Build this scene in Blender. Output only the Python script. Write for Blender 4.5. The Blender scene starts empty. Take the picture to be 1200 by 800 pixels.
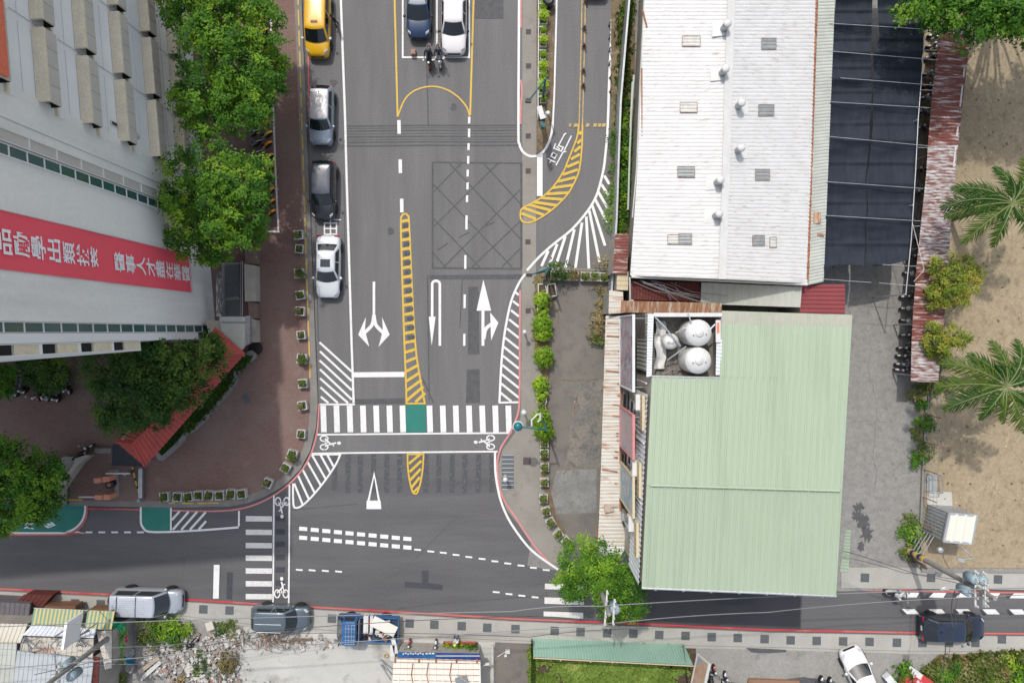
import bpy, math, random, bmesh
from mathutils import Vector, Matrix, Euler, noise
R = math.radians
rnd = random.Random(7)
SC = bpy.context.scene
COL = SC.collection
S, H = 0.0625, 50.0            # metres per photo pixel on the ground, height of the drone

# ---------------------------------------------------------------- camera, sky, sun, exposure
cam = bpy.data.cameras.new("camera"); camo = bpy.data.objects.new("camera", cam); COL.objects.link(camo)
camo.location = (0, .75, H); camo.rotation_euler = (0, 0, 0)
cam.sensor_width = 36; cam.lens = 24; cam.shift_y = -.01; cam.clip_start = 1; cam.clip_end = 3000
SC.camera = camo
W = bpy.data.worlds.new("World"); SC.world = W; W.use_nodes = True
SUN_EL, SUN_AZ = R(57), math.atan2(0.33, -0.944)     # shadows run towards (+.33,-.944)
sky = W.node_tree.nodes.new("ShaderNodeTexSky"); sky.sky_type = 'NISHITA'; sky.sun_disc = False
sky.sun_elevation = SUN_EL; sky.sun_rotation = math.atan2(-0.33, 0.944)
sky.dust_density = 3.0; sky.air_density = 1.0; sky.ozone_density = 1.0
bg = W.node_tree.nodes["Background"]; bg.inputs[1].default_value = 0.15
hs = W.node_tree.nodes.new('ShaderNodeHueSaturation'); hs.inputs['Saturation'].default_value = .5      # thin high haze
W.node_tree.links.new(sky.outputs[0], hs.inputs['Color']); W.node_tree.links.new(hs.outputs[0], bg.inputs[0])
sun = bpy.data.lights.new("sun", 'SUN'); suno = bpy.data.objects.new("sun", sun); COL.objects.link(suno)
sun.energy = 2.0; sun.angle = R(1.0); sun.color = (1.0, 0.95, 0.88)
d = Vector((0.33, -0.944, 0)).normalized() * math.cos(SUN_EL) + Vector((0, 0, -math.sin(SUN_EL)))
suno.rotation_euler = d.to_track_quat('-Z', 'Y').to_euler(); suno.location = (-10, 30, 60)
SC.view_settings.view_transform = 'Standard'; SC.view_settings.look = 'None'
SC.view_settings.exposure = 0.40; SC.view_settings.gamma = 1
SC.render.engine = 'CYCLES'; SC.cycles.max_bounces = 6; SC.cycles.use_denoising = True

# ---------------------------------------------------------------- helpers
def P(px, py, z=0.0):
    k = S * (1 - z / H)
    return Vector(((px - 600) * k, .75 + (388 - py) * k, z))   # the drone hovers over photo pixel (600, 388)
ORG = {}
def tag(o, label=None, cat=None, group=None, kind=None):
    if label: o['label'] = label
    if cat: o['category'] = cat
    if group: o['group'] = group
    if kind: o['kind'] = kind
    return o
def thing(name, label, cat, loc=(0, 0, 0), rz=0, group=None):
    o = bpy.data.objects.new(name, None); COL.objects.link(o)
    o.empty_display_size = .2
    o.location = loc; o.rotation_euler = (0, 0, rz); ORG[o.name] = Vector(loc)
    return tag(o, label, cat, group)
def dup(o, parent=None):
    c = o.copy(); COL.objects.link(c)
    if parent: c.parent = parent
    ORG[c.name] = ORG.get(o.name, Vector())
    for ch in list(o.children): dup(ch, c)
    return c
NTH = ("first second third fourth fifth sixth seventh eighth ninth tenth eleventh twelfth thirteenth fourteenth fifteenth sixteenth "
       "seventeenth eighteenth nineteenth twentieth twenty-first twenty-second twenty-third twenty-fourth twenty-fifth twenty-sixth "
       "twenty-seventh twenty-eighth twenty-ninth thirtieth thirty-first thirty-second thirty-third thirty-fourth thirty-fifth thirty-sixth").split()

class MB:
    def __init__(s): s.v = []; s.f = []; s.m = []; s.t = []
    def add(s, vs, fs, mi=0, tint=0.0):
        n = len(s.v); s.v += [tuple(v) for v in vs]
        for f in fs: s.f.append([n + i for i in f]); s.m.append(mi); s.t.append(tint)
        return s
    def box(s, c, sz, rz=0, mi=0, rot=None):
        hx, hy, hz = sz[0] / 2, sz[1] / 2, sz[2] / 2
        m = rot.to_matrix() if rot is not None else Matrix.Rotation(rz, 3, 'Z'); c = Vector(c)
        vs = [c + m @ Vector((x, y, z)) for z in (-hz, hz) for x, y in ((-hx, -hy), (hx, -hy), (hx, hy), (-hx, hy))]
        return s.add(vs, [(3, 2, 1, 0), (4, 5, 6, 7), (0, 1, 5, 4), (1, 2, 6, 5), (2, 3, 7, 6), (3, 0, 4, 7)], mi)
    def prism(s, pts, z0, z1, mi=0):
        n = len(pts); a = sum(pts[i][0] * pts[(i + 1) % n][1] - pts[(i + 1) % n][0] * pts[i][1] for i in range(n))
        if a < 0: pts = pts[::-1]
        vs = [(p[0], p[1], z0) for p in pts] + [(p[0], p[1], z1) for p in pts]
        return s.add(vs, [list(range(n))[::-1], list(range(n, 2 * n))] + [(i, (i + 1) % n, n + (i + 1) % n, n + i) for i in range(n)], mi)
    def sheet(s, pts, z=None, mi=0):
        n = len(pts); a = sum(pts[i][0] * pts[(i + 1) % n][1] - pts[(i + 1) % n][0] * pts[i][1] for i in range(n))
        if a < 0: pts = pts[::-1]
        return s.add([(p[0], p[1], p[2] if z is None else z) for p in pts], [list(range(n))], mi)
    def tube(s, a, b, r, r2=None, n=8, cap=True, mi=0):
        a, b = Vector(a), Vector(b); r2 = r if r2 is None else r2; q = (b - a)
        if q.length < 1e-6: return s
        m = q.to_track_quat('Z', 'X').to_matrix(); vs = []
        for p, rr in ((a, r), (b, r2)):
            vs += [p + m @ Vector((math.cos(t) * rr, math.sin(t) * rr, 0)) for t in [2 * math.pi * i / n for i in range(n)]]
        fs = [(i, (i + 1) % n, n + (i + 1) % n, n + i) for i in range(n)]
        if cap: fs += [list(range(n))[::-1], list(range(n, 2 * n))]
        return s.add(vs, fs, mi)
    def path(s, pts, r, n=6, mi=0, r2=None):
        pts = [Vector(p) for p in pts]; k = len(pts); vs = []
        for i, p in enumerate(pts):
            q = (pts[min(i + 1, k - 1)] - pts[max(i - 1, 0)]); m = q.to_track_quat('Z', 'X').to_matrix()
            rr = r if r2 is None else r + (r2 - r) * i / (k - 1)
            vs += [p + m @ Vector((math.cos(t) * rr, math.sin(t) * rr, 0)) for t in [2 * math.pi * j / n for j in range(n)]]
        fs = [(i * n + j, i * n + (j + 1) % n, (i + 1) * n + (j + 1) % n, (i + 1) * n + j) for i in range(k - 1) for j in range(n)]
        fs += [list(range(n))[::-1], list(range((k - 1) * n, k * n))]
        return s.add(vs, fs, mi)
    def lathe(s, c, prof, n=16, mi=0, m=None):
        c = Vector(c); vs = []; k = len(prof); m = m or Matrix.Identity(3)
        for r, z in prof: vs += [c + m @ Vector((math.cos(2 * math.pi * i / n) * r, math.sin(2 * math.pi * i / n) * r, z)) for i in range(n)]
        fs = [(j * n + i, j * n + (i + 1) % n, (j + 1) * n + (i + 1) % n, (j + 1) * n + i) for j in range(k - 1) for i in range(n)]
        fs += [list(range(n))[::-1], list(range((k - 1) * n, k * n))]
        return s.add(vs, fs, mi)
    def ribbon(s, pts, w, z, mi=0):
        pts = [Vector((p[0], p[1])) for p in pts]; k = len(pts); L = []; Rr = []
        for i, p in enumerate(pts):
            d1 = (p - pts[i - 1]).normalized() if i > 0 else None; d2 = (pts[i + 1] - p).normalized() if i < k - 1 else None
            dd = ((d1 or d2) + (d2 or d1)).normalized(); nn = Vector((-dd.y, dd.x)); ref = d1 or d2
            c = max(.4, abs(nn.dot(Vector((-ref.y, ref.x))))); o = nn * (w / 2 / c); L.append(p + o); Rr.append(p - o)
        vs = [(p.x, p.y, z) for p in Rr] + [(p.x, p.y, z) for p in L]
        return s.add(vs, [(i, i + 1, k + i + 1, k + i) for i in range(k - 1)], mi)
    def cor(s, p00, p10, p11, p01, pitch=.25, dep=.035, prof='sin', seg=2, mi=0):
        """corrugated sheet, ribs run from edge p00-p10 to edge p01-p11"""
        p00, p10, p11, p01 = map(Vector, (p00, p10, p11, p01))
        L = max((p10 - p00).length, (p11 - p01).length); nr = max(2, int(L / pitch)); up = (p10 - p00).cross(p01 - p00).normalized()
        if up.z < -.01: up = -up
        ts = []
        for i in range(nr):
            if prof == 'sin': ts += [(i / nr, 0), ((i + .25) / nr, .8), ((i + .5) / nr, 1), ((i + .75) / nr, .8)]
            elif prof == 'rib': ts += [(i / nr, 0), ((i + .62) / nr, 0), ((i + .7) / nr, 1), ((i + .92) / nr, 1)]
            else: ts += [(i / nr, 0), ((i + .45) / nr, 0), ((i + .55) / nr, 1), ((i + .9) / nr, 1)]
        ts.append((1, 0)); k = len(ts); vs = []
        for j in range(seg + 1):
            b = j / seg; A = p00.lerp(p01, b); B = p10.lerp(p11, b)
            vs += [A.lerp(B, t) + up * (h * dep) for t, h in ts]
        return s.add(vs, [(j * k + i, j * k + i + 1, (j + 1) * k + i + 1, (j + 1) * k + i) for j in range(seg) for i in range(k - 1)], mi)
    def grid(s, rows, mi=0, close=False):
        k = len(rows[0]); vs = [p for r in rows for p in r]; fs = []
        for j in range(len(rows) - 1):
            for i in range(k if close else k - 1): fs.append((j * k + i, j * k + (i + 1) % k, (j + 1) * k + (i + 1) % k, (j + 1) * k + i))
        return s.add(vs, fs, mi)
    def build(s, name, mats, parent=None, local=False, loc=None, smooth=False, label=None, cat=None, group=None, kind=None, rz=0, tint=False, sub=0, flip=False):
        me = bpy.data.meshes.new(name)
        if parent is not None: org = Vector() if local else ORG[parent.name]
        elif local: org = Vector()
        elif loc is not None: org = Vector(loc)
        elif kind == 'structure': org = Vector()
        else:
            xs = [v[0] for v in s.v]; ys = [v[1] for v in s.v]; zs = [v[2] for v in s.v]
            org = Vector(((min(xs) + max(xs)) / 2, (min(ys) + max(ys)) / 2, min(zs)))
        ox, oy, oz = org
        me.from_pydata([(x - ox, y - oy, z - oz) for x, y, z in s.v], [], s.f)
        for m in (mats if isinstance(mats, (list, tuple)) else [mats]): me.materials.append(m)
        if any(s.m): me.polygons.foreach_set('material_index', s.m)
        if smooth: me.polygons.foreach_set('use_smooth', [True] * len(s.f))
        if tint:
            at = me.attributes.new('tint', 'FLOAT', 'FACE'); at.data.foreach_set('value', s.t)
        me.update()
        o = bpy.data.objects.new(name, me); COL.objects.link(o)
        if parent is not None: o.parent = parent; ORG[o.name] = org
        else: o.location = org; ORG[o.name] = org
        if rz: o.rotation_euler.z = rz
        if sub:
            q = o.modifiers.new('s', 'SUBSURF'); q.levels = sub; q.render_levels = sub
        return tag(o, label, cat, group, kind)

# ---------------------------------------------------------------- materials (linear base colours)
SHADY = set('grey_wall_tile aggregate_concrete pale_wall_panel ribbed_grey_panel green_window_glass white_window_frame orange_wall_tile red_banner_cloth banner_lettering red_tile_roof brick_paving cream_wall planter_concrete salmon_paint'.split())
def mat(name, col, rough=.8, metal=0.0, col2=None, scale=1.0, lo=.35, hi=.7, fine=.12, fscale=30.0, stretch=None, bump=0.0, bscale=40.0, spec=.4, coat=0.0, third=None, brick=None, trans=0.0, detail=6):
    if name not in SHADY:
        g_ = .87; col = tuple(v * g_ for v in col); col2 = col2 and tuple(v * g_ for v in col2); third = third and (tuple(v * g_ for v in third[0]),) + tuple(third[1:])
    m = bpy.data.materials.new(name); m.use_nodes = True; nt = m.node_tree; N = nt.nodes; L = nt.links
    b = N['Principled BSDF']; b.inputs['Roughness'].default_value = rough; b.inputs['Metallic'].default_value = metal
    b.inputs['Specular IOR Level'].default_value = spec; b.inputs['Coat Weight'].default_value = coat; b.inputs['Coat Roughness'].default_value = .05
    tc = N.new('ShaderNodeTexCoord'); mp = N.new('ShaderNodeMapping'); L.new(tc.outputs['Object'], mp.inputs[0])
    if stretch: mp.inputs['Scale'].default_value = stretch
    c4 = lambda c: (c[0], c[1], c[2], 1)
    rgb = N.new('ShaderNodeRGB'); rgb.outputs[0].default_value = c4(col); out = rgb.outputs[0]
    def mix(a, bcol, fac, mode='MIX'):
        x = N.new('ShaderNodeMix'); x.data_type = 'RGBA'; x.blend_type = mode
        L.new(fac, x.inputs[0]) if not isinstance(fac, float) else setattr(x.inputs[0], 'default_value', fac)
        L.new(a, x.inputs[6])
        if isinstance(bcol, tuple): x.inputs[7].default_value = bcol
        else: L.new(bcol, x.inputs[7])
        return x.outputs[2]
    def nz(sc, det, rough_=.6, vec=None):
        t = N.new('ShaderNodeTexNoise'); t.inputs['Scale'].default_value = sc; t.inputs['Detail'].default_value = det; t.inputs['Roughness'].default_value = rough_
        L.new(vec or mp.outputs[0], t.inputs['Vector']); return t.outputs['Fac']
    def ramp(f, a, bb):
        r = N.new('ShaderNodeMapRange'); r.inputs[1].default_value = a; r.inputs[2].default_value = bb; L.new(f, r.inputs[0]); return r.outputs[0]
    if brick:
        bw, bh, mort, bc2, mc = brick
        bt = N.new('ShaderNodeTexBrick'); L.new(tc.outputs['Object'], bt.inputs['Vector'])
        bt.inputs['Scale'].default_value = 1; bt.inputs['Brick Width'].default_value = bw; bt.inputs['Row Height'].default_value = bh; bt.inputs['Mortar Size'].default_value = mort
        bt.inputs['Color1'].default_value = c4(col); bt.inputs['Color2'].default_value = c4(bc2); bt.inputs['Mortar'].default_value = c4(mc); out = bt.outputs[0]
    if col2: out = mix(out, c4(col2), ramp(nz(scale, detail), lo, hi))
    if third:
        tcol, tsc, a, bb = third[:4]; v = None
        if len(third) > 4:
            m2 = N.new('ShaderNodeMapping'); m2.inputs['Scale'].default_value = third[4]; m2.inputs['Location'].default_value = (3.3, 1.7, .4); L.new(tc.outputs['Object'], m2.inputs[0]); v = m2.outputs[0]
        out = mix(out, c4(tcol), ramp(nz(tsc, 5, .65, v), a, bb))
    if fine:
        r = N.new('ShaderNodeMapRange'); r.inputs[1].default_value = .25; r.inputs[2].default_value = .75; r.inputs[3].default_value = 1 - fine; r.inputs[4].default_value = 1 + fine
        L.new(nz(fscale, 3, .7, tc.outputs['Object']), r.inputs[0])
        out = mix(out, r.outputs[0], 1.0, 'MULTIPLY')
    L.new(out, b.inputs['Base Color'])
    if bump:
        bp = N.new('ShaderNodeBump'); bp.inputs['Strength'].default_value = bump; bp.inputs['Distance'].default_value = .02
        L.new(nz(bscale, 4, .7, tc.outputs['Object']), bp.inputs['Height']); L.new(bp.outputs[0], b.inputs['Normal'])
    if trans: b.inputs['Transmission Weight'].default_value = trans
    return m
def leafmat(name, stops, rough=.55, trans=.35, k_=1.75):
    m = bpy.data.materials.new(name); m.use_nodes = True; nt = m.node_tree; N = nt.nodes; L = nt.links
    stops = [(p_, tuple(min(.6, v * k_) for v in c_)) for p_, c_ in stops]; b = N['Principled BSDF']; b.inputs['Roughness'].default_value = rough; b.inputs['Specular IOR Level'].default_value = .15
    a = N.new('ShaderNodeAttribute'); a.attribute_name = 'tint'; cr = N.new('ShaderNodeValToRGB'); L.new(a.outputs['Fac'], cr.inputs[0])
    e = cr.color_ramp.elements
    for i, (p, c) in enumerate(stops):
        q = e[i] if i < 2 else e.new(p)
        q.position = p; q.color = (*c, 1)
    L.new(cr.outputs[0], b.inputs['Base Color'])
    t = N.new('ShaderNodeBsdfTranslucent'); L.new(cr.outputs[0], t.inputs[0]); x = N.new('ShaderNodeMixShader'); x.inputs[0].default_value = trans
    L.new(b.outputs[0], x.inputs[1]); L.new(t.outputs[0], x.inputs[2]); L.new(x.outputs[0], N['Material Output'].inputs[0])
    return m
G = lambda v: (v, v, v)
A = {}
A['asphalt'] = mat('asphalt', (.143, .142, .144), .88, col2=(.178, .176, .176), scale=1.1, lo=.3, hi=.75, fine=.30, fscale=13, stretch=(.9, .09, 1), third=((.126, .124, .126), .45, .50, .74), bump=.25, bscale=60)
A['asphalt_side'] = mat('asphalt_side', (.108, .107, .112), .88, col2=(.138, .136, .139), scale=.9, fine=.28, fscale=13, stretch=(.1, .8, 1), third=((.090, .089, .096), .4, .48, .72), bump=.25, bscale=60)
A['new_asphalt'] = mat('new_asphalt', (.072, .072, .078), .88, col2=(.084, .083, .089), scale=.5, fine=.15, fscale=26, bump=.25, bscale=60)
A['patch'] = mat('asphalt_patch', (.052, .056, .068), .85, col2=(.068, .071, .082), scale=3, fine=.2)
A['patch_soft'] = mat('asphalt_patch_soft', (.080, .082, .088), .85, col2=(.112, .112, .115), scale=2.5, fine=.2)
A['ghost'] = mat('scrubbed_paint', (.074, .079, .088), .85, col2=(.18, .184, .188), scale=5, lo=.5, hi=.8, fine=.3, fscale=14)
A['old_lot'] = mat('old_asphalt', (.168, .156, .140), .9, col2=(.20, .184, .160), scale=.35, fine=.2, fscale=16, third=((.13, .125, .118), .8, .5, .7), bump=.4)
A['lot_grey'] = mat('lot_grey', (.205, .205, .200), .9, col2=(.26, .26, .25), scale=.9, fine=.22, fscale=9, third=((.17, .165, .15), 1.5, .5, .7), bump=.3)
A['lot_mottle'] = mat('lot_mottle', (.165, .16, .148), .9, col2=(.27, .245, .20), scale=.8, fine=.3, fscale=6, third=((.12, .12, .115), 1.6, .48, .66), bump=.4)
A['dirt'] = mat('dirt', (.22, .165, .105), .95, col2=(.12, .085, .05), scale=1.4, fine=.35, fscale=9, third=((.28, .25, .2), 2.2, .55, .7), bump=.5)
A['pavement'] = mat('pavement', (.29, .275, .245), .9, col2=(.235, .22, .192), scale=.45, fine=.14, fscale=12, third=((.19, .175, .15), 1.2, .55, .75))
A['kerb'] = mat('kerb_concrete', (.20, .19, .18), .9, col2=(.26, .245, .22), scale=1.2, fine=.15)
A['south_pav'] = mat('south_pavement', (.43, .42, .385), .9, col2=(.36, .35, .32), scale=.5, fine=.1, fscale=14, third=((.27, .26, .24), 1.3, .6, .8))
A['brick'] = mat('brick_paving', (.195, .112, .096), .85, col2=(.19, .138, .120), scale=.22, lo=.4, hi=.68, fine=.2, fscale=8, brick=(.30, .15, .012, (.165, .092, .08), (.12, .085, .075)), third=((.26, .20, .165), .55, .62, .85), bump=.3)
A['sand'] = mat('sand', (.37, .298, .204), .95, col2=(.325, .265, .17), scale=.25, fine=.22, fscale=5, third=((.26, .21, .135), 1.7, .50, .68, (1, .7, 1)), bump=.9, bscale=6)
A['conc_alley'] = mat('alley_concrete', (.235, .23, .217), .9, col2=(.29, .284, .267), scale=1.6, fine=.2, fscale=8, third=((.18, .176, .165), 2.4, .54, .74), bump=.3)
A['conc_light'] = mat('lot_concrete', (.47, .465, .435), .9, col2=(.54, .535, .50), scale=.4, fine=.1, fscale=10, third=((.24, .225, .20), .35, .56, .72))
A['conc_grey'] = mat('yard_concrete', (.27, .262, .245), .9, col2=(.33, .32, .30), scale=.7, fine=.2, fscale=8, third=((.2, .19, .18), .6, .56, .72))
A['soil'] = mat('soil', (.07, .05, .035), .95, col2=(.12, .09, .06), scale=6, fine=.3)
A['white'] = mat('white_road_paint', (.78, .78, .77), .6, col2=(.66, .655, .64), scale=2.5, lo=.45, hi=.8, fine=.08, fscale=24, third=((.34, .335, .33), 7, .60, .78))
A['white_worn'] = mat('worn_white_paint', (.70, .695, .67), .7, col2=(.5, .49, .475), scale=3.5, lo=.5, hi=.8, fine=.1, third=((.24, .235, .23), 8, .6, .75))
A['yellow'] = mat('yellow_road_paint', (.66, .43, .045), .6, col2=(.56, .38, .07), scale=3, fine=.06, third=((.3, .24, .12), 7, .58, .76))
A['yellow_worn'] = mat('worn_yellow_paint', (.58, .40, .13), .7, col2=(.30, .25, .16), scale=3, lo=.4, hi=.7, fine=.1)
A['red'] = mat('red_road_paint', (.56, .12, .11), .6, col2=(.54, .16, .145), scale=.5, fine=.05, third=((.55, .05, .06), .12, .5, .55))
A['pink'] = mat('faded_red_paint', (.62, .26, .26), .65, col2=(.55, .20, .2), scale=1, fine=.06)
A['teal'] = mat('teal_road_paint', (.016, .175, .14), .65, col2=(.025, .20, .165), scale=1.5, fine=.08, third=((.1, .2, .18), 7, .68, .8))
A['grate'] = mat('grate_metal', (.105, .118, .13), .6, .2, col2=(.15, .16, .16), scale=8, fine=.2)
A['grate_rust'] = mat('grate_rusty', (.09, .07, .07), .7, .2, col2=(.12, .10, .11), scale=8, fine=.2)
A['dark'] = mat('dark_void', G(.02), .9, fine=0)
A['black'] = mat('black_plastic', G(.018), .45, fine=.05)
A['rubber'] = mat('rubber', G(.022), .8, fine=.1)
A['grey_metal'] = mat('grey_metal', (.36, .37, .38), .45, .5, col2=(.28, .29, .30), scale=3, fine=.08)
A['galv'] = mat('galvanised', (.50, .52, .54), .45, .4, col2=(.40, .42, .44), scale=2, fine=.08)
A['steel'] = mat('stainless_steel', (.72, .72, .70), .5, .15, col2=(.58, .58, .56), scale=2, fine=.04)
A['conc'] = mat('pole_concrete', (.30, .29, .27), .9, col2=(.22, .21, .2), scale=2, fine=.12)
A['teal_paint'] = mat('teal_post_paint', (.015, .10, .11), .5, col2=(.02, .13, .14), scale=3)
A['white_paint'] = mat('white_paint', (.68, .68, .67), .5, col2=(.6, .6, .58), scale=2, fine=.04)
A['glass'] = mat('car_glass', (.012, .017, .021), .05, fine=0, spec=.7, coat=.4)
A['plate'] = mat('number_plate', G(.75), .5, fine=0)
A['headlight'] = mat('headlight_glass', (.62, .65, .68), .12, .2, fine=0, coat=.6)
A['tail'] = mat('tail_light', (.40, .012, .012), .2, fine=0, coat=.5)
A['rim'] = mat('wheel_rim', (.42, .43, .44), .35, .8, fine=0)
A['bark'] = mat('bark', (.12, .09, .065), .95, col2=(.2, .17, .14), scale=4, stretch=(1, 1, .25), fine=.3)
A['palm_bark'] = mat('palm_bark', (.16, .14, .12), .95, col2=(.25, .23, .2), scale=5, stretch=(.3, .3, 4), fine=.2)
A['orange'] = mat('orange_plastic', (.75, .23, .012), .4, fine=.03)
A['wire'] = mat('cable_sheath', (.06, .06, .063), .7, fine=0)
A['wire_grey'] = mat('grey_cable', (.22, .23, .24), .6, fine=0)
LEAF = {
 'tree': leafmat('leaf_camphor', [(0, (.010, .036, .007)), (1, (.145, .225, .018)), (.45, (.034, .092, .011)), (.75, (.078, .155, .014))], k_=1.9),
 'dark': leafmat('leaf_dark', [(0, (.010, .03, .008)), (1, (.085, .13, .022)), (.5, (.024, .06, .012))]),
 'bright': leafmat('leaf_bright', [(0, (.04, .09, .008)), (1, (.28, .38, .03)), (.5, (.14, .25, .018))], k_=1.35),
 'olive': leafmat('leaf_olive', [(0, (.035, .06, .010)), (1, (.22, .17, .035)), (.5, (.11, .15, .02)), (.75, (.18, .19, .03))]),
 'palm': leafmat('leaf_palm', [(0, (.010, .034, .008)), (1, (.12, .155, .02)), (.5, (.030, .085, .012))], .6, .2, k_=1.05),
 'weed': leafmat('leaf_weed', [(0, (.03, .055, .014)), (1, (.30, .25, .13)), (.5, (.085, .13, .025)), (.8, (.17, .18, .06))], k_=1.3),
 'dry': leafmat('leaf_dry', [(0, (.07, .06, .03)), (1, (.26, .20, .11)), (.5, (.14, .12, .05))]),
 'grass': leafmat('leaf_grass', [(0, (.05, .08, .016)), (1, (.30, .29, .12)), (.5, (.125, .19, .035)), (.8, (.20, .25, .06))], k_=1.65),
}
def sheetmat(name, col, rust, amt, rough=.5, stretch=(1, 6, 1), col2=None):
    lo = .74 - amt * .42
    return mat(name, col, rough, col2=col2 or tuple(c * .82 for c in col), scale=.8, fine=.05, fscale=14, third=(rust, 1.6, lo, lo + .17, stretch))
A['roof_white'] = sheetmat('white_sheet_roof', (.665, .665, .66), (.44, .38, .34), .47, stretch=(.9, 5.0, 1), col2=(.60, .60, .595))
A['roof_white2'] = sheetmat('pale_sheet_roof', (.53, .55, .50), (.4, .32, .25), .12, stretch=(.6, 3, 1))
A['roof_green'] = mat('green_sheet_roof', (.365, .445, .325), .5, col2=(.385, .465, .345), scale=.15, fine=.03, fscale=8, third=((.315, .375, .275), .6, .50, .78, (2.2, .12, 1)))
A['roof_rust'] = sheetmat('rusty_sheet_roof', (.20, .065, .05), (.60, .54, .52), .56, .7, (.45, 3, 1), col2=(.18, .055, .04))
A['roof_rust_grey'] = sheetmat('grey_rusty_roof', (.60, .60, .61), (.22, .095, .075), .78, .6, (.9, 4.0, 1), col2=(.44, .40, .40))
A['roof_darkrust'] = mat('dark_rust_sheet', (.13, .028, .022), .75, col2=(.085, .02, .018), scale=2, fine=.2, third=((.36, .2, .12), 2.5, .62, .75))
A['roof_brownrust'] = mat('brown_rust_sheet', (.42, .24, .14), .8, col2=(.27, .11, .06), scale=1.5, fine=.15, stretch=(3, .6, 1), third=((.62, .55, .45), 1.6, .5, .66, (4, .4, 1)))
A['roof_red'] = mat('red_sheet_roof', (.24, .045, .05), .55, col2=(.2, .04, .045), scale=1, fine=.08)
A['awn_white'] = mat('awning_sheet', (.63, .61, .56), .55, col2=(.54, .49, .41), scale=.9, fine=.05, stretch=(.5, 2, 1), third=((.36, .15, .075), 1.2, .54, .74, (.45, 1.9, 1)))
A['rust_line'] = mat('rust_edge', (.25, .095, .055), .85, col2=(.42, .2, .1), scale=3, fine=.15)
A['clad_white'] = mat('white_cladding', (.74, .77, .80), .5, col2=(.64, .67, .7), scale=1, fine=.05)
A['clad_dirty'] = mat('dirty_wall', (.30, .28, .25), .85, col2=(.42, .40, .36), scale=.8, fine=.15, stretch=(1, 1, .3))
A['cream'] = mat('cream_panel', (.60, .52, .35), .6, col2=(.54, .46, .3), scale=1, fine=.06)
A['tile_roof'] = mat('red_tile_roof', (.42, .068, .056), .6, col2=(.33, .058, .052), scale=1.2, fine=.08)
A['bld_tile'] = mat('grey_wall_tile', (.76, .765, .735), .7, col2=(.80, .805, .775), scale=.08, fine=.05, fscale=4, third=((.62, .63, .61), .5, .48, .8, (1, 1.2, .12)))
A['bld_conc'] = mat('aggregate_concrete', (.70, .63, .48), .9, col2=(.60, .54, .42), scale=1.5, fine=.16, fscale=9)
A['bld_panel'] = mat('pale_wall_panel', (.76, .78, .78), .7, col2=(.70, .72, .725), scale=.5, fine=.05, stretch=(1, 1, .2))
A['bld_grey'] = mat('ribbed_grey_panel', (.52, .50, .46), .75, col2=(.45, .435, .40), scale=1.5, fine=.08, stretch=(1, 1, .2))
A['bld_glass'] = mat('green_window_glass', (.03, .115, .105), .1, fine=0, col2=(.06, .10, .095), scale=.5, spec=.8)
A['bld_frame'] = mat('white_window_frame', (.72, .73, .73), .5, fine=.03)
A['bld_orange'] = mat('orange_wall_tile', (.75, .20, .11), .6, col2=(.62, .15, .09), scale=6, fine=.12, fscale=12)
A['banner_red'] = mat('red_banner_cloth', (.88, .105, .15), .7, col2=(.80, .10, .14), scale=.3, fine=.04)
A['banner_white'] = mat('banner_lettering', (.84, .86, .90), .7, fine=0)
A['net'] = mat('shade_net', (.017, .022, .034), .75, col2=(.026, .032, .047), scale=1.0, fine=.25, fscale=16, stretch=(3, .5, 1), spec=.25)
A['planter'] = mat('planter_concrete', (.50, .50, .48), .8, col2=(.38, .38, .36), scale=4, fine=.12)
A['stone'] = mat('edging_stone', (.22, .215, .20), .9, col2=(.30, .29, .27), scale=4, fine=.2)
A['wallc'] = mat('cream_wall', (.40, .37, .32), .85, col2=(.33, .31, .27), scale=1.2, fine=.08)
A['skin'] = mat('skin', (.42, .24, .16), .6, fine=0)
A['hair'] = mat('hair', G(.015), .6, fine=0)
def plain(name, c, rough=.5, **k): return mat(name, c, rough, fine=k.pop('fine', .05), **k)
for n, c in dict(cl_navy=(.02, .03, .07), cl_black=G(.018), cl_grey=(.2, .21, .23), cl_white=(.68, .68, .70), cl_blue=(.10, .16, .34), cl_red=(.5, .05, .05), cl_yellow=(.62, .66, .12), cl_jean=(.07, .10, .17)).items(): A[n] = plain(n, c, .85)
def paint(name, c, metal=0.0, rough=.28): return mat(name, c, rough, metal, fine=.02, fscale=60, spec=.5, coat=.8)
# ---------------------------------------------------------------- ground, roads, pavements
def pp(l, z=0.0): return [P(x, y, z) for x, y in l]
def struct(name, pts, m, z1, z0=None, parent=None):
    b = MB()
    if z0 is None: b.sheet(pp(pts), z1)
    else: b.prism(pp(pts), z0, z1)
    return b.build(name, A[m], kind='structure')
b = MB(); b.sheet([(-900, -900), (900, -900), (900, 900), (-900, 900)], -.12); b.build('ground', A['conc_grey'], kind='structure')
road = struct('road', [(340, -260), (735, -260), (735, 330), (720, 720), (300, 720), (345, 470)], 'asphalt', 0)
b = MB(); b.sheet(pp([(-320, 570), (330, 570), (366, 530.5), (583, 528.5), (600, 560), (660, 640), (760, 676), (1520, 676), (1520, 762), (900, 762), (300, 735), (-320, 712)]), .004)
side_road = b.build('side_road', A['asphalt_side'], kind='structure')
KERB = [(350, -260), (354, 0), (362, 200), (370, 400), (373, 470), (371, 500), (364, 528), (352, 550), (334, 568), (312, 581), (290, 589), (270, 592.5), (200, 594), (104, 592)]
BR = [(341, -260), (345.5, 0), (353.5, 200), (361.5, 400), (364.5, 470), (362.5, 498), (356, 524), (345, 544), (328.5, 561), (308, 573.5), (288, 581), (269, 585), (200, 586.5), (104, 586)]
struct('brick_pavement', BR + [(82, 586), (84, 560), (60, 560), (-300, 560), (-300, -260)], 'brick', .12, -.06)
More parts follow.
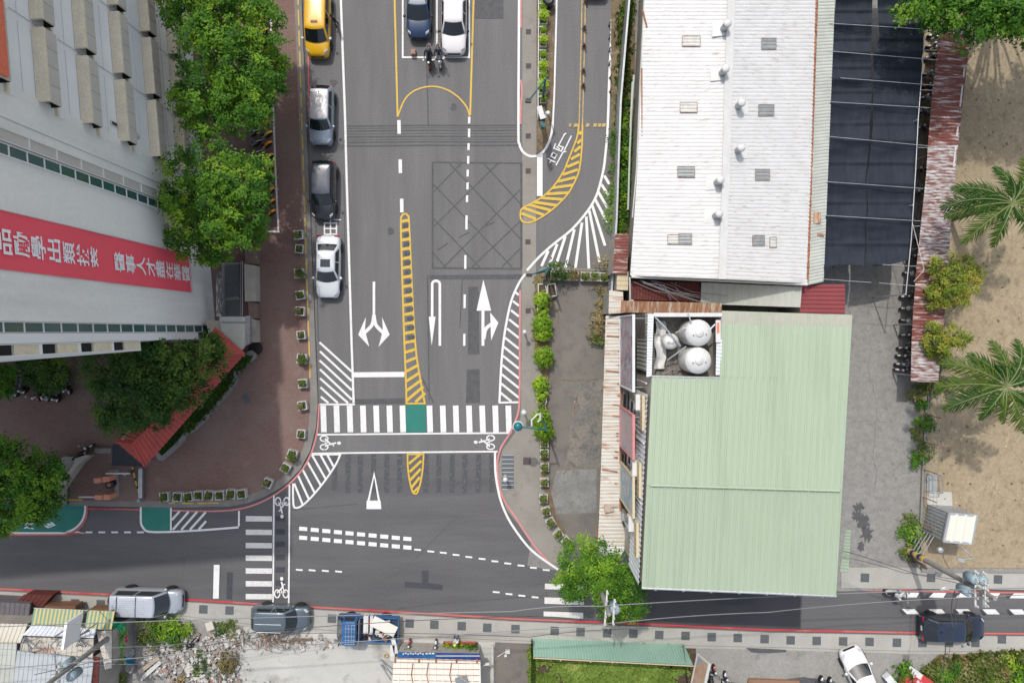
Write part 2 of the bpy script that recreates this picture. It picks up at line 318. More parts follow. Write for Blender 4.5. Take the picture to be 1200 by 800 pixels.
struct('kerb', KERB + BR[::-1], 'kerb', .13, -.06)
struct('kerb', [(104, 586), (104, 592), (82, 592), (82, 586)], 'kerb', .09, -.06)
struct('pavement', [(612, -260), (629, -260), (628.5, 180), (628, 322), (633, 322), (634, 480), (634, 560), (645, 603), (664, 640), (655, 668), (640, 657), (625, 640), (606, 612), (593, 596), (585, 570), (584, 545), (589, 527), (603, 508), (610, 490), (611, 420), (611, 335), (612, 318)], 'pavement', .006)
struct('pavement', [(618, 662), (622, 636), (640, 657), (655, 668), (652, 668), (636, 665.6)], 'lot_grey', .0065)
struct('planting_strip', [(629, -260), (650, -260), (649, 100), (645, 150), (640, 170), (629, 182)], 'dirt', .05, -.06)
struct('planting_strip', [(628, 322), (645, 317), (718, 318), (718, 328), (646, 330), (644, 352), (642, 560), (652, 603), (672, 640), (664, 640), (645, 603), (634, 560), (634, 480), (633, 330)], 'dirt', .105, -.06)
struct('kerb', [(628, 320), (634, 314), (648, 313), (717, 316), (718, 318), (648, 317), (636, 318)], 'kerb', .14, -.06)
struct('old_car_park', [(646, 330), (718, 328), (712, 420), (706, 640), (672, 640), (652, 603), (642, 560), (644, 352)], 'old_lot', .06, -.06)
struct('paving_patch', [(676, 446), (708, 444), (706, 548), (663, 548), (668, 500)], 'lot_mottle', .064)
struct('paving_patch', [(645, 582), (652, 551), (699, 549), (699, 600), (650, 602)], 'lot_grey', .066)
struct('verge', [(716, -260), (748, -260), (742, 200), (738, 330), (716, 330)], 'dirt', .05, -.06)
SR = [(-320, 668), (0, 692), (133, 699), (220, 704.5), (300, 709.5), (560, 724.5), (600, 727), (750, 733), (900, 740), (1075, 743.5), (1200, 744.5), (1520, 746)]
SB = [(-320, 700), (0, 716), (133, 722), (220, 724), (300, 734), (480, 747), (600, 752), (750, 757), (900, 760), (1075, 765), (1200, 765), (1520, 766)]
struct('south_pavement', SR + SB[::-1], 'south_pav', .12, -.06)
struct('rubble_ground', [(-320, 700), (0, 716), (133, 722), (220, 724), (286, 733), (282, 760), (276, 1000), (-320, 1000)], 'conc_grey', .08, -.06)
struct('concrete_lot', [(286, 733), (300, 734), (480, 747), (580, 751), (580, 1000), (276, 1000), (282, 760)], 'conc_light', .09, -.06)
struct('tarmac_lot', [(580, 751), (600, 752), (622, 753), (622, 1000), (580, 1000)], 'old_lot', .07, -.06)
struct('plot_earth', [(622, 753), (750, 757), (815, 758), (825, 1000), (622, 1000)], 'soil', .05, -.06)
struct('concrete_yard', [(815, 758), (900, 760), (1075, 765), (1100, 765), (1060, 800), (1060, 1000), (825, 1000)], 'conc_grey', .08, -.06)
struct('paving_patch', [(873, 757.5), (920, 759.8), (921, 762.5), (900, 764), (880, 763)], 'patch_soft', .126)
struct('paving_patch', [(1057, 765.5), (1064, 766), (1064, 777), (1058, 777)], 'lot_mottle', .126)
struct('tarmac_patch', [(900, 797), (940, 792), (975, 796), (1000, 812), (1000, 1000), (880, 1000)], 'patch_soft', .086)
struct('weedy_ground', [(1100, 765), (1200, 765), (1520, 766), (1520, 1000), (1060, 1000), (1060, 800)], 'dirt', .10, -.06)
struct('alley', [(905, -260), (1078, -260), (1078, 660), (1070, 690), (985, 692), (860, 686), (900, 600)], 'conc_alley', .06, -.06)
struct('north_pavement', [(985, 664), (1075, 664), (1078, 667), (1520, 672), (1520, 690), (1200, 690), (985, 688)], 'south_pav', .11, -.06)
struct('sandy_lot', [(1078, -260), (1520, -260), (1520, 667), (1078, 664)], 'sand', .09, -.06)
struct('plinth_slab', [(1085, 575), (1114, 576), (1115, 592), (1086, 592)], 'conc_light', .11, .0)
struct('kerb', [(1078, 664), (1520, 667), (1520, 672), (1078, 669)], 'stone', .22, -.06)
struct('asphalt_patch', [(676, 668), (700, 664), (938, 676), (938, 738.4), (750, 730), (700, 728), (696, 700)], 'new_asphalt', .0055)
b = MB(); r = random.Random(77)
for q in ([(1022, 450), (1028, 475), (1024, 520), (1022, 535), (1027, 552), (1024, 575)], [(1020, 448), (1016, 430), (1021, 405)], [(1000, 495), (1024, 492), (1046, 496)], [(1046, 552), (1060, 540)]):
    s_ = []
    for i in range(len(q) - 1):
        for k in range(6): t_ = k / 6; s_.append((q[i][0] + (q[i + 1][0] - q[i][0]) * t_ + r.uniform(-.7, .7), q[i][1] + (q[i + 1][1] - q[i][1]) * t_ + r.uniform(-.7, .7)))
    b.ribbon([P(x, y) for x, y in s_], .05, .0625)
b.build('concrete_crack', A['lot_mottle'], kind='structure')
for cx, cy, n, sx, sy in ((1006, 594, 9, 6, 5), (1011, 611, 12, 7, 9), (1016, 625, 12, 7, 9), (1009, 640, 7, 4, 6), (1004, 604, 7, 5, 6)):
    b = MB(); b.sheet([P(cx + sx * (1 + .45 * math.sin(i * 2.3 + cx)) * math.cos(6.283 * i / 16), cy + sy * (1 + .4 * math.cos(i * 3.1 + cy)) * math.sin(6.283 * i / 16), .0632 + cx * 1e-6) for i in range(16)]); b.build('damp_stain', A['patch_soft'], kind='structure')
b = MB()
for q in ([(668, 455), (677, 462), (672, 480), (676, 495)], [(660, 555), (668, 548), (674, 546), (680, 549)], [(646, 345), (655, 370), (652, 385)], [(645, 445), (675, 446), (708, 444)]):
    s_ = []
    for i in range(len(q) - 1):
        for k in range(5): t_ = k / 5; s_.append((q[i][0] + (q[i + 1][0] - q[i][0]) * t_ + r.uniform(-.8, .8), q[i][1] + (q[i + 1][1] - q[i][1]) * t_ + r.uniform(-.8, .8)))
    b.ribbon([P(x, y) for x, y in s_], .07, .0672)
b.build('tarmac_crack', A['dirt'], kind='structure')
# gutter edge lines and joints of the south pavement
b = MB(); b.ribbon(pp([(x, y + 7.5) for x, y in SR[:1]] + [(x, y - 3) for x, y in SB[1:-1]]), .04, .1245); b.build('pavement_joint', A['kerb'], kind='structure')

# ---------------------------------------------------------------- painted markings: one mesh per marking, parts of the road
ZC = [0.008]
def nz():
    ZC[0] += .00016
    return ZC[0]
def mark(name, mt, fn, parent=None):
    b = MB(); fn(b); return b.build(name, A[mt], parent=parent or road, kind='structure')
def line(b, pts, w): b.ribbon(pp(pts), w * S, nz())
def poly(b, pts): b.sheet(pp(pts), nz())
def arc(cx, cy, rx, ry, a0, a1, n=14): return [(cx + rx * math.cos(R(a0 + (a1 - a0) * i / n)), cy + ry * math.sin(R(a0 + (a1 - a0) * i / n))) for i in range(n + 1)]
def smooth(pts, k=4):
    out = []
    for i in range(len(pts) - 1):
        p0, p1, p2, p3 = [Vector(pts[max(0, min(len(pts) - 1, j))]) for j in (i - 1, i, i + 1, i + 2)]
        for t in [q / k for q in range(k)]:
            out.append(.5 * ((2 * p1) + (p2 - p0) * t + (2 * p0 - 5 * p1 + 4 * p2 - p3) * t * t + (3 * p1 - p0 - 3 * p2 + p3) * t ** 3))
    return [tuple(p) for p in out] + [tuple(pts[-1])]
# darker repairs, scrubbed markings and one painted shadow first
def f(b):
    for y, w in ((147.2, 1.6), (150, .8), (153, 1.5), (156.5, .8), (160, 1.7), (163.3, .8), (166.3, 1.6), (170.5, 1.8)): line(b, [(403, y + 1), (500, y), (560, y + .3), (610, y)], w)
mark('road_joint', 'patch_soft', f)
def f(b):
    line(b, [(500, 68), (502, 146)], 1.6); line(b, [(501, 322), (503, 470)], 1.6); line(b, [(369, 210), (373, 395), (374, 400)], 1.2); line(b, [(369, 400), (371, 470)], 4)
    line(b, [(402, 205), (403, 215), (405, 340)], .9); line(b, [(495, 443), (508, 472)], 1.8); line(b, [(542, 322), (539, 384)], 1.2)
mark('road_seam', 'patch_soft', f)
def f(b):
    line(b, [(507, 190), (507, 314), (612, 315)], 2.2); line(b, [(507, 190.5), (611, 191.5)], 1.8); line(b, [(611, 191), (611, 314)], 2.6)
    for x0, y0, x1, y1 in ((508, 225, 541, 191), (508, 266, 584, 191), (520, 313, 611, 221), (553, 313, 611, 258), (588, 313, 611, 290), (508, 256, 562, 313), (508, 216, 600, 313), (527, 192, 611, 281), (567, 192, 611, 240), (508, 297, 522, 313)): line(b, [(x0, y0), (x1, y1)], 1.5)
    line(b, [(513, 293), (525, 285)], 1.6); line(b, [(538, 278), (551, 272)], 1.4); line(b, [(566, 266), (580, 260)], 1.4)
mark('scrubbed_box_marking', 'patch_soft', f)
def f(b):
    poly(b, [(503, 322.5), (612, 321.5), (612, 327), (503, 327.5)]); poly(b, [(549, 336), (561, 336), (562, 415), (548, 415)]); poly(b, [(547, 433), (562, 432), (562.5, 472), (546, 472)]); poly(b, [(415, 467.5), (474, 466.5), (474, 473), (415, 473.5)])
mark('road_patch', 'patch_soft', f)
def f(b):
    for x in (392.5, 408, 422.5, 438, 453.5, 468.5, 499.5, 514.5, 530, 545, 561, 576.5): poly(b, [(x - 3, 532), (x + 3, 532), (x + 2.6, 577 if x > 400 else 574), (x - 3.4, 577 if x > 400 else 574)])
mark('scrubbed_crossing', 'ghost', f)
def f(b):
    poly(b, [(494.5, 668), (502, 668), (502, 682.5), (519, 684.5), (518.5, 691), (474, 687.5), (474.5, 681), (494.5, 682.5)]); poly(b, [(266, 670), (273, 670), (272, 702), (265.5, 701.5)]); poly(b, [(841, 692), (884, 692), (884, 708.5), (841, 708)])
    for y in (604, 619.5, 634, 649.5, 664, 679.5): poly(b, [(323, y), (334, y), (334, y + 6.5), (323, y + 6.5)])
mark('road_patch', 'patch', f, side_road)
def f(b):
    line(b, [(300, 607), (345, 597), (420, 590)], 1.0); line(b, [(465, 713), (520, 706), (600, 700), (640, 697)], 1.6); line(b, smooth([(420, 690), (470, 668), (510, 630), (540, 600)]), .7); line(b, [(619, 686), (640, 683), (641, 700), (620, 700)], .9)
mark('road_seam', 'patch_soft', f, side_road)
poly_ = lambda pts: (lambda b: poly(b, pts))
for x, y, r in ((458, 271, 4), (391, 97, 4), (213, 657, 4.5), (532, 126, 4)):
    mark('oil_stain', 'patch_soft', lambda b: poly(b, [(x + r * (1 + .35 * math.sin(i * 2.7 + x)) * math.cos(i * .7), y + r * (1 + .3 * math.cos(i * 1.9 + y)) * math.sin(i * .7)) for i in range(9)]), road if y < 600 else side_road)
mark('road_patch', 'patch_soft', poly_([(556, -40), (590, -40), (590, 22), (556, 22)]))  # shadow patch at the top edge, painted as darker asphalt
# main road paint
mark('lane_line', 'white', lambda b: line(b, [(396, -120), (399.5, 0), (404.5, 140), (406, 200), (412, 400), (414.5, 472)], 2.6))
def f(b):
    for a in ((374.5, 401, 412, 435), (375, 411.5, 412, 446), (374.5, 422, 412.3, 457), (375, 432.5, 412.5, 468), (375, 443, 408, 472), (375.5, 453.5, 396, 472), (376, 464.5, 385, 472)): line(b, [a[:2], a[2:]], 2.5)
    line(b, [(374.5, 473.6), (416, 473.6)], 2)
mark('hatched_corner', 'white', f)
mark('stop_line', 'white', lambda b: poly(b, [(414, 436), (474, 435.5), (474, 441.5), (414, 442)]))
def f(b):
    for q in ((467.5, 141, 157), (469, 187, 203), (470.7, 233, 249)): poly(b, [(q[0] - 2, q[1]), (q[0] + 2, q[1]), (q[0] + 2.3, q[2]), (q[0] - 1.7, q[2])])
    for q in ((550, 137, 145), (549.8, 151, 161), (549.2, 168, 176), (548.8, 183, 192), (548.2, 199, 207), (548, 214, 222), (547.4, 229, 237), (546.8, 252.5, 269), (545.4, 299, 315), (544.6, 345, 361), (544.2, 391, 405)): poly(b, [(q[0] - 1.3, q[1]), (q[0] + 1.3, q[1]), (q[0] + 1.1, q[2]), (q[0] - 1.5, q[2])])
mark('lane_dashes', 'white', f)
def f(b):
    line(b, [(461, -120), (462.5, 0), (466, 137)], 2.2); line(b, [(557, -120), (555, 0), (551, 135)], 2.2); line(b, smooth([(466, 137), (475, 116), (489, 105), (508, 101.5), (525, 106), (538, 115), (547, 126), (550.5, 136)]), 1.8)
mark('yellow_lane_line', 'yellow', f)
def f(b):
    line(b, [(472, -120), (472, 67.5), (550, 67.5), (549.5, -120)], 2); line(b, [(512, -120), (512, 66)], 2)
mark('parking_bay', 'white', f)
def f(b):
    Lp = smooth([(476.5, 473), (475.5, 440), (473.5, 390), (471, 310), (469.8, 262), (471, 253), (474.5, 250.5), (478, 253), (479.5, 262), (482.5, 330), (486.5, 400), (491, 435), (498, 473)], 3); line(b, Lp, 2.2); line(b, [(475.5, 472.6), (499, 472.6)], 2)
    y = 259
    while y < 478:
        t = max(0, (y - 400) / 75); sl = .18 + .75 * t; xl = 469.8 + (y - 260) * .031; xr = 479.5 + max(0, y - 260) * .052 + max(0, (y - 400)) ** 1.5 * .011
        ya = y + sl * 4; yb = ya - sl * (xr - xl)
        if ya < 472 and yb < 472: line(b, [(xl, ya), (xr, yb)], 3.4)
        elif yb < 470: q = (ya - 471) / (ya - yb); line(b, [(xl + (xr - xl) * q, 471), (xr, yb)], 3.4)
        y += 10.9
mark('yellow_hatched_island', 'yellow', f)
mark('yellow_infill', 'ghost', lambda b: [poly(b, [(472.5 + i * .42, 262.5 + i * 10.9), (479 + i * .6, 261.5 + i * 10.9), (479 + i * .6, 266 + i * 10.9), (472.5 + i * .42, 267 + i * 10.9)]) for i in range(13)])
def f(b):
    line(b, [(438.3, 330), (438.3, 372)], 3)
    for s in (-1, 1):
        line(b, smooth([(438.3, 369), (438.3 + s * 2, 380), (438.3 + s * 7, 386), (438.3 + s * 11.5, 390)]), 4); poly(b, [(438.3 + s * 18.5, 392), (438.3 + s * 9.5, 371.5), (438.3 + s * 10.5, 387), (438.3 + s * 5.5, 406)])
mark('turn_arrow', 'white', f)
def f(b):
    line(b, [(515.5, 405), (515.5, 334)] + arc(511, 333, 4.5, 4, 0, -180, 8) + [(506.5, 334), (506.5, 372)], 3); poly(b, [(502.5, 371), (510.5, 371), (506, 405)])
mark('turn_arrow', 'white', f)
def f(b):
    line(b, [(566, 405), (566, 362)], 3.4); poly(b, [(566.5, 327.5), (575.5, 364), (558.5, 364)]); line(b, smooth([(567, 397), (569, 386), (574, 381), (577, 379)]), 4); poly(b, [(584, 378), (574.5, 366), (575.5, 399)])
mark('turn_arrow', 'white', f)
BARS = (375.5, 391, 406.5, 422, 437.5, 453, 468.3, 500, 515.5, 530.7, 546.2, 561.7, 577, 592.3)
mark('zebra_crossing', 'white', lambda b: [poly(b, [(x, 475), (x + 6.6, 474.8), (x + 7.6, 506), (x + 1, 506.3)]) for x in BARS])
mark('green_crossing_pad', 'teal', lambda b: poly(b, [(475.5, 474.2), (499, 474.2), (499.3, 506), (475.8, 506)]))
def f(b):
    line(b, [(371.5, 509), (440, 508.3), (599, 507)], 1.9); line(b, [(366, 531), (440, 530), (583, 528.7)], 1.9)
mark('cycle_crossing_line', 'white', f)
def cycle_symbol(b, cx, cy, ang, s=1.0):
    """bicycle with rider; drawn with the head up, turned by ang"""
    ca, sa = math.cos(R(ang)), math.sin(R(ang)); T = lambda l: [(cx + s * (x * ca - y * sa), cy + s * (x * sa + y * ca)) for x, y in l]
    for sx in (-1, 1): line(b, T(arc(sx * 5, 8, 3.1, 4.5, 0, 352, 18)), 1.5 * s)
    line(b, T([(-5, 7), (-1, 3), (1.6, 0), (0, -6)]), 1.9 * s); line(b, T([(1.6, 0), (2.6, 3.5), (4.6, 7)]), 1.2 * s); line(b, T([(-1, 3), (.6, 5.6), (-.6, 7.5)]), 1.2 * s); line(b, T([(-.2, -5.5), (2, -2.2), (4.2, -3.4)]), 1.2 * s); poly(b, T(arc(.3, -9.5, 1.9, 2.4, 0, 330, 10)))
mark('cycle_symbol', 'white', lambda b: cycle_symbol(b, 388, 518.5, 90))
mark('cycle_symbol', 'white', lambda b: cycle_symbol(b, 567, 518, -90))
mark('cycle_symbol', 'white', lambda b: cycle_symbol(b, 331, 595, 180), side_road)
mark('cycle_symbol', 'white', lambda b: cycle_symbol(b, 330, 687, 0), side_road)
def f(b):
    line(b, smooth([(399, 532), (393, 545), (380, 564), (365, 582), (354, 592), (347, 594.5), (344, 590), (343.5, 566)], 3), 2.2); line(b, [(364, 532.2), (400, 532)], 2.2)
    for a in ((366, 533, 382, 561), (360, 540, 376, 568), (354.5, 549, 369, 577), (349.5, 557, 362, 584), (345, 566, 355, 591), (376, 533, 387, 553), (384, 533, 391, 546)): line(b, [a[:2], a[2:]], 2.5)
mark('hatched_corner', 'white', f)
def f(b):
    line(b, smooth([(496.5, 531.5), (495.5, 548), (493, 564), (489.5, 576), (486.5, 578), (483.5, 575.5), (480, 562), (478, 546), (477.8, 531.5)], 3), 2); line(b, [(477, 532), (497.5, 531.7)], 2)
    for y in (541, 550.5, 560, 569.5):
        h = (y - 532) * .09; line(b, [(478.5 + h, y + 2), (495.5 - h, y - 11)], 3)
    line(b, [(484, 577), (491, 570)], 2.6)
mark('yellow_hatched_tip', 'yellow', f)
def f(b):
    line(b, [(431.2, 590), (438.6, 555), (445, 590)], 2.6); poly(b, [(429.8, 586), (446.2, 586), (447, 596), (429.6, 596)])
mark('give_way_triangle', 'white', f)
def f(b):
    line(b, smooth([(616, 321), (611, 327), (605, 338), (599, 353), (594, 375), (590, 400), (587.3, 430), (585.3, 472)], 3), 2.6); line(b, [(585, 471.5), (608, 471)], 2.2)
    y = 342
    while y < 470:
        xl = 603.5 - (y - 342) * .22 if y < 400 else 590.8 - (y - 400) * .075; xe = 608; ye = y + (xe - xl) * .80
        if ye > 470: xe -= (ye - 470) / .8; ye = 470
        line(b, [(xl, y), (xe, ye)], 2.6); y += 10.7
mark('hatched_corner', 'white', f)
def f(b):
    line(b, smooth([(721, -60), (718, 10), (714, 90), (712, 150), (709, 185), (706.5, 202), (700.5, 225), (694, 239), (685, 252), (669, 270), (650, 285), (632, 301), (617.5, 317)], 3), 2.8)
    for a in ((708, 206, 714, 216), (704.5, 216, 713, 229), (701, 225, 712, 244), (697.5, 234, 711.8, 261), (694, 241, 709, 288), (690.5, 247, 702.5, 307), (687, 254, 690, 315), (682, 261, 674, 315), (673, 269, 662.5, 314), (662.5, 277, 651, 312), (653, 286, 643, 312), (642.5, 294, 634.5, 312)): line(b, [a[:2], a[2:]], 3.2)
mark('chevron_marking', 'white', f)
mark('median_line', 'white', lambda b: [line(b, smooth([(609, -120), (608.3, 0), (607.5, 150), (608.5, 168), (612, 177), (618, 182), (624, 183.5), (631, 182), (638, 176), (643.5, 166), (646.5, 156), (647.8, 143)], 3), 2.8), line(b, [(648, 144), (649.5, 110), (652, 20), (654, -120)], 2), line(b, [(632.5, 181), (632.5, 230)], 6.6)])
def f(b):
    for o in (-2, 2): line(b, [(685.5 + o * .8, -120), (684 + o, 0), (683 + o, 50), (681 + o, 130), (680.5 + o, 146)], 1.3)
mark('yellow_double_line', 'yellow_worn', f)
def f(b):
    Lf = [(678.3, 146), (676.5, 160), (671, 175), (665, 190), (661, 200), (650, 217), (637, 230), (622, 239), (612.5, 244), (609.8, 250), (611.5, 259), (620, 261), (632, 256), (648, 245), (664, 229), (673, 214), (679, 198), (682, 170), (682.5, 146)]
    line(b, smooth(Lf, 3), 2.0)
    for a in ((679, 158, 681, 154), (676.5, 168.5, 681, 164), (673, 178, 680.5, 172), (669, 187, 679.5, 181), (664.5, 196, 678.5, 190), (659.5, 205, 677, 199), (653.5, 213, 674.5, 208), (647, 220.5, 671.5, 217), (640.5, 227.5, 666.5, 226), (633.5, 232, 660, 234), (626, 237, 653, 241), (619.5, 240, 645, 246.5), (613.5, 244, 637, 252), (611, 250, 628, 257)): line(b, [a[:2], a[2:]], 3.4)
mark('yellow_hatched_island', 'yellow', f)
mark('yellow_cross_marking', 'yellow_worn', lambda b: [poly(b, [(x, 145), (x + w, 145), (x + w - 1, 149), (x - 1, 149)]) for x, w in ((667, 3), (673, 5), (687, 4), (696, 4), (701, 4), (706, 4))])
def f(b):   # the written character on the slip lane
    Z = lambda l: [(600 + x / 10, 130 + y / 10) for x, y in l]
    for l in ([(635, 265), (615, 275), (545, 410), (600, 430), (575, 475), (490, 440), (510, 385)], [(520, 420), (560, 450)], [(695, 295), (610, 470)], [(635, 478), (598, 485), (515, 640)], [(480, 488), (525, 515), (500, 560), (455, 535), (478, 492)], [(418, 560), (510, 606)], [(458, 585), (440, 612)]): line(b, Z(l), 1.5)
mark('road_lettering', 'white', f)
def f(b):
    for y in (261.5, 268, 274.5): line(b, [(379.5, y), (395.5, y)], 1.7)
    for x in (380.5, 394.5): line(b, [(x, 260.7), (x, 275.3)], 1.7)
    line(b, [(387.5, 257), (387.5, 278.5)], 1.7); line(b, [(379, 257.5), (400, 257.8)], 1.2)
mark('road_lettering', 'white', f)
mark('red_kerb_line', 'red', lambda b: line(b, smooth([(359.8, -120), (360.2, 0), (361.8, 80), (362.8, 146)], 3), 2))
mark('red_kerb_line', 'pink', lambda b: line(b, smooth([(374, 473), (372.5, 500), (368, 522), (359, 543), (345, 561), (326, 577), (306, 588), (285, 595), (262, 598), (230, 598.4), (202, 597.5)], 3), 2), side_road)
mark('red_kerb_line', 'red', lambda b: line(b, [(165, 596.6), (130, 595.8), (106, 595.6), (102, 596.5)], 1.8), side_road)
mark('red_kerb_line', 'pink', lambda b: [line(b, smooth([(609.5, 340), (609, 400), (608.6, 470), (605, 490), (597, 508), (588, 522), (584, 534), (582.8, 546), (585, 570), (592, 588), (604, 605), (627, 640), (646.5, 661.5)], 3), 2.2), line(b, [(610.6, -100), (610.3, 33)], 2), line(b, smooth([(610.4, 94), (611.6, 110), (610.4, 122), (610.2, 146)], 3), 2)], side_road)
mark('edge_line', 'white', lambda b: line(b, smooth([(580.2, 528.5), (580.4, 550), (583, 570), (588.5, 591), (599, 613), (618, 639), (634, 653), (654, 666.5)], 3), 2.6), side_road)
mark('red_kerb_line', 'red', lambda b: line(b, [(x, y - 2.8) for x, y in SR], 2.1), side_road)
mark('red_kerb_line', 'red', lambda b: line(b, [(975, 690), (1200, 694), (1520, 698)], 2.1), side_road)
# side road paint
mark('zebra_crossing', 'white_worn', lambda b: [poly(b, [(288.3, y), (319, y + .3), (319, y + 6.5), (288.3, y + 6.3)]) for y in (604, 619.8, 635.3, 650, 665, 680, 695)], side_road)
mark('cycle_crossing_line', 'white', lambda b: [line(b, [(321.3, 580), (320.8, 640), (320.3, 705)], 1.9), line(b, [(339.5, 568), (339.2, 640), (338.6, 706)], 1.9)], side_road)
def f(b):
    for i in range(10):
        for y0, q in ((618.7, 1.3), (629.2, 1.25)):
            x = 351 + 13.55 * i; y = y0 + q * i; poly(b, [(x, y - 2.4), (x + 9.4, y - 1.6), (x + 9.2, y + 3), (x - .3, y + 2.3)])
mark('double_dashes', 'white', f, side_road)
def f(b):
    for x, y in ((489.5, 643.5), (505, 645.5), (519.5, 647), (534.5, 649.5), (549.5, 652), (565, 654.2), (580, 657), (595, 659.5), (610.5, 662), (625, 664.5), (640, 667.2), (351, 667), (366, 667.5), (381.5, 668.2), (397, 669), (581.5, 693), (596.5, 695.3), (611.5, 697.2), (627, 699)): poly(b, [(x - 4, y - 1.4), (x + 4, y - .7), (x + 4, y + 1.3), (x - 4, y + .6)])
    for i in range(6): poly(b, [(86 + 15 * i, 622), (94 + 15 * i, 622), (94 + 15 * i, 624), (86 + 15 * i, 624)])
mark('guide_dashes', 'white', f, side_road)
mark('stop_line', 'white', lambda b: poly(b, [(251, 661), (257.8, 661), (256.8, 700.5), (250, 700.5)]), side_road)
mark('zebra_crossing', 'white_worn', lambda b: [poly(b, [(638.5, 683), (686, 684.5), (686, 691), (638.5, 689.5)]), poly(b, [(638, 699), (684.5, 700.5), (684.5, 708), (638, 706.5)]), poly(b, [(637, 715.5), (683.3, 717), (683.3, 724), (637, 722)])], side_road)
TB = smooth([(100.3, 589), (100.3, 598), (98.5, 606), (94, 613.5), (87, 619.5), (78, 623), (70, 624), (-300, 624)], 3)
mark('green_cycle_lane', 'teal', lambda b: poly(b, [(-300, 588)] + TB), side_road)
mark('cycle_lane_edge', 'white', lambda b: line(b, TB, 2.4), side_road)
mark('cycle_lane_edge', 'red', lambda b: line(b, [(102.6, 591)] + [(x + (2.2 if x > 80 else 0), y + 2) for x, y in TB[3:]], 2), side_road)
def f(b):
    for l in ([(29, 616), (33, 612), (38, 614), (40, 611)], [(29, 618.5), (32, 617), (36, 618), (40, 619)], [(34, 611), (35, 619)], [(53, 615), (57, 613), (65, 614.5), (57, 617.5), (53, 615)], [(55, 616), (63, 613), (60, 611)]): line(b, l, 1.4)
mark('road_lettering', 'white', f, side_road)
mark('green_cycle_lane', 'teal', lambda b: poly(b, [(166.5, 593.2), (199.8, 593.2), (199.8, 621), (176, 621.5), (169, 618.5), (166.5, 612)]), side_road)
mark('cycle_lane_edge', 'white', lambda b: [line(b, smooth([(165.6, 593), (165.6, 611), (168.5, 618), (175, 622.3), (200, 622.5), (240, 620.3), (280, 617.2)], 3) , 2.4), line(b, [(200.8, 593), (200.8, 621)], 2), line(b, [(280.5, 598), (280.3, 616)], 2.2)], side_road)
def f(b):
    for a in ((202, 608.5, 211, 598.5), (203, 620, 221.5, 599), (213, 620, 231.5, 599), (223, 620, 241.5, 599.5), (233.5, 619.5, 242, 610)): line(b, [a[:2], a[2:]], 2.6)
mark('hatched_corner', 'white', f, side_road)
def blocks(b, dark):
    for i in range(8):
        x = 1056 + 31.4 * i; y = 712.6 + .12 * i; x2 = x + .5; y2 = 699 + .25 * i
        if dark:
            poly(b, [(x - 2.5, y + .6), (x + .4, y + .2), (x + 6.2, y + 6), (x + 2, y + 7)]); poly(b, [(x2 - 3, y2 - 3.8), (x2 + 5, y2 - 6), (x2 - .2, y2 + .2), (x2 - 2.5, y2 - .4)])
        else:
            poly(b, [(x, y), (x + 15.2, y), (x + 21, y + 6), (x + 6.3, y + 6)]); poly(b, [(x2, y2), (x2 + 17, y2 + .2), (x2 + 20.5, y2 - 5.5), (x2 + 5.5, y2 - 5.7)])
mark('block_marking', 'white', lambda b: blocks(b, False), side_road)
mark('block_marking_side', 'patch', lambda b: blocks(b, True), side_road)
# bay line and orange kerb dashes on the brick pavement
b = MB(); ZB = .123
b.ribbon(pp([(315, -100), (317.5, 0), (320, 100), (323.5, 200), (327, 271.5), (312, 271.5)]), 2 * S, ZB); b.ribbon(pp([(321, 204), (317.8, 204), (318, 222), (327, 222)]), 1.2 * S, ZB + .001); b.build('parking_bay', A['white_worn'], kind='structure')
b = MB()
for i in range(22):
    y = -60 + i * 24.2; k = y / 470
    if y < 440: b.ribbon(pp([(349.8 + 15 * k, y), (349.8 + 15 * (y + 18.5) / 470, y + 18.5)]), 1.5 * S, .1345)
for x0, x1, y in ((199, 206, 588.5), (214, 228, 589), (232, 243, 588.8), (244, 257, 588.5), (81, 98, 584.8)): b.ribbon(pp([(x0, y), (x1, y)]), 1.5 * S, .1345)
b.build('kerb_dashes', A['yellow'], kind='structure')

# ---------------------------------------------------------------- drain grates
def grate_proto(name, w, mt):
    t = thing(name, 'x', 'drain grate'); f_ = MB()
    for s in (-1, 1): f_.box((s * w * .46, 0, .004), (w * .08, w, .012)); f_.box((0, s * w * .46, .004), (w * .84, w * .08, .0118))
    f_.build('frame', A['grate' if w > .5 else 'grate_rust'], t, True)
    g_ = MB(); g_.box((0, 0, -.004), (w * .84, w * .84, .012)); 
    for i in range(7): g_.box((0, (i - 3) * w * .115, .004), (w * .83, .02, .011))
    g_.build('bars', A[mt], t, True); return t
gp = None
xs = [(88, 706.5), (118, 707.5), (238.3, 713.5), (269, 714.8), (299, 717), (389, 724.3), (480, 730), (509, 731.5), (541, 733), (571, 735), (604, 736.5), (650, 738.7), (680.3, 740), (711.5, 741.4), (742, 742), (772.5, 743.4), (803.3, 744.5), (834, 746), (864.5, 747), (896, 748.2), (926.5, 749.7), (957, 750.4), (988, 751), (1019, 751.5), (1051, 752.5), (1081, 752.7), (1112, 752.7), (1143, 752.6), (1174, 748.6)]
for i, (x, y) in enumerate(xs):
    o = grate_proto('drain_grate', .62, 'grate') if gp is None else dup(gp); gp = gp or o
    o.location = P(x, y, .122); o.rotation_euler.z = R(-2 if i < 16 else -1)
    tag(o, f'square grey drain grate in the south pavement, {NTH[i]} from the left end', group='grates along the south pavement')
for i, (x, y) in enumerate([(1013.5, 676.5), (1091, 676.5), (1169.5, 678.5)]):
    o = dup(gp); o.location = P(x, y, .113); tag(o, f'square grey drain grate in the north pavement, {NTH[i]} from the alley', group='grates along the north pavement')
gp = None
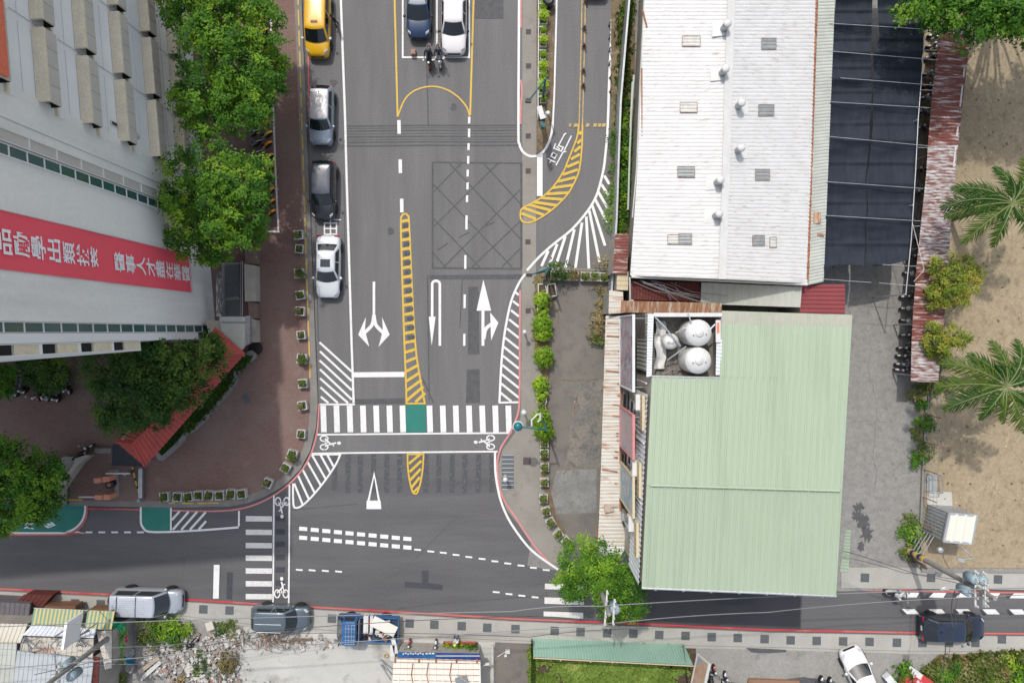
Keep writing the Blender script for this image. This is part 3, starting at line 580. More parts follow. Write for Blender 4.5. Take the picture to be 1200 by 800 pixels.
for i, (x, y) in enumerate([(619.3, 37.5), (619.3, 77.5), (619.3, 118), (619, 159.5), (619, 200.5), (618.7, 283.5), (619, 364)]):
    o = grate_proto('drain_grate', .38, 'grate_rust') if gp is None else dup(gp); gp = gp or o; o.location = P(x, y, .012)
    tag(o, f'small rusty drain grate in the median pavement, {NTH[i]} from the top end', group='grates along the median pavement')
o = dup(gp); o.location = P(617.5, 540, .012); o.scale = (1.45, 1.45, 1); tag(o, 'rust brown drain grate below the teal lamp arm')
o = grate_proto('manhole_cover', .55, 'grate'); o.location = P(288.5, 467, .125); o.rotation_euler.z = R(-65); tag(o, 'small pale framed manhole cover alone on the brick plaza', 'manhole cover'); o.scale = (1.3, .8, 1)
t = thing('access_cover', 'ribbed grey access cover in the corner pavement with a white topped post', 'access cover', P(595, 553, .007))
m_ = MB(); m_.box(P(595, 553, .012), (.9, 2.6, .02)); m_.build('plate', A['grate'], t)
m_ = MB()
for i in range(9): m_.box(P(595, 553 - 20 + i * 5, .026), (.86, .06, .016))
m_.build('rib', A['galv'], t)
# ---------------------------------------------------------------- vehicles
LOW = {
 'sedan': [(-1, .70, .62), (-.985, .84, .80), (-.94, .93, .93), (-.8, .98, 1.0), (-.55, 1, 1.01), (-.1, 1, .97), (.3, 1, .94), (.55, .99, .91), (.78, .96, .84), (.91, .88, .76), (.97, .78, .68), (1, .62, .56)],
 'wagon': [(-1, .78, .66), (-.985, .90, .90), (-.95, .96, 1.0), (-.8, 1, 1.02), (-.4, 1, 1.02), (0, 1, 1.01), (.35, 1, 1.0), (.58, .99, .98), (.8, .96, .90), (.92, .88, .80), (.97, .80, .70), (1, .64, .56)],
}
def make_car(label, pos, ang, L=4.5, Wd=1.78, Ht=1.46, kind='sedan', col=(.7, .7, .7), metal=0.0, rb=(-.70, -.44), fb=(.42, .14), group=None, roofcol=None, rw=.70, extras=(), tilt=0, mirror=None, roofm=None):
    t = thing('car', label, 'car', pos, R(ang), group); pm = paint('car_paint', col, metal); hw = Wd / 2; l = L / 2
    low = LOW[kind]; zs = .98 if kind == 'sedan' else 1.04; rows = []
    for x, w, z in low:
        zt = z * zs; w *= hw
        half = [(0, zt + .035), (.45 * w, zt + .03), (.78 * w, zt + .005), (.92 * w, zt - .05), (.985 * w, zt - .15), (1.0 * w, max(.5, zt - .34)), (.985 * w, .40), (.93 * w, .24), (.5 * w, .2)]
        rows.append([(x * l, y, z_) for y, z_ in half] + [(x * l, -y, z_) for y, z_ in half[::-1][:-1]])
    b = MB(); b.grid(rows, close=True); n = len(rows[0]); e = len(b.v)
    b.add([], []); b.f += [list(range(n))[::-1], list(range(e - n, e))]; b.m += [0, 0]; b.t += [0, 0]
    body = b.build('body', pm, t, True, smooth=True, sub=1)
    # cabin
    zb = (.93 if kind == 'sedan' else 1.0) * zs; xr0, xr1 = rb[0] * l, rb[1] * l; xf0, xf1 = fb[0] * l, fb[1] * l
    def X(t_): e_ = t_ ** 1.15; return xr0 + (xr1 - xr0) * t_, xf0 + (xf1 - xf0) * t_, hw * (.93 + (rw - .93) * e_), zb + (Ht - zb) * (t_ if t_ < 1 else 1)
    def ring(t_, sc=1.0, dz=0.0):
        a, f_, w, z = X(t_); cx = (a + f_) / 2; pts = []
        bow = .10 * l * (.35 + .65 * (1 - t_))
        ys = [-1, -.93, -.6, -.2, .2, .6, .93, 1]
        for y in ys: pts.append((f_ + bow * (1 - y * y) - (.04 if abs(y) == 1 else 0), y * w))
        for q in (.75, .5, .25): pts.append((a + (f_ - a) * q, w * 1.012))
        for y in ys[::-1]: pts.append((a - bow * .5 * (1 - y * y) + (.04 if abs(y) == 1 else 0), y * w))
        for q in (.25, .5, .75): pts.append((a + (f_ - a) * q, -w * 1.012))
        return [(cx + (x - cx) * sc, y * sc, z + dz) for x, y in pts]
    rr = [ring(0, 1, -.12), ring(0), ring(.35), ring(.7), ring(.93), ring(1, .985, .0), ring(1, .9, .022), ring(1, .6, .05), ring(1, .2, .06)]
    b = MB(); b.grid(rr, close=True); n = len(rr[0]); b.f.append(list(range(len(b.v) - n, len(b.v)))); b.m.append(0); b.t.append(0)
    if roofcol is not None: b.m = [1 if i >= 5 * n else 0 for i in range(len(b.f))]
    cab = b.build('cabin', [pm, paint('roof_paint', roofcol, metal)] if roofcol is not None else pm, t, True, smooth=True)
    def glass(name, fn, nu=6, nv=4):
        b_ = MB(); b_.grid([[fn(i / nu, j / nv) for i in range(nu + 1)] for j in range(nv + 1)]); return b_.build(name, A['glass'], t, True, smooth=True)
    bw = lambda t_: .10 * l * (.35 + .65 * (1 - t_))
    def fr(u, v):
        t_ = .05 + .88 * v; a, f_, w, z = X(t_); y = (u * 2 - 1) * .90; return (f_ + bw(t_) * (1 - y * y) + .018, y * w, z + .014)
    def re(u, v):
        t_ = .12 + .78 * v; a, f_, w, z = X(t_); y = (u * 2 - 1) * .88; return (a - bw(t_) * .5 * (1 - y * y) - .018, y * w, z + .014)
    glass('windscreen', fr); glass('rear_window', re)
    for s in (-1, 1):
        for q0, q1 in ((.10, .50), (.54, .95)):
            def sd(u, v, s=s, q0=q0, q1=q1):
                t_ = .10 + .74 * v; a, f_, w, z = X(t_); q = q0 + (q1 - q0) * u; return (a + (f_ - a) * q, s * (w * (1.0 + .012 * (1 - abs(2 * q - 1)) ) + .014), z)
            glass('side_window', sd, 4, 3)
        b = MB(); x0 = .90 * l; 
        rows2 = [[(x0 + dx * .5 - .2 * q, s * hw * (.60 + .25 * q), zs * (.735 if kind == 'sedan' else .80) + .03 + .04 * (1 - dx / .24) + dzz) for q in (0, .35, .7, 1)] for dx, dzz in ((.24, -.16), (.2, 0), (-.02, .065), (-.1, .05))]
        b.grid(rows2); b.build('headlight', A['headlight'], t, True, smooth=True)
        b = MB(); b.box((-.965 * l, s * hw * .72, zs * .86), (.10, .34, .14)); b.build('tail_light', A['tail'], t, True)
        mb = MB(); mb.lathe((xf0 - .12, s * (hw + .10), zb + .02), [(.03, -.07), (.09, -.05), (.11, 0), (.09, .06), (.03, .08)], 10); mb.build('mirror', mirror or pm, t, True, smooth=True)
        for wx in (.60, -.60):
            m3 = Euler((math.pi / 2, 0, 0)).to_matrix(); w_ = MB()
            w_.lathe((wx * l, s * (hw - .075), .325), [(.18, -.10), (.31, -.10), (.325, -.07), (.325, .07), (.31, .10), (.18, .10)], 20, m=m3); tw = w_.build('wheel', A['rubber'], t, True, smooth=True)
            w_ = MB(); w_.lathe((wx * l, s * (hw - .07), .325), [(.02, -.085), (.19, -.09), (.20, .09), (.02, .085)], 14, m=m3); w_.build('rim', A['rim'], tw, True)
            w_ = MB(); w_.add([(wx * l + .40 * math.cos(R(a_)), s * (hw * .995 + .004), .325 + .40 * math.sin(R(a_))) for a_ in range(0, 181, 15)], [list(range(13))]); w_.build('wheel_arch', A['black'], t, True)
    b = MB(); b.box((-l * .992 - .01, 0, .78 * zs), (.02, .34, .15)); b.build('number_plate', A['plate'], t, True)
    b = MB(); b.box((l * .985 + .02, 0, .50), (.02, .34, .13)); b.build('number_plate', A['plate'], t, True)
    b = MB(); b.grid([[(l * xx, y * hw, z_) for y in (-.5, -.25, 0, .25, .5)] for xx, z_ in ((1.004, .50), (1.003, .58), (.985, .66))]); b.build('grille', A['black'], t, True)
    b = MB(); b.box((-.972 * l, 0, .42), (.16, Wd * .80, .16)); b.build('bumper', A['black'], t, True)
    for s in (-1, 1):
        b = MB(); b.tube((xf0 + .16, s * .12 - .1, zb + .045), (xf0 - .12, s * .36 - .1, zb + .16), .012, n=5); b.build('wiper', A['black'], t, True)
    if 'sunroof' in extras:
        b = MB(); a, f_, w, z = X(1); b.grid([[(xf1 - .22 - .55 * u, (v * 2 - 1) * w * .56, z + .074 - .012 * abs(2 * v - 1)) for v in (0, .25, .5, .75, 1)] for u in (0, .5, 1)]); b.build('sunroof', A['glass'], t, True)
    if 'rack' in extras:
        for s in (-1, 1):
            b = MB(); b.path([(xr1 + .1, s * hw * rw * .9, Ht + .02), (xr1 + .25, s * hw * rw * .9, Ht + .09), (xf1 - .25, s * hw * rw * .9, Ht + .09), (xf1 - .1, s * hw * rw * .9, Ht + .02)], .025); b.build('roof_rail', A['black'], t, True)
    if 'bars' in extras:
        for q in (.18, .62):
            b = MB(); x_ = xr1 + (xf1 - xr1) * q; b.tube((x_, -hw * rw, Ht + .09), (x_, hw * rw, Ht + .09), .02); b.build('roof_bar', A['black'], t, True)
        b = MB()
        for i in range(7): b.box(((xr1 + xf1) / 2 - .1, (i - 3) * hw * rw * .2, Ht + .064), ((xf1 - xr1) * .70, .03, .02))
        b.build('roof_rib', pm, t, True)
    if 'spare' in extras:
        b = MB(); b.lathe((-l - .14, .05, .85), [(.16, -.1), (.33, -.1), (.35, 0), (.33, .1), (.16, .1), (.05, .1)], 18, m=Euler((0, math.pi / 2, 0)).to_matrix()); b.build('spare_wheel', A['black'], t, True, smooth=True)
    if 'taxi' in extras:
        b = MB(); b.box((.12 * l, 0, Ht + .085), (.14, .46, .06)); b.build('roof_light', plain('taxi_lamp', (.25, .14, .02)), t, True)
    if 'antenna' in extras:
        b = MB(); b.box((xr1 + .2, 0, Ht + .09), (.16, .05, .06)); b.build('antenna', A['black'], t, True)
    if 'ladder' in extras:
        for s in (-.28, .28):
            b = MB(); b.path([(xr1 + .1, s * 1 - .4, Ht + .1), (xf1 - .15, s * 1 - .4, Ht + .1)], .02); b.build('roof_pole', A['galv'], t, True)
    return t
make_car('yellow taxi van parked at the kerb beside the brick pavement', P(376, 33), -91.2, 4.75, 1.80, 1.68, 'wagon', (.72, .40, .01), rb=(-.97, -.86), fb=(.56, .28), rw=.80, extras=('taxi',), mirror=A['white_paint'])
make_car('silver grey hatchback with a pale roof parked below the taxi', P(380, 139.5), -91, 4.25, 1.74, 1.50, 'wagon', (.30, .36, .44), .35, rb=(-.95, -.78), fb=(.46, .18), rw=.74, roofcol=(.62, .60, .61), extras=('antenna',))
make_car('glossy black car parked just above the white painted kerb lettering', P(382.5, 225.5), -91, 4.2, 1.76, 1.55, 'wagon', (.012, .014, .02), rb=(-.95, -.80), fb=(.46, .18), rw=.74, roofcol=(.075, .085, .11))
make_car('white sedan with a dark sunroof parked beside the concrete planters', P(387.5, 313.5), -91, 4.55, 1.78, 1.44, 'sedan', (.66, .69, .73), .1, extras=('sunroof',))
make_car('dark blue car with grey roof panels in the left parking bay', P(492.5, 13), -90.5, 4.55, 1.78, 1.56, 'wagon', (.010, .035, .10), rb=(-.96, -.80), fb=(.44, .10), rw=.74, roofcol=(.30, .32, .36), extras=('rack',), mirror=A['black'])
make_car('white sedan with black windows in the right parking bay', P(533, 29), -90.5, 4.85, 1.84, 1.46, 'sedan', (.74, .72, .73), .0, mirror=A['black'])
make_car('white vehicle at the very top of the slip lane', P(697, -36), -91, 4.6, 1.8, 1.9, 'wagon', (.72, .72, .70), rb=(-.97, -.90), fb=(.6, .4), rw=.86)
make_car('silver van with roof bars and a spare wheel parked half on the pavement', P(180, 699), -1.5, 4.9, 1.76, 1.88, 'wagon', (.46, .50, .56), .3, rb=(-.96, -.88), fb=(.62, .36), rw=.84, extras=('bars', 'spare'), roofcol=(.60, .64, .70))
make_car('dark grey hatchback with poles on its roof parked beside the rubble', P(334, 718.5), -1.5, 4.15, 1.74, 1.55, 'wagon', (.115, .15, .18), .3, rb=(-.97, -.82), fb=(.50, .20), rw=.76, extras=('ladder',))
make_car('dark navy car driving over the red line in the side road', P(1109, 730), -.5, 4.65, 1.86, 1.52, 'wagon', (.010, .017, .038), rb=(-.94, -.66), fb=(.44, .16), rw=.74, extras=('antenna',), roofcol=(.016, .028, .055))
make_car('white sedan parked at a slant in the concrete yard', P(1004, 788), 113, 4.5, 1.76, 1.46, 'sedan', (.74, .74, .75), .0)

# blue flatbed truck loaded with scrap
def make_truck():
    t = thing('flatbed_truck', 'blue flatbed truck loaded with scrap parked on the south pavement', 'truck', P(434, 729.5, 0), R(178.5))
    bl = paint('truck_blue', (.018, .125, .33), rough=.4); bd = paint('truck_blue_dark', (.02, .07, .16), rough=.5)
    b = MB()
    def sec(x, w, z0, z1, zt=None): return [(x, -w, z0), (x, -w, z1 - .08), (x, -w * .9, z1), (x, w * .9, z1), (x, w, z1 - .08), (x, w, z0)]
    b.grid([sec(.62, .84, .5, 1.85), sec(.72, .86, .4, 1.98), sec(1.35, .86, .4, 1.98), sec(1.62, .85, .4, 1.90)], close=True); b.f += [list(range(6))[::-1], list(range(18, 24))]; b.m += [0, 0]; b.t += [0, 0]
    cab = b.build('cab', bl, t, True)
    b = MB(); b.grid([sec(1.62, .85, .4, 1.0), sec(2.12, .84, .4, 1.0), sec(2.22, .78, .45, .85)], close=True); b.f += [list(range(12, 18))]; b.m += [0]; b.t += [0]; b.build('front_panel', bd, t, True)
    b = MB(); b.grid([[(1.64, -.76, 1.86), (1.64, .76, 1.86)], [(2.10, -.78, 1.03), (2.10, .78, 1.03)]]); b.build('windscreen', A['glass'], t, True)
    for s in (-1, 1):
        b = MB(); b.grid([[(.85, s * .868, 1.12), (1.6, s * .868, 1.12)], [(.85, s * .862, 1.75), (1.5, s * .862, 1.75)]]); b.build('side_window', A['glass'], t, True)
        b = MB(); b.grid([[(1.60, s * .84, 1.9), (1.68, s * .84, 1.88)], [(2.1, s * .84, .99), (2.16, s * .84, .99)]]); b.build('pillar', bl, t, True)
        b = MB(); b.box((1.95, s * 1.0, 1.35), (.05, .2, .28)); b.build('mirror', A['black'], t, True)
        b = MB(); b.box((2.2, s * .6, .72), (.06, .28, .18)); b.build('headlight', A['headlight'], t, True)
        b = MB(); b.box((-.85, s * .86, .98), (2.75, .05, .42)); b.build('side_board', bl, t, True)
        for x in (1.35, -1.2):
            w_ = MB(); w_.lathe((x, s * .72, .34), [(.16, -.1), (.33, -.1), (.34, 0), (.33, .1), (.16, .1), (.03, .08)], 18, m=Euler((math.pi / 2, 0, 0)).to_matrix()); w_.build('wheel', A['rubber'], t, True, smooth=True)
    b = MB()
    for i in range(6): b.box((1.02, (i - 2.5) * .27, 2.0), (.75, .02, .03))
    for i in range(4): b.box((.72 + i * .2, 0, 2.005), (.025, 1.4, .03))
    b.build('roof_rack', A['galv'], t, True)
    b = MB(); b.box((-.85, 0, .72), (2.8, 1.74, .12)); b.box((-.2, 0, .5), (4.0, .7, .25)); b.build('load_bed', bd, t, True)
    b = MB(); b.box((-2.22, 0, .98), (.05, 1.72, .42)); b.build('tail_board', bl, t, True)
    b = MB(); b.box((.5, 0, 1.15), (.05, 1.7, .9)); b.build('head_board', A['grey_metal'], t, True)
    ms = [plain('scrap_red', (.45, .05, .05)), plain('scrap_white', (.6, .6, .57)), plain('scrap_green', (.03, .2, .08)), A['black'], A['galv'], plain('scrap_brown', (.2, .1, .06))]
    b = MB(); r = random.Random(3)
    for i in range(90): b.box((r.uniform(-2.1, .2), r.uniform(-.75, .75), r.uniform(.8, 1.2)), (r.uniform(.08, .4), r.uniform(.08, .3), r.uniform(.05, .25)), r.uniform(0, 3), mi=r.choice([0, 0, 1, 1, 2, 3, 3, 3, 4, 5]))
    o = b.build('scrap', ms, None, True, label='mixed red, white and black scrap heaped on the blue truck', cat='scrap', kind='stuff'); o.location = t.location; o.rotation_euler = t.rotation_euler
    b = MB(); b.box((0, 0, 0), (1.85, .78, .04)); 
    o = b.build('foam_board', plain('foam_board', (.72, .71, .64)), None, True, label='long cream board lying slanted over the truck scrap', cat='board'); o.location = P(450, 733.5, 1.36); o.rotation_euler = (0, 0, R(-26))
    for i, (x, w, lb) in enumerate(((429.5, .34, 'wide white metal panel standing across the truck bed behind the cab'), (436, .2, 'narrow white metal panel standing across the truck bed'))):
        b = MB(); b.box((0, 0, 0), (w, 1.25, .5)); b.box((0, 0, .26), (w * .4, 1.2, .03))
        o = b.build('metal_sheet', A['white_paint'], None, True, label=lb, cat='panel'); o.location = P(x, 730, 1.08); o.rotation_euler.z = R(-1.5)
make_truck()

# scooters and shared bicycles
def make_scooter(name='scooter', body=(.02, .02, .022), accent=(.5, .5, .5), seatc=None):
    t = thing(name, 'x', 'scooter'); pm = paint('scooter_paint', body); am = paint('scooter_accent', accent)
    for x in (.62, -.58):
        w = MB(); w.lathe((x, 0, .25), [(.13, -.05), (.24, -.05), (.25, 0), (.24, .05), (.13, .05)], 16, m=Euler((math.pi / 2, 0, 0)).to_matrix()); ww = w.build('wheel', A['rubber'], t, True, smooth=True)
        w = MB(); w.lathe((x, 0, .25), [(.02, -.05), (.14, -.04), (.14, .04), (.02, .05)], 10, m=Euler((math.pi / 2, 0, 0)).to_matrix()); w.build('rim', A['rim'], ww, True)
    def ell(prof):
        rows = []
        for x, w, z0, z1 in prof: rows.append([(x, w * math.cos(a), (z0 + z1) / 2 + (z1 - z0) / 2 * math.sin(a)) for a in [2 * math.pi * i / 10 for i in range(10)]])
        b_ = MB(); b_.grid(rows, close=True); b_.f += [list(range(10))[::-1], list(range(len(b_.v) - 10, len(b_.v)))]; b_.m += [0, 0]; b_.t += [0, 0]; return b_
    ell([(-.88, .05, .55, .66), (-.78, .13, .42, .72), (-.5, .17, .34, .74), (-.2, .17, .28, .70), (0, .15, .22, .45), (.18, .16, .2, .3), (.30, .16, .2, .32)]).build('body', pm, t, True, smooth=True)
    ell([(.30, .18, .22, .4), (.38, .22, .3, .75), (.46, .20, .5, .98), (.56, .13, .62, .98), (.64, .06, .7, .9)]).build('front_shield', pm, t, True, smooth=True)
    ell([(.48, .05, .36, .44), (.62, .09, .42, .53), (.80, .05, .36, .44)]).build('front_mudguard', am, t, True, smooth=True)
    ell([(-.82, .06, .72, .8), (-.7, .13, .72, .83), (-.4, .15, .71, .82), (-.15, .13, .69, .78), (-.02, .05, .66, .72)]).build('seat', seatc or A['black'], t, True, smooth=True)
    b = MB(); b.path([(.36, -.34, 1.02), (.42, -.15, 1.04), (.46, 0, 1.02), (.42, .15, 1.04), (.36, .34, 1.02)], .025); b.build('handlebar', A['black'], t, True)
    for s in (-1, 1):
        b = MB(); b.path([(.42, s * .22, 1.04), (.46, s * .30, 1.2)], .01); b.lathe((.46, s * .33, 1.22), [(.01, -.03), (.07, -.02), (.07, .02), (.01, .03)], 8); b.build('mirror', A['grey_metal'], t, True)
    b = MB(); b.lathe((.55, 0, .99), [(.02, -.05), (.10, -.02), (.08, .05), (.02, .06)], 10); b.build('headlight', A['headlight'], t, True, smooth=True)
    b = MB(); b.box((-.88, 0, .62), (.06, .16, .08)); b.build('tail_light', A['tail'], t, True)
    b = MB(); b.path([(-.55, -.14, .80), (-.85, -.12, .84), (-.92, 0, .85), (-.85, .12, .84), (-.55, .14, .80)], .015); b.build('grab_rail', A['galv'], t, True)
    return t
scb = make_scooter(); scw = make_scooter(body=(.62, .62, .62), accent=(.6, .6, .6)); scr = make_scooter(body=(.02, .02, .02), accent=(.5, .03, .03)); scg = make_scooter(body=(.16, .18, .2), accent=(.4, .4, .42)); scl = make_scooter(body=(.015, .015, .02), accent=(.6, .65, .7))
USED = set()
def put(proto, x, y, ang, label, group=None, z=.0, sc=1.0):
    if proto.name in USED: o = dup(proto)
    else: o = proto; USED.add(proto.name)
    o.location = P(x, y, z); o.rotation_euler = (R(0), 0, R(ang)); o.scale = (sc,) * 3
    tag(o, label, None, group)
    if not group and 'group' in o: del o['group']
    return o
r = random.Random(11)
row = [(1094, 45), (1092.5, 57), (1090.5, 69), (1088, 90), (1087, 104), (1084.5, 117), (1082, 134), (1080, 152), (1076, 200), (1073, 226), (1070, 279), (1069, 302), (1066, 322), (1062, 347), (1062, 361), (1062, 377), (1062, 391), (1059, 406), (1057.5, 416), (1056, 426), (1055, 434)]
pr = [scl, scg, scl, scg, scr, scw, scg, scl, scl, scr, scg, scr, scw, scl, scw, scw, scl, scb, scb, scg, scb]
for i, (x, y) in enumerate(row):
    put(pr[i], x + 3.2, y, 178 + r.uniform(-9, 9), f'scooter nosed out under the rusty shed roof, {NTH[i]} from the top', 'scooters under the rusty shed roof', .07)
for i, (x, y, a, p) in enumerate([(2, 447, 75, scl), (11, 450, 82, scw), (18, 450, 78, scb), (27, 452, 68, scg), (38, 449, 60, scl), (50, 456, 85, scr), (58, 455, 100, scb), (63, 457, 72, scg), (75, 458, 70, scl), (84, 448, 95, scb)]):
    put(p, x, y, a + 180, f'dark scooter parked below the office block, {NTH[i]} from the left', 'scooters parked below the office block', .12)
put(scr, 481, 759, 90, 'black scooter with a red nose parked left in front of the booth', None, .12)
put(scl, 512, 760, 92, 'black and white scooter parked beside the booth flower bed', None, .12)
put(scr, 832, 789, 75, 'black scooter with red trim beside the tilted sign board', None, .08)
put(scl, 846, 797, 80, 'black and white scooter parked second from the tilted sign board', None, .08)
put(scb, 868, 800, 178, 'dark scooter lying across the yard edge beside the brown strip', None, .08)
put(scl, 955, 801, 60, 'white fronted scooter on the dark tarmac beside the slanted white sedan', None, .09); put(scb, 966, 803, 65, 'dark scooter nearest the slanted white sedan on the dark tarmac', None, .09)
put(scb, 102.5, 528, 40, 'dark scooter parked alone at the end of the cream ramp wall', None, .12)

def make_bike(fender=(.75, .25, .01)):
    t = thing('shared_bicycle', 'x', 'bicycle'); fr = paint('bike_frame', (.55, .57, .58), .2)
    for x in (.52, -.52):
        w = MB(); w.lathe((x, 0, .33), [(.28, -.022), (.33, -.02), (.335, 0), (.33, .02), (.28, .022)], 20, m=Euler((math.pi / 2, 0, 0)).to_matrix()); w.build('wheel', A['rubber'], t, True, smooth=True)
    b = MB(); b.path([(.52, 0, .33), (.42, 0, .95)], .028); b.path([(.44, 0, .8), (.0, 0, .32), (-.18, 0, .85)], .032); b.path([(0, 0, .32), (-.52, 0, .33), (-.14, 0, .7)], .02); b.build('frame', fr, t, True)
    b = MB(); b.path([(.30, -.30, 1.02), (.42, -.12, 1.04), (.44, 0, 1.0), (.42, .12, 1.04), (.30, .30, 1.02)], .022); b.build('handlebar', A['black'], t, True)
    b = MB(); b.box((-.2, 0, .9), (.26, .13, .07)); b.box((-.29, 0, .905), (.1, .2, .06)); b.build('saddle', A['black'], t, True)
    b = MB(); rows = [[(-.52 + .40 * math.cos(R(a)), s * .085, .33 + .40 * math.sin(R(a)) - .02 * abs(s)) for s in (-1, -.4, .4, 1)] for a in range(20, 200, 20)]; b.grid(rows); b.build('mudguard', plain('fender_orange', fender), t, True)
    b = MB(); b.box((.66, 0, .83), (.30, .34, .03))
    for s in (-1, 1): b.box((.66, s * .17, .93), (.30, .02, .2)); b.box((.66 + s * .15, 0, .93), (.02, .34, .2))
    b.build('basket', A['grey_metal'], t, True); return t
bko, bkr, bky = make_bike(), make_bike((.70, .10, .02)), make_bike((.66, .36, .02))
bikes = [(307, 27, bko), (311, 53, bkr), (311, 148, bkr), (314, 172, bko), (315, 186, bky), (316, 198, bkr), (317, 212, bko), (317.5, 226.5, bko), (318, 239.5, bko), (318, 251.5, bko), (303, 8, bko), (309, 40, bky), (309, 66, bko), (311, 80, bky), (311, 96, bko), (311, 112, bkr), (312, 128, bko), (314, 160, bky), (304, 17, bkr)]
for i, (x, y, p) in enumerate(sorted(bikes, key=lambda q: q[1])):
    put(p, x - 4, y + 5, 218 + r.uniform(-6, 6), f'shared bicycle with bright mudguard in the marked bay, {NTH[i]} from the top', 'shared bicycles in the white bay', .12)

# ---------------------------------------------------------------- people
def person(label, pos, ang, J, mats, hair='hair', helmet=None, scale=1.0, group=None, extras=None):
    """J: joints (x forward, y left, z up); one skinned body mesh with clothing by material"""
    t = thing('person', label, 'person', pos, R(ang), group)
    names = list(J); me = bpy.data.meshes.new('body'); E = []
    for a_, b_ in (('pel', 'chest'), ('chest', 'neck'), ('neck', 'head'), ('head', 'crown'), ('chest', 'shl'), ('shl', 'ell'), ('ell', 'wrl'), ('wrl', 'hal'), ('chest', 'shr'), ('shr', 'elr'), ('elr', 'wrr'), ('wrr', 'har'), ('pel', 'hil'), ('hil', 'knl'), ('knl', 'anl'), ('anl', 'tol'), ('pel', 'hir'), ('hir', 'knr'), ('knr', 'anr'), ('anr', 'tor')): E.append((names.index(a_), names.index(b_)))
    me.from_pydata([J[n_] for n_ in names], E, []); o = bpy.data.objects.new('body_tmp', me); COL.objects.link(o)
    rad = dict(pel=.145, chest=.155, neck=.055, head=.095, crown=.075, shl=.075, shr=.075, ell=.045, elr=.045, wrl=.032, wrr=.032, hal=.04, har=.04, hil=.095, hir=.095, knl=.06, knr=.06, anl=.042, anr=.042, tol=.045, tor=.045)
    sk = o.modifiers.new('k', 'SKIN'); 
    for i, n_ in enumerate(names):
        q = me.skin_vertices[0].data[i]; q.radius = (rad[n_], rad[n_] * (.75 if n_ in ('pel', 'chest') else 1)); q.use_root = n_ == 'pel'
    ss = o.modifiers.new('s', 'SUBSURF'); ss.levels = 2; ss.render_levels = 2
    bpy.context.view_layer.update(); dg = bpy.context.evaluated_depsgraph_get()
    m2 = bpy.data.meshes.new_from_object(o.evaluated_get(dg)); bpy.data.objects.remove(o); m2.name = 'body'
    for k_ in mats: m2.materials.append(A[k_])          # shirt, trousers, skin, shoes
    reg = {0: ('pel', 'chest', 'shl', 'shr', 'ell', 'elr'), 1: ('hil', 'hir', 'knl', 'knr'), 2: ('neck', 'head', 'crown', 'wrl', 'wrr', 'hal', 'har'), 3: ('anl', 'anr', 'tol', 'tor')}
    pts = [(k_, Vector(J[n_])) for k_, l in reg.items() for n_ in l] + [(0, Vector(J['chest']).lerp(Vector(J['pel']), .5)), (1, (Vector(J['knl']) + Vector(J['anl'])) / 2), (1, (Vector(J['knr']) + Vector(J['anr'])) / 2)]
    for p in m2.polygons:
        p.material_index = min(pts, key=lambda q: (q[1] - p.center).length)[0]; p.use_smooth = True
    bo = bpy.data.objects.new('body', m2); COL.objects.link(bo); bo.parent = t; ORG[bo.name] = Vector(pos)
    h = Vector(J['head']).lerp(Vector(J['crown']), .55); b = MB()
    b.lathe(h + Vector((-.015, 0, 0)), [(.118, -.05), (.128, .0), (.115, .06), (.08, .11), (.03, .135)], 14); b.build('helmet' if helmet else 'hair', A[helmet] if helmet else A[hair], t, True, smooth=True)
    b = MB(); b.lathe(Vector(J['head']) + Vector((.10, 0, .0)), [(.008, -.02), (.02, -.01), (.012, .02)], 6); b.build('nose', A['skin'], t, True)
    if extras: extras(t)
    return t
STAND = dict(pel=(0, 0, .93), chest=(.02, 0, 1.30), neck=(.02, 0, 1.47), head=(.05, 0, 1.56), crown=(.04, 0, 1.66), shl=(.01, .19, 1.40), ell=(-.03, .25, 1.13), wrl=(.08, .25, .92), hal=(.12, .24, .85), shr=(.01, -.19, 1.40), elr=(.08, -.26, 1.14), wrr=(.26, -.22, 1.02), har=(.33, -.2, 1.0), hil=(0, .10, .88), knl=(.08, .11, .48), anl=(.02, .11, .09), tol=(.16, .12, .04), hir=(0, -.10, .88), knr=(-.02, -.11, .48), anr=(-.14, -.11, .10), tor=(-.01, -.12, .04))
RIDE = dict(pel=(-.28, 0, .92), chest=(-.18, 0, 1.26), neck=(-.12, 0, 1.42), head=(-.07, 0, 1.51), crown=(-.08, 0, 1.61), shl=(-.17, .19, 1.36), ell=(.06, .27, 1.16), wrl=(.30, .30, 1.07), hal=(.37, .29, 1.05), shr=(-.17, -.19, 1.36), elr=(.06, -.27, 1.16), wrr=(.30, -.30, 1.07), har=(.37, -.29, 1.05), hil=(-.26, .11, .87), knl=(.14, .16, .70), anl=(.12, .14, .34), tol=(.26, .14, .29), hir=(-.26, -.11, .87), knr=(.14, -.16, .70), anr=(.12, -.14, .34), tor=(.26, -.14, .29))
A['helm_dark'] = paint('helmet_dark', (.02, .02, .025)); A['helm_white'] = paint('helmet_white', (.6, .6, .6)); A['cap_lime'] = plain('lime_cap', (.55, .68, .10))
put(scr, 504, 71, -90, 'black scooter with a red nose ridden out of the parking bays on the left'); person('rider in black with a dark helmet on the left of two scooters leaving the bays', P(504, 71, .0), -90, RIDE, ('cl_black', 'cl_jean', 'skin', 'cl_black'), helmet='helm_dark')
put(scw, 515.5, 70, -84, 'white scooter ridden out of the parking bays on the right'); person('rider in navy on the white scooter in front of the white sedan', P(515.5, 70, .0), -84, RIDE, ('cl_navy', 'cl_grey', 'skin', 'cl_black'), helmet='helm_dark')
put(scw, 1046, 691.5, -8, 'white scooter ridden along the red line of the side road'); person('rider in white and blue on a scooter in the side road', P(1046, 691.5, .0), -8, RIDE, ('cl_white', 'cl_blue', 'skin', 'cl_black'), helmet='helm_dark')
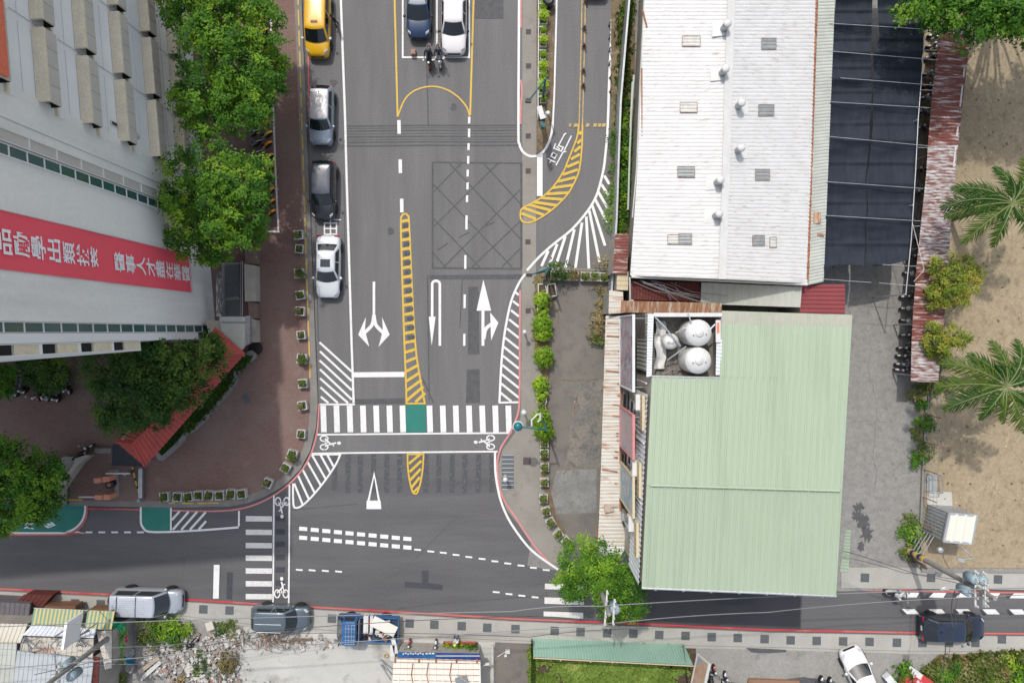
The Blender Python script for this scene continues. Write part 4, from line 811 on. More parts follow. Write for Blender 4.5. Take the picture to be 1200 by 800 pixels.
person('pedestrian in black standing beside the open side of the yellow taxi', P(395.5, 30), 200, STAND, ('cl_black', 'cl_black', 'skin', 'cl_black'))
person('person in a pale blue top and lime cap tending the booth flower bed', P(535, 743, .12), -70, STAND, ('cl_white', 'cl_jean', 'skin', 'cl_black'), helmet='cap_lime')
person('person in dark clothes standing on the rubble beside the green weeds', P(232, 747, .12), 60, STAND, ('cl_navy', 'cl_black', 'skin', 'cl_black'))
# ---------------------------------------------------------------- office block on the left (its east face, seen from above)
def F(u, z, n=0.0):      # u: photo pixels south of the drone, n: metres out from the wall
    return Vector(((-346.2 + .082 * u) * S + n * .9967, .75 - u * S + n * .0817, z))
def fbox(b, u0, u1, z0, z1, n0, n1, mi=0):
    vs = [F(u, z, n) for n in (n0, n1) for u, z in ((u0, z0), (u1, z0), (u1, z1), (u0, z1))]
    b.add(vs, [(0, 1, 2, 3), (7, 6, 5, 4), (0, 4, 5, 1), (1, 5, 6, 2), (2, 6, 7, 3), (3, 7, 4, 0)], mi)
BT = 24.0
off = thing('office_block', 'tall grey tiled office block with rows of concrete window boxes', 'building', F(-80, 0))
b = MB(); fbox(b, -150, -7, 0, BT, -28, 0); b.build('wall', A['bld_tile'], off)
b = MB(); fbox(b, -560, -150, 0, BT, -28, -.02); b.build('wall', A['bld_panel'], off)
b = MB(); fbox(b, -7, 9, 0, BT, -26, -.35); b.build('wall', A['bld_grey'], off)
b = MB(); fbox(b, 9, 18, 10.3, BT, -24, -.03); b.build('wall', A['bld_panel'], off)
b = MB(); fbox(b, -176, -150.5, 0, BT, -1, .06); b.build('wall', A['bld_tile'], off)
b = MB(); fbox(b, -560, 18, BT, BT + .9, -28, .12); b.build('parapet', A['bld_panel'], off)
# two glazed strips that climb the wall
def strip(u0, u1, z0, z1, n, dz, mt='bld_glass'):
    b = MB(); fbox(b, u0, u1, z0, z1, n - .12, n); s_ = b.build('window', A[mt], off)
    b = MB(); fbox(b, u0 - .6, u0, z0, z1, n - .1, n + .06); fbox(b, u1, u1 + .6, z0, z1, n - .1, n + .06)
    z = z0
    while z < z1: fbox(b, u0, u1, z, z + .06, n - .05, n + .04); z += dz
    b.build('frame', A['bld_frame'], s_)
strip(-6.2, .6, .8, BT - .2, -.10, 1.25); strip(-130.5, -123, 1.5, BT - .2, .10, 1.15); strip(-141, -133, 1.5, BT - .2, .14, 1.9, 'bld_grey')
b = MB(); fbox(b, 1.6, 8.6, 3.0, BT, -.5, .02); b.build('wall_panel', A['bld_panel'], off)
z = 10.6
while z < BT:
    b = MB(); fbox(b, 9.4, 16.8, z, z + 1.55, -.2, .10); b.build('balcony_panel', A['bld_conc'], off)
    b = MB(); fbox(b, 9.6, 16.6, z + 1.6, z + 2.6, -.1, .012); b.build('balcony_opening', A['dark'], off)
    b = MB(); fbox(b, 9.0, 9.5, z, z + 2.8, -.1, .16); fbox(b, 16.8, 17.4, z, z + 2.8, -.1, .16); fbox(b, 9.5, 16.8, z + 2.62, z + 2.8, -.1, .13); b.build('balcony_frame', A['bld_panel'], off); z += 2.8
for ci, us in enumerate((-174, -236.5, -299, -361.5, -424)):
    for z in (4.0, 7.45, 10.9, 14.3, 17.65, 21.0, 24.3):
        if ci >= 3 and z < 10: continue
        u0, u1 = us - 56, us; zt = z
        b = MB(); fbox(b, u0, u1, zt - .14, zt, 0, .60); fbox(b, u0, u0 + 1.6, zt - .95, zt - .14, 0, .58); wb = b.build('window_box', A['bld_conc'], off)
        b = MB(); fbox(b, u0 + .2, u1 - .2, zt - .93, zt - .142, .50, .585)
        for q in (.25, .5, .75): fbox(b, u0 + 56 * q - .3, u0 + 56 * q + .3, zt - .92, zt - .16, .585, .61)
        b.build('front_panel', A['bld_grey'], wb)
        b = MB(); fbox(b, u0, u1, zt - .97, zt - .93, .02, .5); b.build('box_underside', A['dark'], wb)  # near-black sheet standing in for the shade beneath the box
        b = MB(); fbox(b, u0 + 4, u1 + 5, zt - 1.32, zt - 1.16, 0, .22); b.build('sill', A['bld_conc'], off)
        b = MB(); fbox(b, u0 + 4, u1 + 5, zt - 1.75, zt - 1.32, 0, .12); fbox(b, u0 + 1, u1 + 3, zt - 2.5, zt - 2.46, 0, .03); b.build('ledge', A['bld_panel'], off)
    b = MB(); fbox(b, us + 1.6, us + 2.1, 2, BT, 0, .02); b.build('wall_joint', A['bld_grey'], off)
b = MB(); fbox(b, -320, -175, 20.4, BT, 0, .75)
for i in range(8): fbox(b, -320, -175, 20.5 + i * .42, 20.53 + i * .42, .75, .765)
b.build('tiled_pier', A['bld_orange'], off)
t = MB(); t.lathe(F(-184, 9.6, .30), [(.10, -.2), (.22, -.1), (.24, .25), (.16, .25), (.12, .05)], 14); t.build('vent_pipe', A['planter'], off)
t = MB(); fbox(t, -190, -186, 10.9, 11.6, 0, .05); fbox(t, -189.4, -186.6, 11.0, 11.5, .05, .06, 1); t.build('wall_lamp', [A['white_paint'], A['black']], off)
# banner with its lettering
ban = thing('banner', 'long red cloth banner with white characters hanging down the grey office wall', 'banner', F(-62, 3.6, .08))
b = MB(); rows = [[F(-83.2 + 41 * i / 8, 3.6 + (22 * j / 24), .06 + .035 * math.sin(j * 1.3 + i) * math.sin(i * 1.1 + j * .4)) for i in range(9)] for j in range(25)]; b.grid(rows); b.build('cloth', A['banner_red'], ban, smooth=True)
b = MB(); fbox(b, -83.6, -41.8, 3.50, 3.62, .03, .12); fbox(b, -83.7, -83.2, 3.6, 25.6, .03, .11); b.build('hem', A['white_paint'], ban)
def zx(px, py): k = -346.2 / ((px - 600) - .082 * (py - 388)); return H * (1 - k)
CH = [('品', -9, 11.5), ('勵', 14, 32.5), ('學', 34, 51), ('出', 53, 68.7), ('類', 71, 85), ('拔', 87, 101), ('萃', 103, 115.5), ('醫', 131, 142.5), ('事', 144, 155), ('人', 156.5, 167), ('才', 168, 178.5), ('盡', 179, 189), ('在', 190.5, 199), ('華', 200, 208.3), ('醫', 209.3, 218)]
def glyph(ch, bold=.0):
    c = bpy.data.curves.new('g', 'FONT'); c.body = ch; c.size = 1; c.offset = bold; c.fill_mode = 'FRONT'; c.resolution_u = 3
    o = bpy.data.objects.new('g', c); COL.objects.link(o); bpy.context.view_layer.update()
    me = bpy.data.meshes.new_from_object(o.evaluated_get(bpy.context.evaluated_depsgraph_get())); bpy.data.objects.remove(o); bpy.data.curves.remove(c)
    v = [tuple(p.co) for p in me.vertices]; f_ = [tuple(p.vertices) for p in me.polygons]; bpy.data.meshes.remove(me)
    return v, f_
b = MB()
for ch, x0, x1 in CH:
    v, fs = glyph(ch, .016)
    if not v: continue
    z1, z0 = zx(x0, 296), zx(x1, 296); a0, a1 = min(p[0] for p in v), max(p[0] for p in v); c0, c1 = min(p[1] for p in v), max(p[1] for p in v); wv = 17.5
    b.add([F(-61.5 + wv / 2 - wv * (p[0] - a0) / (a1 - a0), z0 + (z1 - z0) * (p[1] - c0) / (c1 - c0), .115) for p in v], fs)
b.build('lettering', A['banner_white'], ban)

# ---------------------------------------------------------------- gatehouse roof, annex, walls at the plaza
g = thing('gatehouse', 'long low gatehouse with a hipped red tile roof beside the curved hedge', 'building', P(215, 475, 0))
E = [P(253, 384, 3.0), P(287, 414, 3.0), P(170, 546, 3.0), P(136, 517, 3.0)]; R0, R1 = P(254, 415, 4.2), P(156, 520, 4.2)
b = MB(); b.prism([q.xy for q in (P(247, 394, 3.3), P(263, 412, 3.3), P(160, 526, 3.3), P(143, 514, 3.3))], 0, 3.4); b.build('wall', A['wallc'], g)
b = MB(); b.cor(R0, R1, E[2], E[1], .34, .05, seg=1); b.cor(R0, R1, E[3], E[0], .34, .05, seg=1); b.cor(E[0], E[1], R0 + Vector((.02, 0, 0)), R0, .34, .04, seg=1); b.cor(E[2], E[3], R1 + Vector((.02, 0, 0)), R1, .34, .04, seg=1); rf = b.build('roof', A['tile_roof'], g)
b = MB(); up = Vector((0, 0, .06)); b.tube(R0 + up, R1 + up, .09)
for e, q in ((E[0], R0), (E[1], R0), (E[2], R1), (E[3], R1)): b.tube(e + up, q + up, .075)
for i in range(7):
    a_ = R0.lerp(R1, 0); t_ = (i + 1) / 8; b.tube(R0.lerp(E[1], t_) + up * .6, R1.lerp(E[2], t_) + up * .6, .022, n=4)
b.build('ridge_tile', A['tile_roof'], rf)
b = MB(); b.tube(P(285, 416, 2.9), P(286, 417, .1), .05); b.build('downpipe', A['white_paint'], g)
t = thing('annex_hut', 'small annex hut with a white panel roof between office block and gatehouse', 'building', P(274, 390))
b = MB(); b.prism(pp([(258, 376), (288, 376), (288, 402), (282, 408), (262, 392)]), 0, 2.4); b.build('wall', A['wallc'], t)
b = MB(); b.prism([P(x, y, 2.5).xy for x, y in ((257, 373), (288, 373), (288, 404), (284, 410), (261, 390))], 2.42, 2.55)
for i in range(11): b.box(P(274, 378 + i * 2.9, 2.56), (1.5, .03, .03))
b.build('roof', A['roof_white2'], t)
b = MB(); b.prism([P(x, y, 2.7).xy for x, y in ((258, 371), (288, 371), (288, 377), (258, 377))], 2.56, 2.75); b.build('gutter', A['galv'], t)
b = MB(); b.prism([P(x, y, 2.6).xy for x, y in ((288, 370), (293, 370), (293, 402), (288, 405))], 2.3, 2.62); b.build('roof_edge', A['grey_metal'], t)
t = thing('yard_pit', 'sunken dark yard with a grey grating beside the office block', 'yard', P(271, 340))
b = MB(); b.prism(pp([(262, 308), (282, 308), (282, 370), (263, 370)]), 0, .35); b.build('slab', A['conc_grey'], t)
b = MB(); b.prism([P(x, y, .5).xy for x, y in ((263, 310), (280, 310), (281, 346), (263, 349))], .36, .42); b.prism([P(x, y, .5).xy for x, y in ((264, 352), (281, 351), (281, 369), (264, 369))], .36, .44); b.build('grating', A['grate'], t)
b = MB()
for y in (308, 350, 370): b.tube(P(261, y, 1.0), P(284, y, 1.0), .03)
b.tube(P(284, 306, 1.0), P(284, 371, 1.0), .04); b.tube(P(282, 306, .8), P(282, 371, .8), .03); b.build('railing', A['grey_metal'], t)
b = MB(); r = random.Random(5)
for i in range(5): b.path([P(255 + r.uniform(0, 5) + 2 * math.sin(q + i), 318 + q * 7, 1.6 + .4 * r.random()) for q in range(8)], .035)
b.build('cable_bundle', A['wire_grey'], loc=P(257, 340, 0), label='bundle of grey cables hanging along the foot of the office wall', cat='cables')
b = MB(); r = random.Random(8); rows = [[P(253.5 + i * 2.0 + r.uniform(-.5, .5), 326 + j * 4.5, 1.2 + .35 * r.random()) for i in range(4)] for j in range(11)]; b.grid(rows); b.build('crumpled_sheet', A['white_paint'], label='crumpled white sheeting along the foot of the office wall', cat='sheeting')
w = thing('cream_wall', 'cream capped low wall between the dark yard and the brick walk', 'wall', P(292, 340))
for y0, y1, x0, m_ in ((286, 309, 285, 'brick'), (309, 353, 286, 'wallc'), (353, 373, 289, 'brick'), (373, 401, 294, 'wallc')):
    b = MB(); b.prism([P(x, y, 1).xy for x, y in ((x0, y0), (299, y0 + 2), (300, y1), (x0 + 1, y1))], 0, 1.0 if m_ == 'wallc' else .75); b.build('wall_bay', A[m_], w)
b = MB(); b.lathe(P(300, 408, .12), [(.45, 0), (.52, .1), (.50, .14), (.2, .16)], 24); b.lathe(P(300, 408, .12), [(.06, .16), (.07, .2)], 8); b.build('cast_iron_lid', A['black'], label='round black lid at the corner of the cream wall', cat='lid')
HO = [(287, 417), (297, 413), (301, 417), (291, 424), (280, 432), (277, 438), (278, 446), (268, 459), (255, 474), (244, 488), (232, 500), (221, 507), (217, 513), (208, 523), (197, 533), (192, 536), (186, 528)]
t = thing('hedge_bed', 'narrow planting bed with a stepped grey stone edge along the gatehouse', 'planter', P(245, 470))
b = MB(); b.prism([p.xy for p in pp(HO + [(178, 539), (284, 421)])], 0, .3); b.build('soil', A['soil'], t)
b = MB(); k_ = pp(HO)
for i in range(len(k_) - 1):
    a_, c_ = k_[i], k_[i + 1]; m_ = (a_ + c_) / 2; b.box((m_.x, m_.y, .22), ((c_ - a_).length + .1, .34, .46 + .002 * i), math.atan2(c_.y - a_.y, c_.x - a_.x))
b.build('stone_edge', A['stone'], t)
# paving patch and ramp wall, gate furniture
struct('paving_patch', [(133, 520), (146, 519), (170, 546), (132, 545)], 'patch', .128)
struct('ramp_step', [(114, 524), (133, 524), (133, 530), (114, 530)], 'stone', .35, .0)
w = thing('ramp_wall', 'pale slanting ramp wall beside the bottom left tree', 'wall', P(95, 550))
b = MB(); b.prism([p.xy for p in pp([(116, 531), (111, 533), (101, 542), (79, 573), (79, 590), (74, 590), (74, 573), (97, 540), (98, 534), (110, 530)])], 0, 1.0); b.build('wall', A['wallc'], w)
b = MB(); b.prism([p.xy for p in pp([(98, 534), (97, 540), (74, 573), (60, 575), (60, 548), (84, 532)])], .12, .75); b.build('ramp_slab', A['conc_grey'], w)
b = MB(); b.prism([p.xy for p in pp([(130, 549), (141, 549), (142, 580), (137, 580), (136, 562), (130, 562)])], .12, .28); b.build('traffic_island', A['stone'], label='small grey stone island under the salmon ticket machines', cat='traffic island')
for i, (x, y, lb, a_) in enumerate(((128, 558, 'salmon ticket machine standing furthest from the road on the stone island', 4), (129, 578, 'salmon ticket machine standing nearest the road on the stone island', -6))):
    t = thing('ticket_machine', lb, 'ticket machine', P(x + 3, y, .12), R(a_)); sal = plain('salmon_paint', (.62, .27, .19)); 
    b = MB(); b.box((.18, 0, .55), (.42, .36, 1.0)); b.build('column', sal, t, True)
    b = MB(); b.box((-.28, 0, 1.12), (.45, .34, .42)); b.build('head', sal, t, True)
    b = MB(); b.box((-.52, 0, 1.12), (.02, .24, .2)); b.build('screen', A['black'], t, True)
    b = MB(); b.box((.1, 0, 1.07), (.24, .38, .04)); b.build('cap', sal, t, True)
t = thing('barrel', 'dark round bin with a brown top between the two ticket machines', 'bin', P(134, 565, .12)); b = MB(); b.lathe((0, 0, 0), [(.25, 0), (.3, .35), (.28, .7), (.2, .72)], 14); b.build('body', A['black'], t, True, smooth=True); b = MB(); b.lathe((.05, 0, .7), [(.14, .0), (.16, .06), (.05, .1)], 10); b.build('lid', A['rust_line'], t, True)
for x0, x1, y, lb in ((124.5, 152, 554.5, 'white barrier arm lying over the upper ticket machine'), (93, 128, 582, 'white barrier arm across the entry lane near the road')):
    t = thing('barrier_arm', lb, 'barrier', P((x0 + x1) / 2, y, .12)); b = MB(); b.box(P((x0 + x1) / 2, y, 1.0), ((x1 - x0) * S, .09, .12)); b.build('arm', A['white_paint'], t); b = MB(); b.box(P(x1 - 2, y, .55), (.2, .2, .85)); b.build('post', A['grey_metal'], t)
t = thing('height_bar', 'leaning yellow and black height bar beside the gate', 'barrier', P(158, 566, .12)); b = MB(); b.tube(P(155, 547, .5), P(164.5, 585, .5), .06)
for i in range(4): b.tube(P(155 + 9.5 * (i * .25 + .08), 547 + 38 * (i * .25 + .08), .5), P(155 + 9.5 * (i * .25 + .17), 547 + 38 * (i * .25 + .17), .5), .064, mi=1)
b.build('bar', [A['yellow'], A['black']], t); b = MB(); b.tube(P(155.5, 549, .1), P(155.5, 549, .55), .05); b.tube(P(164.5, 585, .1), P(164.5, 585, .55), .07); b.build('support', A['yellow_worn'], t)
t = thing('gate', 'blue grey sliding gate standing open beside the yellow bar', 'gate', P(165, 566, .12)); b = MB(); b.box(P(165, 566, .42), (.10, 2.1, .5)); b.build('panel', A['galv'], t); b = MB(); b.box(P(165, 566, .70), (.20, 2.14, .06)); b.build('top_rail', A['galv'], t); b = MB(); b.box(P(165, 585, .45), (.2, .2, .7)); b.build('post', A['grey_metal'], t)
t = thing('sign_post', 'round blue sign seen from above at the foot of the trees', 'sign', P(289, 280, .12)); b = MB(); b.tube((0, 0, 0), (0, 0, 2.6), .04); b.build('post', A['grey_metal'], t, True); b = MB(); b.lathe((-.3, 0, 2.6), [(.4, -.05), (.44, 0), (.40, .05), (.05, .12)], 20); b.build('disc', plain('sign_blue', (.05, .25, .36)), t, True)

# ---------------------------------------------------------------- white warehouse
wh = thing('warehouse', 'large warehouse with a white ribbed gable roof and grey skylights', 'building', P(850, 150))
ZE, ZR = 4.8, 6.6
LE = [(758, -70), (751, 100), (747, 200), (738.5, 323)]; RI = [(860, -70), (853.5, 100), (851, 200), (846.5, 327)]; RE = [(959, -70), (954.5, 100), (952, 200), (946, 332)]
for nm, e in (('roof', LE), ('roof', RE)):
    b = MB()
    for i in range(3): b.cor(P(*e[i], ZE), P(*e[i + 1], ZE), P(*RI[i + 1], ZR), P(*RI[i], ZR), .25, .02, seg=3)
    b.build(nm, A['roof_white'], wh)
b = MB()
for i in range(3):
    a_, c_ = P(*RI[i], ZR + .06), P(*RI[i + 1], ZR + .06); w_ = Vector((.26, 0, -.06))
    b.add([a_ - w_, c_ - w_, c_, a_], [(0, 1, 2, 3)]); b.add([a_, c_, c_ + w_, a_ + w_], [(0, 1, 2, 3)])
b.build('ridge_cap', A['white_paint'], wh)
b = MB(); b.prism([P(*q, ZE).xy + Vector(o) for q, o in ((LE[0], (.45, 0)), (RE[0], (-.1, 0)), (RE[3], (-.1, .25)), (LE[3], (.45, .25)))], 0, 4.6); b.build('wall', A['clad_dirty'], wh)
b = MB(); b.path([P(740, 324, ZE - .02), P(846, 328.5, ZE + .3), P(946, 333, ZE - .02)], .11, n=8); b.build('gutter', A['white_paint'], wh)
b = MB(); b.path([P(758.5, -70, ZE - .02), P(750, 100, ZE - .02), P(746, 200, ZE - .02), P(741, 255, ZE - .02)], .05); b.build('gutter', A['roof_white2'], wh)
b = MB()
for i in range(60):
    t_ = i / 60; q = P(946.5 + (959 - 946.5) * (1 - t_), 330 - (1 - t_) * 395, ZE + .04); b.box(q, (.10 + .09 * abs(math.sin(i * 5.1)), .41, .012))
b.build('rust_edge', A['rust_line'], wh)
b = MB(); b.path([P(753, 12, ZE + .05), P(758, 32, ZE + .12)], .06); b.path([P(752, 80, ZE + .04), P(752.5, 160, ZE + .04)], .05); b.build('rust_edge', A['rust_line'], wh)
def skylight(x, y, w_, h_, side, mt):
    zf = lambda xx, yy: ZE + (ZR - ZE) * max(0, min(1, (xx - (754 - yy * .046)) / (104.0) if side < 0 else ((957.5 - yy * .034) - xx) / 100.0)) + .055
    b = MB(); pts = [(x - w_ / 2, y - h_ / 2), (x + w_ / 2, y - h_ / 2), (x + w_ / 2, y + h_ / 2), (x - w_ / 2, y + h_ / 2)]; c = [P(px, py, zf(px, py)) for px, py in pts]
    b.cor(c[0], c[3], c[2], c[1], .2, .03, seg=1); s_ = b.build('skylight', A[mt], wh)
    b = MB()
    for i in range(4): b.tube(c[i] + Vector((0, 0, .02)), c[(i + 1) % 4] + Vector((0, 0, .02)), .025, n=4)
    b.build('flashing', A['sky_edge'], s_)
A['sky_edge'] = mat('skylight_edge', (.36, .31, .27), .8, col2=(.25, .13, .08), scale=4, lo=.5, hi=.6); A['skyl'] = mat('skylight_sheet', (.24, .26, .27), .4, col2=(.34, .35, .34), scale=3, fine=.1); A['skyl2'] = mat('skylight_faded', (.60, .60, .58), .5, col2=(.5, .48, .42), scale=3, fine=.08)
for q in ((810, 48.5, 21, 12, -1, 'skyl2'), (807, 126, 20, 12, -1, 'skyl2'), (804, 201.5, 20, 12, -1, 'skyl'), (803, 280, 15, 12, -1, 'skyl'), (789, 280.5, 13, 11, -1, 'skyl2'), (901, 51.5, 17, 13, 1, 'skyl'), (898, 129.5, 18, 13, 1, 'skyl'), (893.5, 205, 17, 13, 1, 'skyl'), (889, 282, 14, 12, 1, 'skyl'), (906, 284, 8, 12, 1, 'skyl2')): skylight(*q)
for i, (x, y, s_) in enumerate(((848, 34, -1), (846, 86, -1), (864.5, 125, 1), (864, 177, 1), (840, 214, -1), (838.5, 253, -1))):
    zr = ZE + (ZR - ZE) * (1 - abs(x - 853.5 + y * .015) / 103) ; p = P(x, y, zr)
    b = MB(); b.lathe(p, [(.22, -.2), (.23, .62), (.17, .7)], 16); v_ = b.build('roof_vent', A['galv'], wh, smooth=True)
    b = MB(); b.lathe(p + Vector((0, 0, .70)), [(.20, 0), (.26, .06), (.20, .15), (.05, .2)], 16); b.build('cap', A['white_paint'], v_, smooth=True)
    b = MB(); b.box(p + Vector((s_ * .22, 0, .035 - .06)), (.95, .9, .02), rot=Euler((0, math.atan(.26) * s_, 0))); b.build('flashing', A['white_paint'], v_)
# lean to on its east side
lt = thing('lean_to', 'narrow pale ribbed lean-to roof along the east side of the white warehouse', 'roof', P(945, 150))
b = MB(); b.cor(P(961, -70, 4.55), P(947, 334, 4.55), P(965, 330, 4.2), P(981, -70, 4.2), .22, .03, seg=2); b.build('roof', A['roof_white2'], lt)
b = MB(); b.prism([P(*q, 4.2).xy for q in ((962, -70), (979, -70), (963, 328), (948, 330))], 0, 4.0); b.build('wall', A['clad_dirty'], lt)
for x, y, z, sx, sy in ((957.5, 255, 4.5, .5, .75), (962, 275, 4.42, .5, .15)): b = MB(); b.box(P(x, y, z), (sx, sy, .03)); b.build('roof_patch', A['roof_brownrust'], lt)
# fence beside the lane and little roofs
f_ = thing('metal_fence', 'long blue grey sheet metal fence along the slip lane', 'fence', P(722, 150))
FL = [(737, -70), (733, 0), (727, 70), (722, 130), (719.5, 200), (717.5, 260), (714, 318), (711.5, 345), (709.5, 378)]
for i in range(len(FL) - 1):
    a_, c_ = P(*FL[i]), P(*FL[i + 1]); b = MB(); b.cor(a_, c_, c_ + Vector((0, 0, 2.1)), a_ + Vector((0, 0, 2.1)), .25, .05, seg=1); b.build('fence_panel', A['galv'], f_)
    b = MB(); m_ = (a_ + c_) / 2; dd = c_ - a_; b.box((m_.x, m_.y, 2.13), (dd.length + .05, .13, .07 + .001 * i), math.atan2(dd.y, dd.x)); b.build('top_rail', A['galv'], f_)
    b = MB(); b.tube(a_, a_ + Vector((0, 0, 2.05)), .04); b.build('post', A['grey_metal'], f_)
b = MB(); b.path([P(743, 88, 2.2), P(740, 130, 2.2), P(738, 180, 2.2), P(736, 246, 2.2)], .07); b.path([P(741, 96, 2.2), P(738.5, 150, 2.2)], .05); b.build('pale_pipe', plain('pipe_green', (.45, .52, .47)), label='pale green pipe running beside the west wall of the warehouse', cat='pipe')
def small_roof(name, label, q, z, mt, pitch=.22, prof='sin', dz=(0, 0), walls=True, rot=False, cat='roof', wallm='clad_dirty'):
    c = [P(x, y, z + (dz[0] if i in (0, 1) else dz[1])) for i, (x, y) in enumerate(q)]
    t_ = thing(name, label, cat, (sum(c, Vector()) / 4) * Vector((1, 1, 0)) if False else Vector((sum(p.x for p in c) / 4, sum(p.y for p in c) / 4, 0)))
    b_ = MB(); b_.cor(*(c if not rot else c[1:] + c[:1]), pitch, .035, prof, seg=2); b_.build('roof', A[mt], t_)
    if walls:
        ce = sum(c, Vector()) / 4; b_ = MB(); b_.prism([(p.lerp(ce, .07)).xy for p in c], 0, z + min(dz) - .12); b_.build('wall', A[wallm], t_)
    return t_
small_roof('rusty_roof', 'small rust red ribbed roof between the fence and the white warehouse', [(721, 274), (718, 321), (735, 321), (737, 274)], 3.6, 'roof_rust', .2)
small_roof('cream_roof', 'small cream sheet lying between the rust red roof and the rusty canopy', [(723, 318), (722.5, 340), (736, 340.5), (736.5, 318)], 3.4, 'cream', .3, 'rib')
small_roof('dark_rusty_roof', 'dark rusty ribbed roof crossed by loose wires below the white warehouse', [(740, 329), (822, 331), (821, 353), (739, 351)], 4.0, 'roof_darkrust', .2, rot=False)
small_roof('pale_sheet_roof', 'pale ribbed sheet roof between the warehouse and the green roof', [(822, 331), (940, 336), (938, 360), (821, 356)], 4.1, 'roof_white2', .45, 'rib', dz=(.2, 0))
small_roof('red_ribbed_roof', 'dark red ribbed roof beside the green roof and the alley', [(938, 333), (937, 367), (990, 368), (990, 333)], 4.0, 'roof_red', .27)
small_roof('brown_canopy', 'rusty brown sheet canopy above the water tanks', [(728, 352), (846, 355), (846, 367), (727, 366)], 4.6, 'roof_brownrust', .26, dz=(.3, 0))
small_roof('white_canopy', 'dirty white sheet canopy beside the end of the metal fence', [(714, 340), (713, 368), (731, 367), (730, 342)], 3.6, 'awn_white', .4, 'rib')
b = MB(); r = random.Random(4)
for i in range(11): x0 = r.uniform(738, 790); b.path([P(x0, 328 + r.uniform(0, 4), 4.6), P(x0 + 25, 338 + r.uniform(-4, 6), 4.7), P(x0 + r.uniform(30, 75), 350 + r.uniform(-6, 6), 4.5)], .02, n=4)
b.build('loose_cables', A['wire_grey'], label='tangle of loose grey wires over the dark rusty roof', cat='wires')
b = MB(); b.path([P(738, 325, 5.0), P(738.5, 352, 4.2), P(742, 352, 4.2)], .06); b.build('white_pipe', A['white_paint'], label='white drain pipe at the south west corner of the warehouse', cat='pipe')

# ---------------------------------------------------------------- green roofed building
gb = thing('workshop_building', 'three storey building with a large pale green ribbed roof', 'building', P(840, 500))
ZG = 10.0
def Lx(y): return 764 - (y - 440) * .0486
def Rx(y): return 999 - (y - 369) * .0579
def q4(x0, y0, x1, y1, x2, y2, x3, y3, za, zb): return P(x0, y0, za), P(x1, y1, za), P(x2, y2, zb), P(x3, y3, zb)
b = MB()
b.cor(*q4(846, 364, 999, 369, Rx(442), 442.5, 843.5, 442, ZG - .1, ZG + .1), .38, .038, 'rib', 2)
b.cor(*q4(764, 441, Rx(442), 442.5, Rx(574), 574, Lx(568), 568, ZG + .1, ZG + .4), .38, .038, 'rib', 2)
b.cor(*q4(Lx(568), 568, Rx(574), 574, 980, 697, 752, 687.5, ZG + .38, ZG), .38, .038, 'rib', 2)
b.build('roof', A['roof_green'], gb)
b = MB(); a_, c_ = P(Lx(568) + 4, 568.5, ZG + .46), P(Rx(574) - 3, 575, ZG + .46); b.tube(a_, c_, .07, n=6); b.build('ridge_cap', A['roof_green'], gb)
foot = [P(x, y, ZG) for x, y in ((764, 441), (843.5, 442), (846, 365), (997, 370), (978, 694), (753, 684.5))]
b = MB(); b.prism([p.xy for p in foot], 0, ZG - .06); b.build('wall', A['wallc'], gb)
b = MB(); b.prism([P(x, y, ZG).xy for x, y in ((762, 366), (846, 366), (844, 442), (764, 441))], 0, 8.4); b.build('tank_deck', A['lot_mottle'], gb)
b = MB(); b.prism([P(x, y, ZG).xy for x, y in ((766, 366.5), (846, 366.5), (846, 371), (766, 371))], 8.4, ZG); b.build('parapet', A['white_paint'], gb)
b = MB(); b.cor(*[P(*q) for q in ((839.5, 398, ZG), (838.5, 440, ZG), (845, 440, ZG), (846, 398, ZG))], .2, .05, seg=1); b.build('parapet', A['clad_white'], gb)
b = MB(); b.box(P(841.5, 388, ZG + .1), (.28, 1.3, .1)); b.box(P(841.5, 384, ZG + .16), (.14, .6, .03), mi=1); b.build('parapet_panel', [A['white_paint'], A['bld_orange']], gb)
b = MB(); b.cor(P(759, 368, ZG), P(757.5, 442, ZG), P(763.5, 441, ZG), P(766, 368, ZG), .16, .04, seg=1); b.build('parapet', A['clad_white'], gb)
b = MB(); b.tube(P(764, 441, ZG + .1), P(843, 442.5, ZG + .1), .05); b.build('flashing', A['galv'], gb)
b = MB(); b.tube(P(752, 688.5, ZG - .02), P(980, 698, ZG - .02), .07, n=6); b.build('gutter', A['galv'], gb)
b = MB()
for i in range(7): t_ = (i + .5) / 7; b.tube(P(752 + 228 * t_, 689.5 + 9.3 * t_, ZG - .1), P(752 + 228 * t_, 690.5 + 9.3 * t_, ZG - .1), .08, n=5)
b.build('gutter_bracket', A['galv'], gb)
